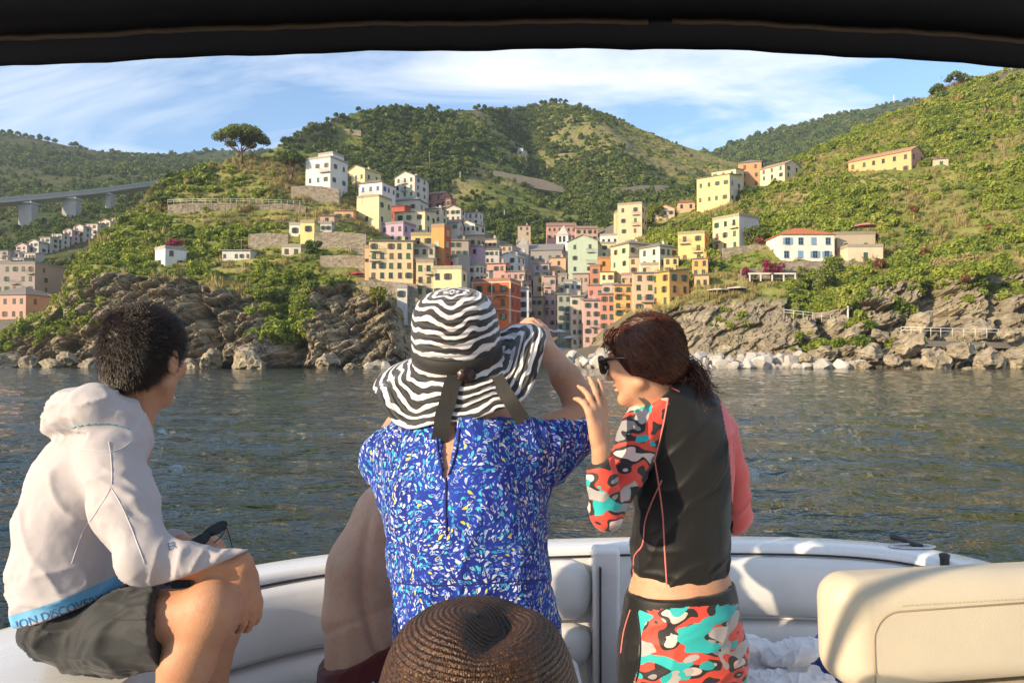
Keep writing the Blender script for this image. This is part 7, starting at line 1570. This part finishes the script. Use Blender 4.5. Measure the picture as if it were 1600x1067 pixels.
# her sunglasses
M_TORT = simple('tortoiseshell', (.035, .014, .008), .15, .5, 60, 0); M_LEN4 = simple('brown_lens', (.02, .008, .006), .06, .2, 5, 0)
sg = empty('sunglasses', L4(0, .11, .01), 0, 'dark tortoiseshell sunglasses worn by the dark-haired standing person', 'sunglasses')
for q in (-1, 1):
    m = MB(); ring = []
    for a_ in np.linspace(0, 2 * math.pi, 25)[:-1]:
        cx4 = .031 * math.copysign(abs(math.cos(a_)) ** .8, math.cos(a_)); cz4 = .024 * math.copysign(abs(math.sin(a_)) ** .8, math.sin(a_)); ring.append(L4(q * .036 + cx4, .122 - .25 * (q * .036 + cx4) ** 2 * 12, .006 + cz4))
    nn = Vector(R4 @ np.array((0, .002, 0))); m.add([r_ + nn for r_ in ring] + [r_ - nn for r_ in ring], [list(range(24)), list(range(47, 23, -1))] + [(i, i + 24, (i + 1) % 24 + 24, (i + 1) % 24) for i in range(24)]); adopt(m.obj('lens', M_LEN4), sg)
    m = MB(); m.tube(ring + [ring[0]], .0035, 6, cap=False); adopt(m.obj('rim', M_TORT), sg)
    m = MB(); m.tube([L4(q * .067, .108, .016), L4(q * .077, .07, .016), L4(q * .081, .03, .012), L4(q * .082, -.005, .004)], [.0055, .0045, .004, .003], 6); adopt(m.obj('temple', M_TORT), sg)
m = MB(); m.tube([L4(-.009, .121, .012), L4(0, .124, .015), L4(.009, .121, .012)], .003, 6); adopt(m.obj('bridge', M_TORT), sg)

# ---------------------------------------------------------------- bare-backed person behind the blue dress
bare = empty('person', (-.33, 2.35, .91), 0, 'bare-backed person in checked swim trunks hunched behind the blue dress', 'person')
b = SDF(); b.chain([T(600, 1045, 2.24, 92), T(584, 960, 2.24, 74), T(588, 890, 2.26, 72), T(618, 815, 2.30, 62), T(662, 775, 2.36, 52)], .04, ((0, 1, 0), 1.05)); b.cone(at(600, 880, 2.22), at(640, 800, 2.28), .09, .10, .04)
head(b, at(735, 745, 2.46), frame((.9, .4, -.1)), .95); b.cone(at(722, 770, 2.45), at(672, 782, 2.38), .05, .06, .03)
b.chain([(at(640, 795, 2.22), .055), (at(690, 900, 2.2), .042), (at(790, 925, 2.3), .028)], .025); hand(b, at(790, 925, 2.3), (.9, .3, -.2), (0, 0, -1), 1, .95)
b.chain([(at(690, 800, 2.5), .055), (at(740, 900, 2.52), .042), (at(800, 920, 2.45), .028)], .025); hand(b, at(800, 920, 2.45), (.9, .1, -.2), (0, 0, -1), -1, .95)
for yy in (2.26, 2.48): b.chain([(Vector((-.35, yy, 1.0)), .085), (Vector((.05, yy - .02, 1.0)), .06), (Vector((.08, yy - .15, .72)), .048), (Vector((.06, yy - .25, .53)), .035)], .03); b.cone((.06, yy - .25, .487), (.19, yy - .27, .474), .034, .024, .02)
grow(b, 'body', M_SKIN_B, bare, .006, 3, lambda V, N: (lambda u, v: -.010 * np.exp(-((u - 566 - .0016 * (v - 900) ** 2) / 8) ** 2) * sstep(770, 830, v) + .008 * np.exp(-((u - 590) / 24) ** 2 - ((v - 815) / 34) ** 2) + .005 * np.exp(-((u - 545) / 13) ** 2) * sstep(840, 900, v) - .004 * np.exp(-((v - 968 + .4 * (u - 560)) / 7) ** 2))(*px_of(V)))
def checks(t, c): ck_ = t.n('ShaderNodeTexChecker', ins={'Vector': t.mapping(c, rot=(0, .5, .4)), 'Color1': (.02, .02, .022, 1), 'Color2': (.72, .72, .72, 1), 'Scale': 46.}); return ck_.outputs[0]
s = SDF(); s.chain([T(598, 1090, 2.24, 92), T(600, 1040, 2.24, 96), T(592, 985, 2.24, 80)], .04, ((0, 1, 0), 1.08))
for yy in (2.26, 2.48): s.cone((-.35, yy, 1.0), (-.10, yy, 1.0), .10, .085, .03)
p1, p2 = at(508, 1012, 2.1), at(622, 1000, 2.1); nn = Vector((0, 1, 0)).cross(at(640, 985, 2.1) - at(500, 1050, 2.1)); nn = nn if nn.z > 0 else -nn; s.cut(at(575, 1024, 2.1), nn, .004)
V4, F4 = s.mesh('trunks', .006); V4 = relax(V4, F4, 2); V4 = V4 + vnormals(V4, F4) * folds(V4, (.5, 0, 1), .004, .05, 54)[:, None]; nn.normalize(); dd_ = nn.dot(at(575, 1024, 2.1)) - V4[F4].mean(1) @ np.array(nn)
tr = subset(dd_ > .05, 'trunks', cloth('checked_nylon', checks, .6), bare); wb_ = subset((dd_ <= .05), 'waistband', cloth('dark_red_elastic', (.10, .012, .010), .7), tr)
s = SDF(); s.ell(at(735, 738, 2.46), (.085, .1, .08), None, .01); grow(s, 'hair', M_HAIR1, bare, .006, 1, lambda V, N: .004 * fbm(V * 50, 3, 3))

# ---------------------------------------------------------------- person in straw hat, right in front of the camera
DS = .76; sit = empty('person', (-.04, .82, .45), 0, 'person seated close to the camera, only the crown of a brown straw hat showing', 'person')
hc5 = at(748, 1150, .80); b = SDF(); R5 = frame((0, 1, -.1)); head(b, hc5, R5, 1.0); b.cone(hc5 + Vector((0, -.01, -.09)), hc5 + Vector((0, -.02, -.2)), .055, .07, .03)
b.chain([(hc5 + Vector((0, -.02, -.27)), .12), (hc5 + Vector((0, -.02, -.5)), .13), (hc5 + Vector((0, .0, -.68)), .15)], .05, ((0, 1, 0), .75))
for q in (-1, 1):
    b.chain([(hc5 + Vector((q * .17, -.02, -.24)), .055), (hc5 + Vector((q * .21, .02, -.5)), .042), (hc5 + Vector((q * .12, .24, -.56)), .028)], .03); hand(b, hc5 + Vector((q * .12, .24, -.56)), (-.3 * q, .9, 0), (0, 0, -1), -q, .95)
    b.chain([(hc5 + Vector((q * .09, .04, -.72)), .085), (hc5 + Vector((q * .11, .42, -.70)), .06), (hc5 + Vector((q * .11, .44, -.92)), .045), (hc5 + Vector((q * .11, .42, -1.08)), .035)], .03)
grow(b, 'body', M_SKIN_M, sit, .007, 2)
s = SDF(); s.chain([(hc5 + Vector((0, -.02, -.25)), .14), (hc5 + Vector((0, -.02, -.5)), .145), (hc5 + Vector((0, 0, -.72)), .165)], .05, ((0, 1, 0), .78)); s.chain([(hc5 + Vector((-.17, -.02, -.24)), .068), (hc5 + Vector((.17, -.02, -.24)), .068)], .05); grow(s, 'shirt', cloth('grey_tee', (.25, .26, .28)), sit, .007, 2)
m = MB(); m.box((-.3, .55, .45), (.22, 1.0, .62)); o = bpart(m, 'jump_seat', M_VIN); bv = o.modifiers.new('bevel', 'BEVEL'); bv.width = .03; bv.segments = 4
t = NT('brown_straw'); c = t.co(); th = t.n('ShaderNodeAttribute', attribute_name='turn').outputs['Fac']; ar = t.n('ShaderNodeAttribute', attribute_name='arc').outputs['Fac']
v2 = t.n('ShaderNodeCombineXYZ', ins={0: t.math('MULTIPLY', th, 210.), 1: t.math('MULTIPLY', ar, 480.)}).outputs[0]; vo = t.n('ShaderNodeTexVoronoi', ins={'Vector': v2, 'Scale': 1.0, 'Randomness': .75}); nz = t.noise(v2, .9, 4, .7)
col = t.ramp(t.math('ADD', t.math('MULTIPLY', nz, .6), t.math('MULTIPLY', t.n('ShaderNodeSeparateColor', ins={0: vo.outputs['Color']}).outputs[0], .4)), [(.25, (.014, .005, .002)), (.52, (.048, .018, .006)), (.68, (.105, .043, .014)), (.85, (.34, .18, .07))])
t.base(col).rough(.5); ring = t.math('SINE', t.math('MULTIPLY', ar, 2 * math.pi / .0052)); t.bump(t.math('ADD', t.math('MULTIPLY', vo.outputs['Distance'], -.8), t.math('MULTIPLY', ring, .35)), .9, .0022)
M_STRAW = t.m; prof = [(.001, .100), (.02, .1005), (.042, .098), (.060, .091), (.074, .078), (.084, .058), (.092, .030), (.099, -.005), (.105, -.045), (.108, -.075), (.116, -.088), (.135, -.096), (.16, -.096), (.18, -.090)]
pr = catmull([Vector((a_, 0, b_)) for a_, b_ in prof], 8); arc = [0]
for i in range(1, len(pr)): arc.append(arc[-1] + (pr[i] - pr[i-1]).length)
nT = 200; top = at(745, 984, .735); hp5 = top + Vector((0, .045, -.098)); V = []; AR = []; TU = []
Rs5 = Matrix.Rotation(math.radians(4), 3, 'X')
for i, q in enumerate(pr):
    for j in range(nT):
        th_ = 2 * math.pi * j / nT; x = q.x * math.cos(th_) * 1.12; y = q.x * math.sin(th_) * 1.2; z = q.z
        if q.z > -.02: z -= .020 * math.exp(-(((x - .026 - .25 * y) / .020) ** 2 + ((y + .005) / .05) ** 2)); z += .006 * math.exp(-(((x + .025) / .028) ** 2 + ((y + .02) / .05) ** 2)) - .006 * math.exp(-(((x - .004) / .016) ** 2 + ((y + .045) / .022) ** 2)); z += .0012 * math.sin(arc[i] / .0052 * 6.283) * .35
        V.append(Rs5 @ Vector((x, y, z)) + hp5); AR.append(arc[i]); TU.append(j / nT if j <= nT / 2 else 1 - j / nT)
me = np_mesh('straw_hat', np.array(V), np.array([(i*nT+j, (i+1)*nT+j, (i+1)*nT+(j+1) % nT, i*nT+(j+1) % nT) for i in range(len(pr)-1) for j in range(nT)]), True); fattr(me, 'arc', AR); fattr(me, 'turn', TU)
o = link('straw_hat', me, M_STRAW); adopt(o, sit); so = o.modifiers.new('thick', 'SOLIDIFY'); so.thickness = .003
# stray straw fibres
rs5 = np.random.RandomState(3); k = rs5.choice(len(V), 1400); Vn = np.array(V); k = k[(np.array(AR)[k] < .16)]; k = k[np.array(AR)[k] > .01]; rj5 = rs5.normal(0, 1, (len(k), 3))
def sdir(P_, q): v = (Vn[k] - np.array(hp5)) * 4 + rj5; return v / np.linalg.norm(v, axis=1)[:, None]
strands('straw_fibres', Vn[k], sdir, 2, .0035, .00032, M_STRAW, o, 5)['kind'] = 'stuff'
# ================================================================== towel and bag on the starboard bench
tw_ = empty('towel', (.82, 2.32, .935), 0, 'folded white towel lying on the bench behind the cream seat', 'towel')
M_TOW = cloth('white_terry', (.78, .77, .76), .95, 500., 0, .04, .7, .004)
s = SDF()
rc_ = random.Random(4)
for i in range(16): s.ell((.74 + rc_.uniform(-.06, .15), 2.28 + rc_.uniform(-.07, .12), .97 + rc_.uniform(0, .13)), (rc_.uniform(.06, .11), rc_.uniform(.05, .10), rc_.uniform(.02, .045)), frame((rc_.uniform(-1, 1), 1, rc_.uniform(-.6, .6)), (rc_.uniform(-.4, .4), 0, 1)), .02)
s.cut((0, 0, .938), (0, 0, -1), .003)
grow(s, 'folded_cloth', M_TOW, tw_, .004, 2, lambda V, N: folds(V, (.8, .3, .3), .012, .035, 6) + folds(V, (.2, .6, -.6), .008, .025, 7) + .003 * fbm(V * 30, 3, 3))
bg = empty('bag', (1.12, 2.45, .935), 0, 'blue drawstring bag beside the white towel', 'bag')
M_BLU = cloth('blue_nylon', (.01, .08, .42), .35, 900., 0, .1, .8, .012)
s = SDF(); s.ell((1.06, 2.40, 1.03), (.10, .09, .10), None, .02); s.ell((1.12, 2.36, 1.06), (.08, .07, .08), None, .02); s.cut((0, 0, .938), (0, 0, -1), .003)
grow(s, 'sack', M_BLU, bg, .005, 2, lambda V, N: folds(V, (.6, .2, .8), .012, .035, 4) + .004 * fbm(V * 25, 2, 9))
m = MB(); m.tube(catmull([(1.10, 2.40, 1.075), (1.13, 2.37, 1.06), (1.17, 2.35, 1.02), (1.19, 2.345, .97)], 6), .004, 6); adopt(m.obj('drawstring', M_BLU), bg)
